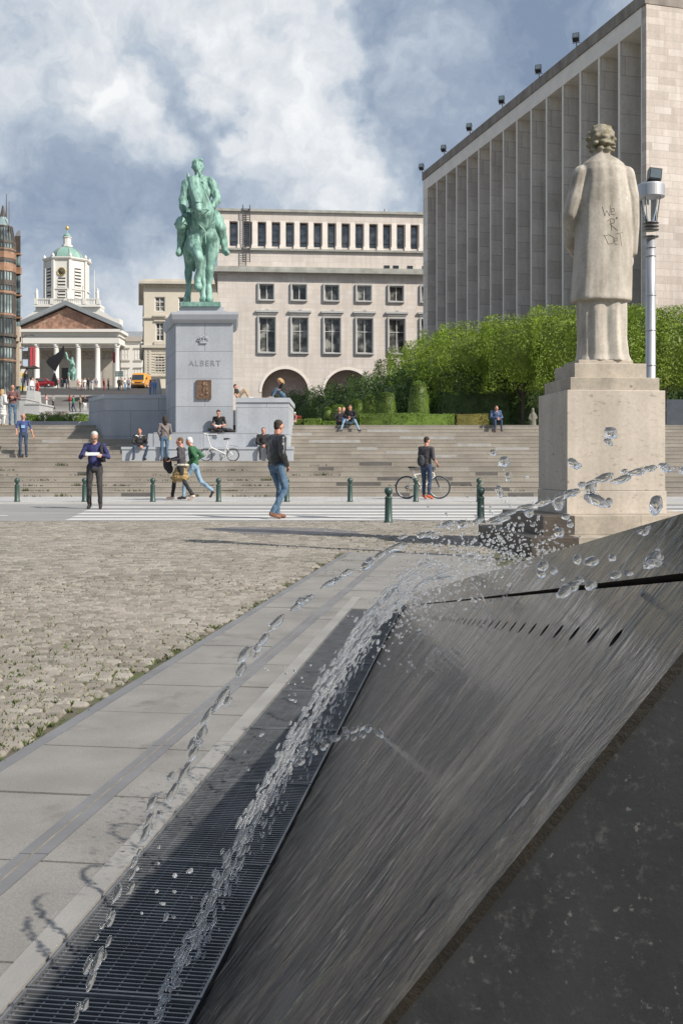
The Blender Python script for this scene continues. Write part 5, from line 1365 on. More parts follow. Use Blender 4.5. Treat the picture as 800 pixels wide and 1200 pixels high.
q = MB(); q.bb(ox(-60), ox(24), 3.2, 4.3, oz(396), oz(390)); q.build('stone_band', m_band2, OB)
q = MB(); q.bb(ox(18.5), ox(24), 3.6, 4.2, oz(450), oz(378)); q.build('stone_pier', m_band2, OB)

# ---- sculpture, equestrian figure, banner, canopy in front of the church
sc_ = empty('abstract_sculpture', (at(66,0,150).x, 150, 12.3), label='black curved metal sculpture in front of the church columns', cat='sculpture')
KS3 = .125
def sx(zx, zy, y=0): return ((0+zx/7.27-66)*KS3, y, (457-(400+zy/7.27))*KS3+.1)
mb = MB(); pl_ = [(392,195), (420,160), (470,135), (510,105), (543,55), (548,90), (545,140), (525,185), (500,220), (472,280), (440,255), (410,225)]
mb.hull2([sx(x, y, -.06) for x, y in pl_], [sx(x, y, .06) for x, y in pl_]); mb.build('sail', pmat('black_steel', (.02,.02,.024), .4), sc_)
mb = MB(); pl_ = [(466,290), (440,372), (435,392), (492,395), (485,350)]
mb.hull2([sx(x, y, -.3) for x, y in pl_], [sx(x, y, .3) for x, y in pl_]); mb.build('leg', bpy.data.materials['black_steel'], sc_)
gs = empty('equestrian_statue', (at(83,0,205).x, 205, 16.5), label='distant green horseman statue with a raised banner before the church', cat='statue')
KG = 205/1200
def gxy(zx, zy, y=0): return Vector(((zx/7.27-83)*KG, y, 1+(545-(400+zy/7.27))*KG-16.5))
mb = MB(); x0_, x1_ = gxy(572,0).x, gxy(655,0).x; mb.bb(x0_, x1_, -1, 2, 0, gxy(0,335).z); mb.bb(x0_-.3, x1_+.3, -1.2, 2.2, 0, .8); mb.build('plinth', m_chs, gs)
f = Fig()
f.ell(gxy(612,250,.5), (.75,1.3,1.0)); f.chain([gxy(612,235,-.3), gxy(622,205,-.9), gxy(640,200,-1.5)], [.55,.4,.22]); 
for zx, yy in ((592,-.3), (628,-.3), (598,1.5), (625,1.5)): f.chain([gxy(zx,275,yy), gxy(zx-2,305,yy), gxy(zx,328,yy)], [.34,.2,.2])
f.chain([gxy(608,225,.4), gxy(608,170,.4)], [.5,.45]); f.ell(gxy(610,145,.4), (.26,.26,.34)); f.chain([gxy(598,172,.3), gxy(578,150,.2), gxy(566,130,.1)], [.2,.16,.13]); f.chain([gxy(620,172,.3), gxy(636,205,.0)], [.2,.14])
f.chain([gxy(596,215,.4), gxy(588,250,.1), gxy(590,275,.0)], [.28,.22,.16]); f.chain([gxy(622,215,.4), gxy(636,250,.1), gxy(636,275,.0)], [.28,.22,.16])
f.chain([gxy(566,160,.1), gxy(556,90,.1)], [.08,.06]); f.chain([gxy(560,95,.1), gxy(568,120,.15), gxy(575,135,.2)], [.2,.25,.12])
f.build('rider_and_horse', m_br, gs, voxel=.11, smooth=1)
bn = empty('banner_sign', (at(26,0,140).x, 140, 11), label='upright yellow, white and blue banner near the iron building', cat='banner')
mb = MB(); mb.box((0,0,1.8), (1.25,.12,3.3)); mb.build('panel', pmat('banner_white', (.7,.7,.66), .6), bn)
mb = MB(); mb.box((.0,-.065,2.35), (1.1,.03,.45), M=Matrix.Rotation(R(-18), 3, 'Y')); mb.box((-.1,-.065,.55), (1.0,.03,.6)); mb.build('yellow_print', pmat('banner_yellow', (.75,.58,.10), .6), bn)
mb = MB(); mb.box((.1,-.07,1.45), (.7,.03,.9)); mb.build('blue_print', pmat('banner_blue', (.30,.55,.75), .6), bn)
for i, (bx_, lb) in enumerate(((35.3,'left of two red vertical flags beside the church'), (38.7,'right of two red vertical flags beside the church'))):
    r = empty('flag', (at(bx_,0,190).x, 190, 15), label=lb, cat='flag', group='red flags beside the church')
    q = MB(); q.tube((0,0,0), (0,0,8.2), .06, n=6); q.build('pole', m_iron, r); q = MB(); q.box((.22,0,6.1), (.36,.05,3.9)); q.build('cloth', pmat('red_cloth', (.55,.05,.07), .8) if i == 0 else bpy.data.materials['red_cloth'], r)
r = empty('flag', (at(132.6,0,190).x, 190, 15), label='single narrow red flag by the right end column of the church', cat='flag')
q = MB(); q.tube((0,0,0), (0,0,7.4), .06, n=6); q.build('pole', m_iron, r); q = MB(); q.box((.2,0,6.0), (.34,.05,2.0)); q.build('cloth', bpy.data.materials['red_cloth'], r)
r = empty('direction_sign', (at(139,0,150).x, 150, 12.2), label='dark stack of direction boards on a post right of the church', cat='sign')
q = MB(); q.tube((0,0,0), (0,0,2.6), .05, n=6); q.build('post', m_iron, r)
for k in range(3): q = MB(); q.box((.1,-.05,2.45-k*.28), (1.2,.06,.24)); q.build('board', pmat('sign_board', (.10,.15,.15), .5) if k == 0 else bpy.data.materials['sign_board'], r)
cv = empty('glass_canopy', (at(20,0,135).x, 135, 10.6), label='dark arched iron canopy at the foot of the iron building', cat='canopy')
q = MB()
for s_ in (-1.6, 0, 1.6): q.path([(s_-.9,0,0), (s_-.8,0,2.2), (s_-.3,0,3.1), (s_+.6,0,3.5), (s_+1.3,0,3.2)], .11, 6)
q.bb(-2.2, 2.6, -.2, 1.2, 3.2, 3.4); q.build('frame', m_iron, cv)
# street lamps by the canopy
r = empty('street_lamp', (at(26,0,170).x, 170, 13.5), label='distant two-armed street lamp silhouetted against the church wall', cat='street lamp')
q = MB(); q.tube((0,0,0), (0,0,9), .09, .05, 6); q.path([(0,0,8.6), (.6,0,9.1), (1.5,0,9.1)], .05, 6); q.path([(0,0,6.8), (1,0,7.2), (3,0,7.3)], .05, 6); q.build('pole', m_iron, r)
for x_, z_ in ((1.7,9.1), (3.2,7.3)): q = MB(); q.box((x_,0,z_), (.7,.3,.16)); q.build('lamp_head', m_alud, r)

# ---- vehicles on the upper road
def tyre(parent, x, y, z, r, w_):
    q = MB(); q.torus((x,y,z), r*.78, r*.24, 'Y', 18, 6); o = q.build('wheel', m_flood, parent); q = MB(); q.lathe([(.01,0), (r*.6,0), (r*.6,.08), (.01,.08)], n=12); q.v = [(x+a, y-.04+c, z+b_) for a, b_, c in q.v]; q.build('rim', m_alu, o)
vn = empty('van', (at(161.5,0,150).x, 150, 12.3), label='orange-yellow minibus seen from the front above the monument wing', cat='minibus')
m_or = pmat('orange_paint', (.62,.27,.03), .35, var=.04)
q = MB(); q.loft([[(-1.02,y,.35), (1.02,y,.35), (1.06,y,1.0), (1.0,y,hz-.25), (.82,y,hz), (-.82,y,hz), (-1.0,y,hz-.25), (-1.06,y,1.0)] for y, hz in ((-.0,1.12), (.12,1.25), (.6,2.05), (1.0,2.3), (5,2.3), (5.2,2.2))], smooth=False); q.build('body', m_or, vn)
q = MB(); q.hull2([(-.86,.03,1.22), (.86,.03,1.22), (.76,.50,2.0), (-.76,.50,2.0)], [(-.86,.13,1.2), (.86,.13,1.2), (.76,.60,1.98), (-.76,.60,1.98)]); q.build('windscreen', m_win, vn)
q = MB(); q.bb(-.95, .95, -.12, .0, .36, .55); q.build('bumper', m_flood, vn); q = MB(); q.bb(-.45, .45, -.04, .0, .72, .86); q.build('grille', m_flood, vn)
for s_ in (-1, 1):
    q = MB(); q.ell((s_*.78,-.02,.82), (.16,.06,.13)); q.build('headlight', m_chw, vn); q = MB(); q.box((s_*1.18,.5,1.45), (.16,.1,.3)); q.build('mirror', m_flood, vn)
    for yy in (.9, 4): tyre(vn, s_*.9, yy, .34, .34, .2)
cr_ = empty('parked_car', (at(48,0,150).x, 150, 12.3), label='dark red car on the upper road left of the black sculpture', cat='car')
q = MB(); m_red = pmat('red_paint', (.22,.015,.025), .3)
q.loft([[(x,-.8,.3), (x,.8,.3), (x,.85,.6), (x,.8*k,h_), (x,-.8*k,h_), (x,-.85,.6)] for x, h_, k in ((-2,.7,1), (-1.9,.85,1), (-1.0,.95,1), (-.5,1.4,.8), (.7,1.42,.8), (1.3,1.0,1), (1.95,.9,1), (2.05,.65,1))], smooth=False); q.build('body', m_red, cr_)
q = MB(); q.hull2([(-.85,-.83,.98), (1.0,-.83,.98), (.65,-.70,1.36), (-.45,-.70,1.36)], [(-.85,-.7,.98), (1.0,-.7,.98), (.65,-.6,1.36), (-.45,-.6,1.36)]); q.build('window', m_win, cr_)
for xx in (-1.3, 1.3): tyre(cr_, xx, -.82, .32, .32, .2)

# ---- stone blocks, planters and low walls between the steps and the upper street
def block(name, label, cat, px0, px1, py0, py1, d, dep, mat=m_chs, taper=1, cap=True, group=None, z0=None):
    a, b_ = at(px0, py1, d), at(px1, py0, d); zb = a.z if z0 is None else z0
    r = empty(name, ((a.x+b_.x)/2, d, zb), label=label, cat=cat, group=group)
    w_ = b_.x-a.x; h_ = b_.z-zb; q = MB(); q.box((0, dep/2, h_/2), (w_, dep, h_), taper=taper); q.build('block', mat, r)
    if cap: q = MB(); q.box((0, dep/2, h_+.04), (w_*taper+.08, dep*taper+.08, .08)); q.build('capstone', mat, r)
    return r
m_blk = pmat('pale_grey_stone', (.40,.40,.40), .8, vs=1, var=.12)
block('stone_block', 'large pale stone block at the left, behind the planting bed', 'stone block', 28, 46, 474, 492, 52, 2.5, m_blk, z0=2.6)
block('stone_block', 'lower stone block just left of the largest pale block', 'stone block', 22.5, 30, 468, 492, 56, 2.5, m_blk, z0=2.6)
block('stone_pylon', 'tapering pale stone pylon standing above the stone blocks', 'pylon', 26, 41, 457, 470, 66, 2.2, m_blk, taper=.6, cap=False, z0=2.7)
block('stone_pylon', 'upper tapering pale stone pylon beside the distant people', 'pylon', 31, 41, 444, 458, 130, 2, m_blk, taper=.6, cap=False, z0=9.4)
block('stone_pylon', 'tapering bluish stone pylon right of the orange minibus', 'pylon', 172, 189, 443, 464, 120, 2, m_blk, taper=.5, cap=False, z0=7.6)
block('retaining_wall', 'long low pale wall behind the flower bed at the left', 'wall', 44, 110, 483, 492, 58, .6, m_blk, cap=False, z0=2.6)
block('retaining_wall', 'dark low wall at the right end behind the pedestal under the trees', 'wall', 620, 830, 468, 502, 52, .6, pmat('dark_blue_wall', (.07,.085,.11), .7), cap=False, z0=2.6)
block('planter_wall', 'low stone edging in front of the flower bed at the left', 'edging', 26, 106, 493.5, 499, 46.6, .4, m_blk, cap=False, z0=L2-.05)

# ================================================================== PLANTS
def leafmat(name, c, c2, tr=.35):
    m, t, b, o_ = newmat(name); geo = t.n('ShaderNodeNewGeometry'); rp = geo.outputs['Random Per Island']
    ob = t.n('ShaderNodeTexCoord').outputs['Object']
    cc = t.ramp(rp, [(0, c), (1, c2)]); cc = t.mix(1.0, cc, t.ramp(t.noise(ob, .8, 4, .65), [(.33, .55), (.67, 1.3)]), 'MULTIPLY')
    t.put(b.inputs['Base Color'], cc); b.inputs['Roughness'].default_value = .5; b.inputs['Specular IOR Level'].default_value = .4
    tl = t.n('ShaderNodeBsdfTranslucent'); t.put(tl.inputs[0], t.mix(1.0, cc, (1.1,1.3,.5), 'MULTIPLY')); mx = t.n('ShaderNodeMixShader'); mx.inputs[0].default_value = tr
    t.nt.links.new(b.outputs[0], mx.inputs[1]); t.nt.links.new(tl.outputs[0], mx.inputs[2]); t.nt.links.new(mx.outputs[0], o_.inputs[0]); return m
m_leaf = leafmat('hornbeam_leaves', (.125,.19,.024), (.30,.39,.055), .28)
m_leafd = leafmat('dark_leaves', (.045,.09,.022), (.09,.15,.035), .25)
m_box = leafmat('boxwood_leaves', (.085,.15,.02), (.17,.25,.04), .22)
m_boxo = leafmat('tired_boxwood_leaves', (.13,.125,.03), (.22,.19,.05), .25)
m_flow = leafmat('red_flowers', (.42,.07,.03), (.60,.17,.10), .2)
m_bark = pmat('bark', (.07,.058,.045), .9, vs=6, var=.3, bump=.5, bs=20)
def leaves(name, mat, parent, n, shape, size, seed, shell=.5, asp=.6):
    """leaf-sized faces scattered through a volume; shape(u, rr) gives a point and its outward direction"""
    rr = random.Random(seed); V = []; Fc = []
    for i in range(n):
        p_, nr = shape(rr)
        d = Vector((rr.gauss(0,1), rr.gauss(0,1), rr.gauss(0,1)))*.75+nr*1.1+Vector((0,0,.4)); d.normalize()
        q = d.to_track_quat('Z', 'Y') @ Quaternion((0,0,1), rr.uniform(0, 2*PI)); s_ = size*rr.uniform(.65, 1.35); a = s_*asp
        o = len(V); V += [tuple(p_+q @ Vector(v_)) for v_ in ((-s_,0,0), (-s_*.1,-a*.5,s_*.1), (s_,0,-.1*s_), (-s_*.1,a*.5,s_*.1))]; Fc.append((o,o+1,o+2,o+3))
    me = bpy.data.meshes.new(name); me.from_pydata(V, [], Fc); me.materials.append(mat)
    o = bpy.data.objects.new(name, me); col.objects.link(o); o.parent = parent; return o
def boxshape(hx, hy, z0, z1, lump=.35, seed=0, rnd_=.25):
    def f(rr):
        while True:
            x, y, z = rr.uniform(-1, 1), rr.uniform(-1, 1), rr.uniform(0, 1)
            ax = rr.choice((0, 0, 1, 1, 2, 3)); dep = abs(rr.gauss(0, .13))
            if ax == 0: x = math.copysign(1-dep, x)
            elif ax == 1: y = math.copysign(1-dep, y)
            elif ax == 2: z = 1-dep*.7
            p_ = Vector((x*hx, y*hy, z0+(z1-z0)*z))
            k = noise.noise(Vector((p_.x*.9+seed*7, p_.y*.9, p_.z*.9)))+.5*noise.noise(Vector((p_.x*2.3+seed*3, p_.y*2.3, p_.z*2.3)))
            if abs(x) > .55 and z > .82 and rr.random() < .3: continue
            nr = Vector((x**5, y**5, max(0, 2*z-1)**5 - max(0, 1-4*z)*.5)); 
            if nr.length < .01: nr = Vector((0,0,1))
            nr.normalize(); return p_+nr*lump*k, nr
    return f
def cylshape(prof, lump=.03, seed=0):
    def f(rr):
        u = rr.random(); th = rr.uniform(0, 2*PI)
        k = len(prof)-1; i = min(int(u*k), k-1); f_ = u*k-i; r = prof[i][0]+(prof[i+1][0]-prof[i][0])*f_; z = prof[i][1]+(prof[i+1][1]-prof[i][1])*f_
        nr = Vector((math.cos(th), math.sin(th), .25 if u < .8 else 1.2)).normalized(); r *= 1-abs(rr.gauss(0, .05))
        if u > .85: r *= math.sqrt(rr.random())
        p_ = Vector((r*math.cos(th), r*math.sin(th), z)); return p_+nr*lump*noise.noise(p_*3+Vector((seed, 0, 0))), nr
    return f
def hedgetree(x, y, z, hx, hy, zb, zt, seed, label, mat=m_leaf, n=9500, size=.076, group='clipped trees along the pillared building', tr_=True, lump=.24, core=.76):
    r = empty('tree', (x, y, z), label=label, cat='tree', group=group)
    leaves('crown', mat, r, n, boxshape(hx, hy, zb, zt, lump, seed), size, seed)
    q = MB(); q.tube((0,0,-.1), (.03,0,zb+.5), .11, .08, 8); rr = random.Random(seed)
    for k in range(6):
        a = rr.uniform(0, 2*PI); q.path([(0,0,zb*.8+k*.12), (.45*hx*math.cos(a), .45*hy*math.sin(a), zb+.6+rr.random()), (.75*hx*math.cos(a), .75*hy*math.sin(a), zb+(zt-zb)*rr.uniform(.4,.8))], [.06,.04,.015], 6)
    q.build('trunk', m_bark, r)
    q = MB(); q.ell((0,0,(zb+zt)/2), (hx*core, hy*core, (zt-zb)*.5*core), None, 0, 12, 8); q.build('inner_foliage', mat, r)
    return r
rrt = random.Random(77)
# the lit near row, facing the viewer
GZ = L2
near_t = [(560,50.5,1.9,'leftmost of the bright clipped trees, its left edge against the dark fins'), (612,48.5,1.75,'bright clipped tree left of the stone statue'), (668,47,1.75,'bright clipped tree directly behind the stone statue, left half'), (722,46.5,1.75,'bright clipped tree between the stone statue and the street lamp'), (778,46.5,1.8,'bright clipped tree behind the street lamp at the right edge'), (836,46.5,1.8,'clipped tree just outside the right edge of the frame')]
tops = [384, 374, 362, 364, 364, 362]
for i, (px_, d, hx, lb) in enumerate(near_t):
    X = (px_-400)/1200*d; zt = 1+(545-tops[i])*d/1200-GZ
    hedgetree(X, d, GZ, hx*1.08, 1.7, 1.75, zt, 40+i, lb, n=10500)
far_t = [(530,55,1.9,393,'first tree of the receding clipped row behind the topiary'), (512,60,2.0,403,'second tree of the receding clipped row, its top against the fins'), (492,66,2.1,412,'third tree of the receding clipped row at the corner of the fins'), (476,72,2.2,424,'fourth tree of the receding row below the shaded corner')]
for i, (px_, d, hx, tp, lb) in enumerate(far_t):
    X = (px_-400)/1200*d; hedgetree(X, d, GZ, hx, 2.4, 1.3, 1+(545-tp)*d/1200-GZ, 60+i, lb, n=6500, size=.10)
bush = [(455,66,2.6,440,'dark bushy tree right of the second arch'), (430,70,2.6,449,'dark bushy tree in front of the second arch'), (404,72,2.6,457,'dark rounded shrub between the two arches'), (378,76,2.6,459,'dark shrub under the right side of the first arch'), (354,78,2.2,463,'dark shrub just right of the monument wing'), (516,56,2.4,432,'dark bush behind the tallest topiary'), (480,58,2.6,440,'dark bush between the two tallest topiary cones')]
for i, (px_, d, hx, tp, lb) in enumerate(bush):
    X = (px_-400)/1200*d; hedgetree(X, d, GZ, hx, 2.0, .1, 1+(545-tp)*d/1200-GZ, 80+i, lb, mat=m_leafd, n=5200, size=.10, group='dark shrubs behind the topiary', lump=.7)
# dark hedges added to stand in for the deep shade behind the trunks
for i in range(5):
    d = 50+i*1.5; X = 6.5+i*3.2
    r = empty('hedge', (X, d, GZ), label='dark hedge standing in for the shade behind the trunks of the clipped trees', cat='hedge', group='dark hedges standing in for shade behind the trunks')
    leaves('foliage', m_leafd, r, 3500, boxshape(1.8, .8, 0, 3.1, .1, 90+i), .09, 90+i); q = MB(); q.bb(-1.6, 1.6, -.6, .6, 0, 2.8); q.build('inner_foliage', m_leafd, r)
# topiary
topi = [(490,48,12.5,10,446,'tallest clipped topiary cone with a rounded top'), (453,50,11.5,9.5,459,'second tallest topiary cone, left of the tallest'), (433,51.5,8.5,7.5,462.5,'middle sized topiary column in the row'), (418.5,53,7,6.5,468,'slim topiary column behind the seated people'), (396,54,9,8,474,'low dome shaped topiary right of the small column'), (384,55,5.5,5,477,'smallest topiary column at the left end of the row')]
for i, (px_, d, r0, r1, tp, lb) in enumerate(topi):
    k = d/1200; r = empty('topiary', ((px_-400)*k, d, GZ), label=lb, cat='topiary', group='clipped topiary behind the hedge'); zt = 1+(545-tp)*k-GZ
    prof = [(r0*k*1.03, 0), (r0*k*1.04, zt*.3), (r0*k, zt*.6), (r1*k, zt*.88), (r1*k*.75, zt*.96), (r1*k*.1, zt)]
    leaves('foliage', m_box, r, 4200, cylshape(prof, .05, i), .042, 300+i)
    q = MB(); q.lathe([(a*.93, b_*.97) for a, b_ in prof], n=14); q.build('inner_foliage', m_box, r)
def lowhedge(px0, px1, d, dep, tp, seed, label, mat=m_box, n=9000, rz=0, size=.04):
    k = d/1200; x0_, x1_ = (px0-400)*k, (px1-400)*k; r = empty('hedge', ((x0_+x1_)/2, d, GZ), rz, label=label, cat='hedge', group='low clipped hedges on top of the steps')
    h_ = 1+(545-tp)*k-GZ; leaves('foliage', mat, r, n, boxshape((x1_-x0_)/2, dep/2, 0, h_, .05, seed), size, seed); q = MB(); q.bb(-(x1_-x0_)/2+.04, (x1_-x0_)/2-.04, -dep/2+.04, dep/2-.04, 0, h_-.04); q.build('inner_foliage', mat, r)
lowhedge(420, 531, 44.9, 1.2, 485, 401, 'long low clipped hedge on top of the steps below the topiary')
lowhedge(532, 569, 45.4, 1.6, 485.5, 402, 'short browner end of the low clipped hedge', m_boxo, 3500)
lowhedge(356, 376, 46.5, 1.0, 491, 403, 'small low green hedge right of the red flowers', m_box, 2500)
lowhedge(377, 398, 46.8, .9, 494, 404, 'very low hedge left of the seated pair', m_box, 1800)
fb = empty('flower_bush', (at(346,0,46.4).x, 46.4, GZ), label='small bush with red-orange flowers right of the monument wing', cat='flower bush')
leaves('foliage', m_box, fb, 1200, boxshape(.35, .3, 0, .4, .1, 5), .04, 405); leaves('flowers', m_flow, fb, 500, boxshape(.3, .25, .3, .58, .15, 6), .04, 406, asp=.3)
for i, (a, b_, tp, red, lb) in enumerate(((30,48,486,0,'green shrub at the left end of the flower bed'), (50,82,484,1,'middle shrub of the flower bed, topped with reddish flowers'), (84,105,486,0,'green shrub at the right end of the flower bed next to the monument'))):
    d = 48; k = d/1200; r = empty('shrub', (((a+b_)/2-400)*k, d, GZ), label=lb, cat='shrub', group='shrubs in the flower bed'); w_ = (b_-a)/2*k; h_ = 1+(545-tp)*k-GZ
    leaves('foliage', m_box, r, 2600, boxshape(w_, .6, 0, h_, .12, 50+i), .045, 410+i); q = MB(); q.ell((0,0,h_*.4), (w_*.85,.5,h_*.5)); q.build('inner_foliage', m_box, r)
    if red: leaves('flowers', m_flow, r, 420, boxshape(w_*.7, .4, h_*.8, h_*1.12, .1, 9), .04, 415, asp=.3)
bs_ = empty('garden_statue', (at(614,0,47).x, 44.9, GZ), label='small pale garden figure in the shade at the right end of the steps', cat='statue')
f = Fig(); f.chain([(0,0,.0), (0,0,.35), (0,0,.62)], [.16,.13,.08]); f.ell((0,0,.74), (.07,.08,.1)); f.chain([(-.1,0,.55), (-.18,-.05,.35), (-.08,-.1,.28)], [.05,.04,.03]); f.chain([(.1,0,.55), (.17,-.05,.38), (.06,-.1,.32)], [.05,.04,.03]); f.build('figure', pmat('shade_toned_stone', (.17,.165,.13), .9), bs_, voxel=.03)  # pale stone, darkened in its colour to stand in for the shade
# ================================================================== PEOPLE
def cloth(name, c, rough=.85, var=.22, vs=9, **k): return pmat(name, c, rough, var=var, vs=vs, bump=.25, bs=22, **k)
m_skin = pmat('skin', (.47,.26,.18), .55, var=.1, vs=12)
m_skinr = pmat('sunburnt_skin', (.50,.24,.17), .55, var=.1, vs=12)
m_eye = pmat('eye', (.03,.02,.02), .3)
m_hdark = cloth('dark_hair', (.035,.024,.018)); m_hbrown = cloth('brown_hair', (.12,.065,.035)); m_hgrey = cloth('grey_hair', (.42,.41,.39)); m_hblond = cloth('blond_hair', (.42,.27,.13)); m_hwhite = cloth('white_hair', (.65,.62,.58))
m_shoe = pmat('dark_shoe', (.03,.022,.02), .5); m_shoeb = pmat('brown_shoe', (.16,.07,.04), .5); m_shoep = pmat('pale_shoe', (.62,.46,.38), .6); m_shoeo = pmat('orange_shoe', (.50,.09,.03), .5)
m_leather = pmat('black_leather', (.022,.021,.022), .34, var=.3, vs=10, bump=.5, bs=14, spec=.7)
m_navy = cloth('navy_shirt', (.028,.030,.11)); m_char = cloth('charcoal_trousers', (.035,.032,.034)); m_blackc = cloth('black_cloth', (.018,.017,.019))
m_jean = cloth('blue_jeans', (.075,.13,.20)); m_jeanl = cloth('pale_jeans', (.20,.30,.40)); m_jeand = cloth('dark_jeans', (.035,.055,.10))
m_green = cloth('green_sweater', (.028,.105,.045)); m_greyk = cloth('grey_knit', (.16,.14,.14)); m_dkgrey = cloth('dark_grey_top', (.055,.05,.058)); m_white = cloth('white_cloth', (.62,.61,.60)); m_tan = cloth('tan_cloth', (.36,.27,.19))
m_leop, t, b, o_ = newmat('spotted_skirt'); ob = t.n('ShaderNodeTexCoord').outputs['Object']; vo = t.n('ShaderNodeTexVoronoi'); vo.inputs['Scale'].default_value = 22; t.put(vo.inputs['Vector'], ob)
t.put(b.inputs['Base Color'], t.ramp(vo.outputs['Distance'], [(.18, (.03,.02,.012)), (.32, (.22,.13,.045)), (.5, (.30,.21,.09))])); b.inputs['Roughness'].default_value = .8

BASE = dict(head=(0,-.015,1.625), neck=(0,.01,1.46), sa=(-.185,.01,1.41), sb=(.185,.01,1.41), ea=(-.25,.04,1.13), eb=(.25,.04,1.13), wa=(-.26,-.03,.88), wb=(.26,-.03,.88),
            ha=(-.095,0,.93), hb=(.095,0,.93), ka=(-.105,-.025,.50), kb=(.105,-.025,.50), aa=(-.11,.02,.09), ab=(.11,.02,.09), ta=(-.13,-.13,.035), tb=(.13,-.13,.035), look=(0,-1,0))
def person(loc, rz, pose, outfit, label, h=1.75, voxel=.018, group=None, hair=m_hbrown, hairstyle='short', jacket=0.0, sleeves='long', skirt=None, skin=m_skin, fingers=True, extras=None, loose=.0):
    J = {k: Vector(v) for k, v in {**BASE, **pose}.items()}
    top, trou, shoe = outfit; r = empty('person', loc, rz, label=label, cat='person', group=group)
    s_ = h/1.75; r.scale = (s_, s_, s_)
    f = Fig(); up = (J['neck']-(J['ha']+J['hb'])/2).normalized(); pel = (J['ha']+J['hb'])/2
    side_h = (J['hb']-J['ha']).normalized(); side_s = (J['sb']-J['sa']).normalized()
    def frame(side, upv):
        fw = side.cross(upv).normalized(); sd = upv.cross(fw).normalized(); M = Matrix((sd, fw, upv)).transposed(); return M
    # head with face and ears, turned to what it looks at
    lk = J['look'].normalized(); hs = lk.cross(Vector((0,0,1)))
    hs = hs.normalized() if hs.length > .01 else Vector((1,0,0)); hu = hs.cross(lk).normalized(); HM = Matrix((hs, -lk, hu)).transposed()   # local -y looks forward
    HP = lambda x, y, z: J['head']+HM @ Vector((x, y, z))
    f.ell(HP(0,.005,.02), (.074,.092,.092), HM); f.ell(HP(0,-.022,-.05), (.054,.062,.066), HM); f.ell(HP(0,-.055,-.085), (.028,.026,.022), HM)
    f.cap(HP(0,-.088,.012), HP(0,-.104,-.026), .009, .015)
    for sx in (-1, 1): f.ell(HP(sx*.076,.008,-.01), (.012,.022,.032), HM); f.cap(HP(sx*.022,-.082,.024), HP(sx*.044,-.074,.022), .010)
    f.cap(HP(-.02,-.083,-.055), HP(.02,-.083,-.055), .008)
    f.cap(J['neck']-up*.03, HP(0,.02,-.05), .058, .053)
    # trunk
    jk = jacket
    Ms = frame(side_s, up); Mh = frame(side_h, up); L = (J['neck']-pel).length
    f.ell(J['neck']-up*.15, (.165+jk, .105+jk, .155), Ms, 1); f.ell(J['neck']-up*.27, (.155+jk, .112+jk, .16), Ms, 1); f.ell(pel+up*(L*.28), (.145+jk*1.1, .108+jk+loose, .15), Mh, 1)
    f.ell(pel+up*.05, (.150+jk*.6, .115+jk*.5, .115), Mh, 1 if jk else 2); f.ell(pel-up*.02, (.152, .118, .11), Mh, 2)
    f.cap(J['sa'], J['sb'], .062+jk, None, 1); f.cap(J['neck']-up*.02, J['sa']+side_s*.03, .05+jk*.5, .058+jk, 1); f.cap(J['neck']-up*.02, J['sb']-side_s*.03, .05+jk*.5, .058+jk, 1)
    ex = MB(); 
    for S, E, W_, sg in (('sa','ea','wa',-1), ('sb','eb','wb',1)):
        s0, e0, w0 = J[S], J[E], J[W_]; ar = 1 if sleeves != 'none' else 0
        f.cap(s0, e0, .054+jk, .043+jk, ar); f.cap(e0, w0, .043+(jk if sleeves == 'long' else 0), .029+(jk*.8 if sleeves == 'long' else 0), 1 if sleeves == 'long' else 0)
        d = (w0-e0).normalized(); hd = (d*.8+Vector((0,0,-.25))).normalized() if abs(d.z) < .9 else d
        pc = w0+hd*.05; sd = hd.cross(Vector((0,-1,.1))).normalized() if abs(hd.y) < .9 else Vector((1,0,0)); pn = hd.cross(sd).normalized()
        PM = Matrix((sd, pn, hd)).transposed(); f.ell(pc, (.038,.018,.048), PM); f.cap(w0, pc, .026, .024)
        if fingers:
            for i, (off_, ln) in enumerate(((-.027,.062), (-.009,.075), (.010,.070), (.027,.055))):
                b0 = pc+hd*.032+sd*off_; m1 = b0+hd*ln*.5+pn*.008; m2 = m1+hd*ln*.35+pn*.022
                ex.path([b0-hd*.012, b0, m1, m2], [.009,.0095,.0085,.006], 7)
            b0 = pc-sd*sg*.026-hd*.008; ex.path([b0, b0-sd*sg*.022+hd*.024, b0-sd*sg*.026+hd*.05+pn*.006], [.011,.010,.007], 7)
    for Hh, K_, A_, T_ in (('ha','ka','aa','ta'), ('hb','kb','ab','tb')):
        bare = skirt and skirt[1] == 'bare'
        f.cap(J[Hh], J[K_], .086, .062, 2); f.cap(J[K_], J[A_]+Vector((0,0,.01)), .061 if not bare else .055, .047 if not bare else .035, 2)
        foot = (J[T_]-J[A_]); f.cap(J[A_]+Vector((0,0,-.045))-foot.normalized()*.03, J[T_], .042, .036, 3); f.cap(J[A_], J[A_]+Vector((0,0,-.03)), .045, .045, 3)
    mats = [skin, top, trou, shoe]
    if skirt:
        mats.append(skirt[0]); q = skirt[2] if len(skirt) > 2 else .42
        for i in range(4):
            u = i/3; c = pel.lerp((J['ka']+J['kb'])/2, u*q/.42*.9); f.ell(c, (.155+.035*u, .12+.05*u+abs(J['ka'].y-J['kb'].y)*.3*u+abs(J['ka'].x-J['kb'].x-(-.2))*.2*u, .11), Mh, 4)
    bo = f.build('body', mats, r, voxel=voxel, smooth=2, extra=ex if fingers else None, disp=(.014, (13,13,8)))
    hf = Fig()
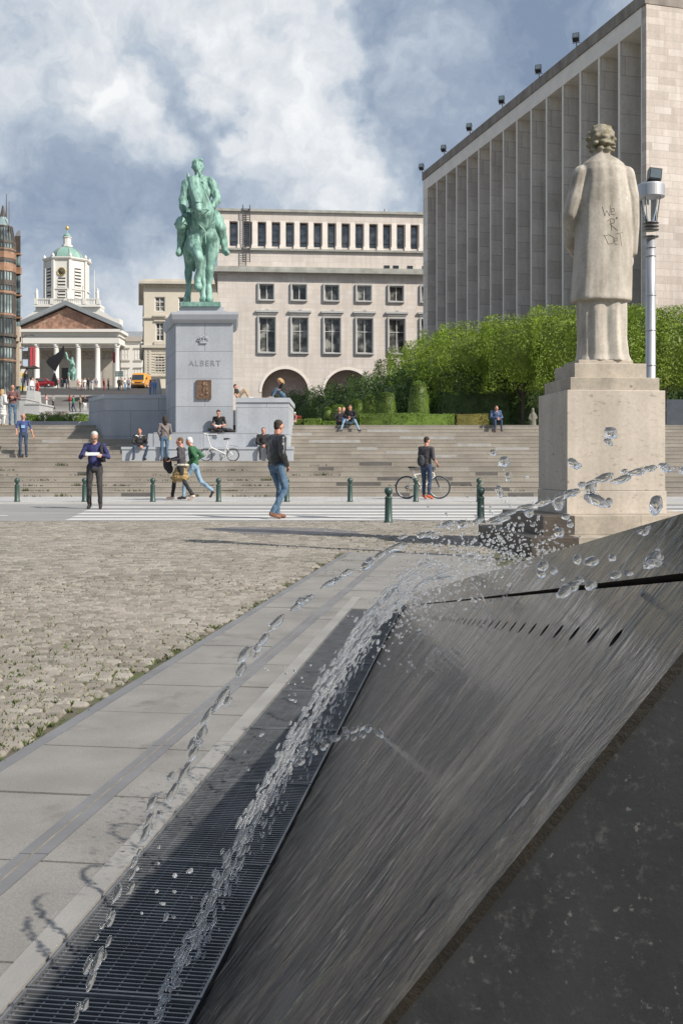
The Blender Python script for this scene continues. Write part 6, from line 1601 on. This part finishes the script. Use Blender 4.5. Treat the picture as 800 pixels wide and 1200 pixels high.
    if hairstyle == 'short': hf.ell(HP(0,.022,.052), (.080,.088,.078), HM); hf.ell(HP(0,.055,.0), (.066,.05,.068), HM)
    elif hairstyle == 'bald': hf.ell(HP(0,.045,.01), (.079,.06,.05), HM)
    elif hairstyle == 'long':
        hf.ell(HP(0,.022,.05), (.088,.095,.085), HM); hf.chain([HP(0,.06,.03), HP(0,.085,-.08), HP(0,.085,-.2)], [.085,.09,.05]); hf.cap(HP(-.075,.02,.02), HP(-.08,.03,-.13), .03, .02); hf.cap(HP(.075,.02,.02), HP(.08,.03,-.13), .03, .02)
    elif hairstyle == 'cap': hf.ell(HP(0,.01,.058), (.086,.098,.07), HM); hf.ell(HP(0,-.11,.045), (.06,.06,.012), HM)
    hf.build('hair' if hairstyle != 'cap' else 'cap', hair, r, voxel=min(voxel, .016), smooth=1)
    if fingers:
        e = MB()
        for sx in (-1, 1): e.ell(HP(sx*.032,-.086,.006), (.013,.006,.007), HM, 0, 8, 6)
        e.build('eyes', m_eye, r)
    if extras: extras(r, J, HP, HM)
    return r
def face(deg): return R(deg)
def spot(px_, d, z): return ((px_-400)/1200*d, d, z)

# 1 man in leather jacket, back to us, hand to his ear, walking away to the right
def ex1(r, J, HP, HM):
    q = MB(); q.box(J['wb']+Vector((-.01,-.02,.08)), (.02,.06,.11)); q.build('phone', m_flood, r)
    q = MB(); q.torus((0,.0,.985), .158, .014, 'Z', 20, 6); q.v = [(x, y*.78, z) for x, y, z in q.v]; q.build('belt', m_blackc, r)
person(spot(324,18.9,.008), R(180-52), dict(head=(0,-.05,1.625), neck=(0,.0,1.47), wb=(.12,-.12,1.54), eb=(.30,-.10,1.20), wa=(-.17,-.10,.96), ea=(-.27,.06,1.14), look=(.25,-1,-.12),
       ha=(-.095,0,.94), hb=(.095,.02,.94), ka=(-.12,-.10,.52), aa=(-.12,.16,.12), ta=(-.13,.03,.035), kb=(.11,-.14,.52), ab=(.11,-.09,.09), tb=(.12,-.25,.035)),
       (m_leather, m_jean, m_shoeb), 'man in black leather jacket and blue jeans on the crossing, phone held to his ear', h=1.83, voxel=.0135, hair=m_hdark, jacket=.022, skin=m_skinr, extras=ex1)
# 2 man reading a folded map
def ex2(r, J, HP, HM):
    q = MB(); M = Matrix.Rotation(R(-35), 3, 'X'); q.box((0,-.36,1.22), (.30,.006,.085), M=M); q.box((-.06,-.364,1.215), (.15,.006,.075), M=Matrix.Rotation(R(-28), 3, 'X')); q.build('folded_map', pmat('map_paper', (.5,.52,.52), .8, vs=20, var=.2), r)
    q = MB(); 
    for sx in (-1, 1): q.torus((0,0,0), .022, .004, 'Y', 14, 5); q.v[-14*5:] = [tuple(HP(x+sx*.032, y-.098, z+.006)) for x, y, z in q.v[-14*5:]]
    q.tube(HP(-.01,-.098,.008), HP(.01,-.098,.008), .003, n=5); q.build('glasses', m_flood, r)
    q = MB(); q.torus((0,0,.985), .150, .014, 'Z', 20, 6); q.v = [(x, y*.80, z) for x, y, z in q.v]; q.build('belt', m_blackc, r)
    q = MB(); q.path([J['sb']+Vector((-.02,-.02,.07)), (.16,-.13,1.36), (.17,-.15,1.2), (.18,-.13,1.05)], [.02,.035,.05,.06], 8); q.path([J['sb']+Vector((-.02,.0,.07)), (.17,.12,1.3), (.18,.13,1.05)], [.02,.03,.05], 8); q.build('folded_jacket', m_blackc, r)
person(spot(111,23.2,.008), R(6), dict(head=(0,-.06,1.60), neck=(0,-.01,1.455), ea=(-.31,-.02,1.15), eb=(.31,-.02,1.15), wa=(-.18,-.27,1.20), wb=(.18,-.27,1.20), look=(.03,-.82,-.55),
       ka=(-.12,-.02,.50), aa=(-.13,.10,.09), ta=(-.14,-.05,.035), kb=(.12,-.09,.51), ab=(.13,-.05,.10), tb=(.15,-.20,.035)),
       (m_navy, m_char, m_shoe), 'grey-haired man in dark blue shirt crossing the road reading a folded map', h=1.78, voxel=.0145, hair=m_hgrey, jacket=.006, loose=.02, extras=ex2)
# 3 the couple walking left
def ex3(r, J, HP, HM):
    q = Fig(); q.ell((.0,-.40,1.00), (.07,.13,.20)); q.ell((.02,-.33,.86), (.06,.10,.14)); q.chain([(0,-.45,1.12), (0,-.36,.95)], [.09,.07]); q.build('folded_coat', m_blackc, r, voxel=.02)
    q = MB(); q.path([(.12,.08,1.45), (-.06,-.12,1.30), (-.17,-.17,1.0), (-.20,-.17,.86)], .011, 6); q.build('bag_strap', m_tan, r)
    q = Fig(); q.ell((-.21,-.20,.76), (.05,.10,.13)); q.build('handbag', pmat('handbag_leather', (.20,.08,.04), .5), r, voxel=.02)
    q = MB(); q.torus((0,0,.97), .170, .035, 'Z', 20, 6); q.build('sweater_waist', pmat('print_cloth', (.42,.40,.33), .9, vs=20, var=.5), r)
person(spot(212.5,27.4,.05), R(-90-12), dict(head=(0,-.05,1.60), neck=(0,-.01,1.45), sa=(-.175,.0,1.40), sb=(.175,.0,1.40), ea=(-.24,-.14,1.18), wa=(-.13,-.38,1.12), eb=(.23,.05,1.13), wb=(.2,-.22,1.10), look=(.25,-1,-.1),
       ka=(-.10,-.24,.53), aa=(-.10,-.30,.10), ta=(-.11,-.45,.06), kb=(.10,.13,.50), ab=(.10,.36,.15), tb=(.10,.25,.04)),
       (m_dkgrey, m_blackc, m_shoep), 'woman in dark top and spotted skirt walking left, black coat over her arm', h=1.72, voxel=.0145, hair=m_hbrown, skirt=(m_leop, 'leg', .34), jacket=.004, extras=ex3, skin=m_skinr)
person(spot(227.5,27.95,.05), R(-90-6), dict(head=(0,-.14,1.58), neck=(0,-.07,1.44), sa=(-.19,-.05,1.39), sb=(.19,-.05,1.39), ea=(-.27,.16,1.20), wa=(-.22,-.08,1.02), eb=(.25,.1,1.15), wb=(.2,-.10,1.0), look=(-.1,-1,-.25),
       ka=(-.10,.16,.50), aa=(-.10,.48,.24), ta=(-.10,.42,.09), kb=(.10,-.24,.52), ab=(.10,-.26,.10), tb=(.11,-.41,.05)),
       (m_green, m_jeanl, m_shoe), 'white-haired man in green sweater and pale jeans walking beside the woman in the spotted skirt', h=1.76, voxel=.0145, hair=m_hwhite, jacket=.012, skin=m_skinr)
# 4 man standing by his bicycle, back to us
def ex4(r, J, HP, HM):
    q = Fig(); q.ell((.06,.20,1.08), (.12,.07,.17)); q.ell((.06,.235,1.02), (.09,.05,.10)); q.build('shoulder_bag', pmat('bag_cloth', (.035,.037,.04), .8), r, voxel=.018)
    q = MB(); q.path([(.10,.20,1.20), (-.05,.15,1.38), (-.14,.02,1.475), (-.10,-.13,1.30)], .014, 6); q.build('bag_strap', m_flood, r)
person(spot(499.5,28.35,.05), R(180-35), dict(head=(0,-.03,1.625), ea=(-.25,.03,1.13), wa=(-.22,-.2,1.0), eb=(.25,-.03,1.13), wb=(.24,-.29,1.02), look=(-.2,-1,-.1),
       ka=(-.10,-.02,.5), kb=(.10,-.04,.5), aa=(-.09,.03,.13), ab=(.09,.0,.13), ta=(-.12,-.12,.035), tb=(.12,-.14,.035)),
       (m_dkgrey, m_jeand, m_shoeo), 'man in dark grey T-shirt and rolled dark trousers standing with a mountain bicycle', h=1.74, voxel=.0145, hair=m_hdark, jacket=.008, sleeves='short', extras=ex4, skin=m_skinr)
# 5 reader sitting cross-legged on the ledge of the monument
zl = ML.z+lz(506.7,38.6)
def ex5(r, J, HP, HM):
    q = MB(); q.hull2([(-.13,-.36,.24), (0,-.36,.215), (0,-.22,.27), (-.13,-.22,.30)], [(-.13,-.36,.25), (0,-.36,.225), (0,-.22,.28), (-.13,-.22,.31)]); q.hull2([(.0,-.36,.215), (.13,-.36,.24), (.13,-.22,.30), (0,-.22,.27)], [(0,-.36,.225), (.13,-.36,.25), (.13,-.22,.31), (0,-.22,.28)]); q.build('book', m_white, r)
XL = dict(ha=(-.10,0,.11), hb=(.10,0,.11), ka=(-.34,-.26,.12), kb=(.34,-.26,.12), aa=(.10,-.40,.07), ab=(-.12,-.34,.07), ta=(.22,-.42,.05), tb=(-.24,-.38,.05))
person(spot(257,38.85,zl), R(-6), dict(XL, head=(0,-.17,.76), neck=(0,-.10,.62), sa=(-.19,-.08,.57), sb=(.19,-.08,.57), ea=(-.24,-.16,.32), eb=(.27,-.14,.30), wa=(-.10,-.30,.26), wb=(.15,-.32,.26), look=(-.05,-.8,-.6)),
       (m_blackc, m_blackc, m_shoe), 'person in black T-shirt sitting cross-legged on the monument ledge reading', h=1.7, voxel=.018, hair=m_hdark, sleeves='short', extras=ex5, skin=m_skinr)
bg_ = empty('bag', spot(268,38.8,zl), label='dark soft bag lying beside the cross-legged reader', cat='bag')
f = Fig(); f.ell((0,0,.07), (.24,.12,.07)); f.ell((.14,0,.06), (.12,.1,.06)); f.build('body', m_blackc, bg_, voxel=.025); q = MB(); q.path([(-.1,0,.13), (0,-.06,.18), (.1,0,.13)], .012, 6); q.build('handle', m_blackc, bg_)
SIT = dict(head=(0,-.02,1.12), neck=(0,.02,.97), sa=(-.185,.02,.92), sb=(.185,.02,.92), ha=(-.10,.02,.47), hb=(.10,.02,.47), ka=(-.14,-.42,.50), kb=(.14,-.42,.50), aa=(-.14,-.44,.09), ab=(.14,-.44,.09), ta=(-.16,-.58,.035), tb=(.16,-.58,.035), ea=(-.26,-.06,.66), eb=(.26,-.06,.66), wa=(-.12,-.30,.56), wb=(.12,-.30,.56))
zbn = L1
person(spot(163,38.25,zbn+.05), R(25), dict(SIT, head=(0,-.10,1.10), neck=(0,-.06,.96), sa=(-.185,-.05,.91), sb=(.185,-.05,.91), ka=(-.26,-.36,.50), aa=(-.30,-.38,.09), ta=(-.36,-.50,.035), kb=(.24,-.38,.50), ab=(.12,-.34,.09), tb=(.14,-.48,.035), wa=(-.05,-.34,.54), wb=(.05,-.33,.54), look=(-.5,-1,.05)),
       (m_leather, m_jeand, m_shoe), 'man in dark jacket and jeans sitting on the left end of the monument bench', h=1.72, voxel=.018, hair=m_hdark, jacket=.018, skin=m_skinr)
person(spot(308.5,38.3,zbn+.05), R(8), dict(SIT, wa=(-.05,-.30,.56), wb=(.04,-.32,.58)),
       (m_blackc, m_char, m_shoe), 'man in black jacket sitting on the right end of the monument bench', h=1.72, voxel=.018, hair=m_hbrown, jacket=.015, skin=m_skinr)
def ex8(r, J, HP, HM):
    q = MB(); q.path([(.14,.12,1.42), (0,.16,1.25), (-.17,.10,1.0)], .012, 6); q.build('bag_strap', m_tan, r)
    q = MB(); q.box((-.2,-.05,.90), (.07,.16,.12)); q.build('yellow_bag', pmat('yellow_bag', (.55,.40,.06), .6), r)
person(spot(193,37.9,L1), R(180+20), dict(wa=(-.12,-.16,1.0), wb=(.16,-.10,.92), look=(.2,-1,-.2), ka=(-.09,-.02,.5), kb=(.10,-.05,.5)), (m_greyk, m_jean, m_shoeb), 'woman with long dark hair in grey knit top standing before the monument', h=1.68, voxel=.017, hair=m_hdark, hairstyle='long', jacket=.006, extras=ex8)
# on the side wing of the monument
zw = lz(466,39.7)+ML.z
RECL = dict(head=(0,.02,.80), neck=(0,.06,.66), sa=(-.17,.06,.61), sb=(.17,.06,.61), ha=(-.10,.10,.12), hb=(.10,.10,.12), ka=(-.12,-.22,.42), kb=(.12,-.22,.42), aa=(-.12,-.42,.07), ab=(.12,-.40,.07), ta=(-.12,-.56,.04), tb=(.12,-.54,.04), ea=(-.22,-.04,.38), eb=(.22,-.04,.38), wa=(-.10,-.22,.36), wb=(.10,-.22,.36))
person(spot(329,40.2,zw), R(-75), dict(RECL, head=(0,-.06,.78), neck=(0,.0,.65), look=(0,-.8,-.6)), (m_blackc, m_jean, m_tan), 'blond person in dark top sitting at the right corner of the monument wing', h=1.55, voxel=.018, hair=m_hblond, hairstyle='long', sleeves='short', skin=m_skinr)
person(spot(281.5,40.3,zw), R(80), dict(RECL, head=(0,.22,.55), neck=(0,.20,.44), sa=(-.17,.18,.40), sb=(.17,.18,.40), ea=(-.22,.2,.22), eb=(.22,.2,.22), wa=(-.24,.05,.06), wb=(.24,.05,.06)), (m_blackc, m_tan, m_white), 'person lounging on the monument wing partly hidden by the pedestal', h=1.5, voxel=.02, hair=m_hdark, sleeves='short', skin=m_skinr)
# on top of the steps
person(spot(410.5,43.0,L2-.155*2+.01), R(-8), dict(SIT, head=(0,-.16,1.05), neck=(0,-.12,.92), sa=(-.185,-.11,.88), sb=(.185,-.11,.88), ka=(-.22,-.40,.50), aa=(-.34,-.52,.09), ta=(-.42,-.62,.035), kb=(.24,-.40,.50), ab=(.42,-.50,.09), tb=(.52,-.60,.035), wa=(-.03,-.42,.66), wb=(.04,-.40,.60), look=(0,-.9,-.35)),
       (m_blackc, m_jeanl, m_shoe), 'man in dark jacket and pale jeans sitting on top of the steps with legs apart', h=1.7, voxel=.02, hair=m_hbrown, jacket=.015, skin=m_skinr)
person(spot(397.5,43.6,L2-.155*2), R(20), dict(SIT), (m_blackc, m_blackc, m_shoe), 'fair-haired person in black sitting left of the man in pale jeans', h=1.55, voxel=.024, hair=m_hblond, fingers=False, skin=m_skinr)
person(spot(402.5,44.4,L2-.155*2), R(-10), dict(SIT), (cloth('bright_blue_cloth', (.07,.14,.36)), m_jeand, m_shoe), 'person in bright blue half hidden behind the man in pale jeans', h=1.6, voxel=.024, hair=m_hblond, fingers=False, skin=m_skinr)
person(spot(581,42.9,L2-.155*2+.01), R(5), dict(SIT, head=(0,-.10,1.08), neck=(0,-.06,.94), wa=(-.04,-.38,.62), wb=(.05,-.38,.60)), (cloth('denim_jacket', (.06,.09,.17)), m_jeand, m_shoeb), 'man in blue denim jacket sitting alone at the top of the steps by the trees', h=1.62, voxel=.02, hair=m_hdark, jacket=.012, skin=m_skinr)
r_ = person(spot(345.5,44.5,L2-.05), R(-60), dict(SIT), (cloth('pink_cloth', (.45,.16,.17)), m_tan, m_shoe), 'small seated child in pink with a white hat near the red flowers', h=.95, voxel=.024, hair=m_white, hairstyle='cap', fingers=False)
# left side
def ex9(r, J, HP, HM):
    q = MB(); q.box((0,-.128,1.22), (.14,.02,.12)); q.build('shirt_print', pmat('pale_blue_print', (.25,.42,.62), .8, vs=25, var=.5), r)
person(spot(27.5,40.15,L1+.155), R(12), dict(ea=(-.28,.0,1.13), wa=(-.24,-.16,1.0), eb=(.29,.03,1.12), wb=(.36,-.02,.88), look=(.1,-1,.1), ka=(-.12,-.06,.5), kb=(.10,-.05,.5)),
       (cloth('blue_tshirt', (.045,.075,.20)), m_jeand, m_shoe), 'man in blue T-shirt and open vest coming down the steps at the left', h=1.75, voxel=.018, hair=m_hbrown, hairstyle='bald', sleeves='short', extras=ex9, skin=m_skinr)
m_plaid = cellmat('plaid', .09, .09, [(0, (.04,.04,.05)), (.5, (.18,.16,.17)), (1, (.5,.46,.45))], joint=.006, jcol=(.14,.07,.07), var=.1, vs=9)
person(spot(14.8,44.0,L2), R(15), dict(ea=(-.27,-.02,1.15), wa=(-.08,-.22,1.22), eb=(.28,-.02,1.14), wb=(.06,-.24,1.2), look=(.3,-1,.05)), (m_plaid, m_jean, m_shoe), 'man in plaid shirt and jeans standing at the top left of the steps', h=1.78, voxel=.018, hair=m_hbrown, hairstyle='bald', jacket=.01, skin=m_skinr)
person(spot(3.0,43.6,L2), R(150), dict(wa=(-.1,-.2,1.1), wb=(.1,-.2,1.1)), (m_white, m_white, m_tan), 'blond person in long white coat at the far left edge beside the plaid shirt', h=1.55, voxel=.02, hair=m_hblond, hairstyle='long', jacket=.03, skirt=(m_white, 'leg', .42))

# ---- distant people: six builds copied, clothed by object-level materials
def proto(pose, style, skirt=False):
    J = {k: Vector(v) for k, v in {**BASE, **pose}.items()}; f = Fig()
    f.ell(J['head'], (.085,.095,.12)); f.cap(J['neck'], J['head']-Vector((0,0,.05)), .06)
    up = Vector((0,0,1)); pel = (J['ha']+J['hb'])/2
    f.ell(J['neck']-up*.2, (.19,.13,.24), None, 1); f.ell(pel+up*.12, (.16,.13,.2), None, 1); f.ell(pel-up*.03, (.16,.13,.12), None, 2)
    f.cap(J['sa'], J['sb'], .07, None, 1)
    for S, E, W_ in (('sa','ea','wa'), ('sb','eb','wb')): f.cap(J[S], J[E], .06, .05, 1); f.cap(J[E], J[W_], .048, .035, 1); f.ell(J[W_]-up*.05, (.035,.035,.06))
    for Hh, K_, A_, T_ in (('ha','ka','aa','ta'), ('hb','kb','ab','tb')): f.cap(J[Hh], J[K_], .095, .07, 2); f.cap(J[K_], J[A_], .068, .05, 2); f.cap(J[A_]-up*.04, J[T_], .045, .04, 3)
    if skirt: f.ell(pel-up*.18, (.2,.17,.22), None, 2)
    r = empty('person', (0,0,0)); o = f.build('body', [m_skinr, m_white, m_jeand, m_shoe], r, voxel=.038, smooth=1)
    q = Fig(); q.ell(J['head']+Vector((0,.02,.04)), (.098,.105,.1)); 
    if style == 'long': q.chain([J['head']+Vector((0,.05,.02)), J['head']+Vector((0,.08,-.2))], [.09,.06])
    h_ = q.build('hair', m_hbrown, r, voxel=.035, smooth=1); return r
PR = [proto({}, 'short'), proto(dict(ka=(-.1,-.16,.5), aa=(-.1,-.05,.09), ta=(-.1,-.19,.04), kb=(.1,.08,.5), ab=(.1,.28,.14), tb=(.1,.16,.05), ea=(-.27,.1,1.15), wa=(-.25,-.05,.93), wb=(.25,-.2,1.0)), 'short'),
      proto(dict(wa=(-.1,-.22,1.15), wb=(.1,-.22,1.15)), 'long'), proto(dict(eb=(.3,-.1,1.2), wb=(.12,-.25,1.45)), 'long', True)]
P1 = {n: cloth('far_'+n, c) for n, c in dict(red=(.42,.05,.05), pink=(.5,.28,.28), white=(.6,.6,.6), black=(.02,.02,.022), navy=(.03,.04,.09), green=(.03,.26,.13), grey=(.2,.2,.21), tan=(.35,.26,.18), lilac=(.3,.25,.42), blue=(.12,.22,.42), purple=(.10,.05,.10)).items()}
crowd = [ # column, foot row, depth, build, top, trousers, hair, height, label
 (54.5,480,109,2,'pink','white','dark','person with pink and white clothes on the distant staircase, left of a grey-clad companion'), (62.5,480,109,1,'grey','black','brown','person in grey top walking on the distant staircase beside the pink and white figure'),
 (82,482,106,2,'red','grey','brown','person with a red collar on the distant staircase left of the green top'), (86,483,106,1,'green','navy','dark','person in bright green top on the distant staircase'),
 (94,483,106,2,'tan','black','brown','person in tan top on the distant staircase right of the green top'), (99.5,482,107,3,'black','white','brown','person in black top and white skirt on the distant staircase next to the monument'),
 (37.5,472,70,2,'white','grey','dark','pale-clad person standing behind the large stone block'), (43.5,472,70,0,'red','red','dark','person in dark red behind the stone block, right of the pale-clad one'),
 (3.5,455,138,1,'red','black','white','pedestrian with white hat and red scarf at the far left of the upper street'), (15,455,138,0,'black','black','dark','dark-clothed pedestrian at the left of the upper street beside the canopy'),
 (23,455,138,0,'navy','black','dark','navy-clothed pedestrian below the yellow banner'), (28.5,454,136,2,'purple','navy','brown','purple-clothed pedestrian right of the yellow banner'), (30.5,452,128,0,'black','navy','dark','tall dark pedestrian leaning by the upper pylon'),
 (72.5,456,150,0,'navy','black','dark','dark figure just right of the black sculpture'), (78,457,150,1,'navy','navy','dark','walking figure in navy below the distant horseman'), (81,455,150,2,'white','tan','blond','white-topped pedestrian below the distant horseman'),
 (68,456,150,0,'pink','grey','brown','pink-topped person half behind the foot of the black sculpture'), (91.5,457,146,2,'pink','tan','blond','pink-topped pedestrian left of the white group'), (96,457,146,1,'tan','pink','brown','tan-topped pedestrian in the middle of the crowd'), (99.5,457,147,2,'white','white','blond','person all in white in the middle of the crowd'),
 (103.5,457,144,0,'black','black','dark','tallest black-clothed person in the middle of the crowd'), (108.5,457,146,2,'lilac','white','brown','person in pale lilac right of the tall black figure'), (122,457,146,0,'red','red','dark','person in red left of the dark woman near the right columns'), (127,457,146,3,'purple','black','dark','dark woman standing near the right church column'),
 (139,457,146,0,'black','black','dark','dark pedestrian left of the orange minibus'), (143,457,146,1,'tan','tan','brown','tan pedestrian left of the orange minibus'), (146.5,457,145,2,'white','blue','brown','white-topped pedestrian close to the orange minibus'), (150.5,457,146,0,'grey','navy','dark','grey-topped pedestrian touching the left side of the orange minibus'),
 (176,463,118,2,'lilac','blue','dark','person in lilac leaning on the pylon right of the minibus'), (181,462,118,0,'blue','blue','dark','person in blue in front of the pylon right of the minibus'),
 (113,457,147,1,'grey','tan','brown','grey-topped walker at the right side of the crowd'), (53,456,152,0,'pink','black','brown','pink-topped pedestrian behind the dark red car')]
HM_ = dict(dark=m_hdark, brown=m_hbrown, blond=m_hblond, white=m_hwhite); used = set()
for i, (px_, py_, d, b_, tp, tr2, hr, lb) in enumerate(crowd):
    src = PR[b_]; r = src if b_ not in used else copy_tree(src); used.add(b_)
    p_ = at(px_, py_, d); r.location = p_; r.rotation_euler.z = random.Random(i).uniform(-2.5, 2.5); k = random.Random(i+50).uniform(.93, 1.03); r.scale = (k, k, k)
    tag(r, lb, 'person', 'people on the upper street and distant stairs')
    for ch in r.children:
        sl_ = ch.material_slots
        if ch.name.startswith('body'):
            for j, m_ in ((1, P1[tp]), (2, P1[tr2])): sl_[j].link = 'OBJECT'; sl_[j].material = m_
            for j in (0, 3): sl_[j].link = 'OBJECT'; sl_[j].material = (m_skinr, None, None, m_shoe)[j]
        else: sl_[0].link = 'OBJECT'; sl_[0].material = HM_[hr]

# ================================================================== BICYCLES
def wheel(parent, x, z, r, spokes=24, tyre_r=.022):
    q = MB(); q.torus((x,0,z), r-tyre_r, tyre_r, 'Y', 36, 8); w_ = q.build('tyre', m_flood, parent)
    q = MB(); q.torus((x,0,z), r-tyre_r*2.2, .009, 'Y', 36, 6); q.tube((x,-.04,z), (x,.04,z), .02)
    for i in range(spokes): a = 2*PI*i/spokes; q.tube((x, .02*(-1)**i, z), (x+(r-.045)*math.cos(a), 0, z+(r-.045)*math.sin(a)), .0016, n=4, caps=False)
    q.build('rim', m_alu, w_)
m_bw = pmat('bicycle_white', (.66,.65,.62), .35, var=.05)
bk = empty('bicycle', spot(495.2,28.75,.05), R(4), label='pale mountain bicycle with black tyres held by the man on the far kerb', cat='bicycle')
wr = .325; wb = .455
wheel(bk, -wb, wr, wr); wheel(bk, wb+.01, wr, wr)
q = MB(); sbt = (-.24,0,.68); bbk = (-.04,0,.30); hd1 = (.30,0,.74); hd0 = (.33,0,.62); ra = (-wb,0,wr)
q.tube(bbk, sbt, .017); q.tube(sbt, hd1, .018); q.tube(bbk, hd0, .021); q.tube(hd0, hd1, .022)
for sy in (-.05, .05): q.tube((ra[0],sy,ra[2]), (bbk[0],sy*.7,bbk[2]), .010); q.tube((ra[0],sy,ra[2]), (sbt[0],sy*.4,sbt[2]), .009)
q.build('frame', m_bw, bk)
q = MB(); 
for sy in (-.055, .055): q.tube((wb+.01,sy,wr), (.36,sy,.60), .014)
q.tube((.36,-.055,.60), (.36,.055,.60), .016); q.build('fork', m_flood, bk)
q = MB(); q.tube(hd1, (.275,0,.86), .014); q.path([(.25,-.30,.88), (.29,-.1,.865), (.30,0,.86), (.29,.1,.865), (.25,.30,.88)], .013, 8); q.build('handlebar', m_flood, bk)
q = MB(); q.tube(sbt, (-.29,0,.86), .013); q.build('seat_post', m_alu, bk); q = MB(); q.ell((-.30,0,.89), (.13,.06,.025)); q.ell((-.37,0,.885), (.06,.075,.03)); q.build('saddle', m_flood, bk)
q = MB(); q.torus((-.04,-.05,.30), .085, .008, 'Y', 24, 5); q.tube((-.04,-.06,.30), (.06,-.07,.17), .009); q.tube((-.04,.06,.30), (-.14,.07,.43), .009); q.box((.07,-.11,.165), (.09,.08,.02)); q.box((-.15,.11,.435), (.09,.08,.02)); q.torus((-wb,-.045,wr), .04, .012, 'Y', 18, 5); q.tube((-.04,-.05,.385), (-wb,-.05,wr+.045), .004, n=5); q.tube((-.04,-.05,.215), (-wb,-.05,wr-.045), .004, n=5); q.build('crank', m_flood, bk)
fb_ = empty('folding_bicycle', spot(256.5,37.6,L1), R(-4), label='white folding bicycle with small wheels leaning on the monument bench', cat='bicycle')
k = 37.6/1200
def bz(zx, zy): return Vector(((140+zx/3.636-256.5)*k, 0, (540.5-(460+zy/3.636))*k))
r1 = .235
wheel(fb_, bz(368,0).x, r1, r1, 16, .018); wheel(fb_, bz(484,0).x, r1, r1, 16, .018)
q = MB(); q.tube(bz(388,232), bz(452,262), .026); q.tube(bz(388,232)+Vector((0,0,-.05)), bz(388,232)+Vector((0,0,.07)), .022)
q.tube(bz(440,285), bz(462,205), .018)
for sy in (-.05, .05): q.tube(bz(440,283)+Vector((0,sy,0)), Vector((bz(484,0).x,sy,r1)), .010); q.tube(bz(386,236)+Vector((0,sy,0)), Vector((bz(368,0).x,sy,r1)), .011); q.tube(bz(455,232)+Vector((0,sy*.4,0)), Vector((bz(484,0).x,sy,r1)), .008)
q.build('frame', m_bw, fb_)
q = MB(); q.tube(bz(388,232), bz(374,176), .014); q.path([bz(374,176)+Vector((-.08,-.26,.02)), bz(374,176)+Vector((0,-.1,0)), bz(374,176), bz(374,176)+Vector((0,.1,0)), bz(400,178)+Vector((.1,.24,.02))], .012, 8); q.build('handlebar', m_bw, fb_)
q = MB(); q.tube(bz(462,208), bz(460,196), .013); q.build('seat_post', m_alu, fb_); q = MB(); q.ell(bz(458,196), (.13,.065,.03)); q.ell(bz(450,198), (.06,.07,.03)); q.build('saddle', m_flood, fb_)
q = MB(); c_ = bz(440,270); q.torus((c_.x,-.06,c_.z), .08, .009, 'Y', 22, 5); q.tube((c_.x,-.07,c_.z), (c_.x-.05,-.08,c_.z-.13), .009); q.tube((c_.x,.06,c_.z), (c_.x+.05,.08,c_.z+.13), .009); q.box((c_.x-.05,-.13,c_.z-.13), (.09,.08,.02)); q.build('crank', m_flood, fb_)
q = MB()
for x_, a0, a1 in ((bz(368,0).x, 20, 150), (bz(484,0).x, 30, 170)): q.path([(x_+(r1+.02)*math.cos(R(a)), 0, r1+(r1+.02)*math.sin(R(a))) for a in range(a0, a1, 12)], .008, 6)
q.tube(bz(470,225), bz(505,228), .008); q.build('mudguard', m_flood, fb_)
q = MB(); q.tube((.0,.06,0.30), (.05,.2,.0), .008); q.build('kickstand', m_flood, fb_)
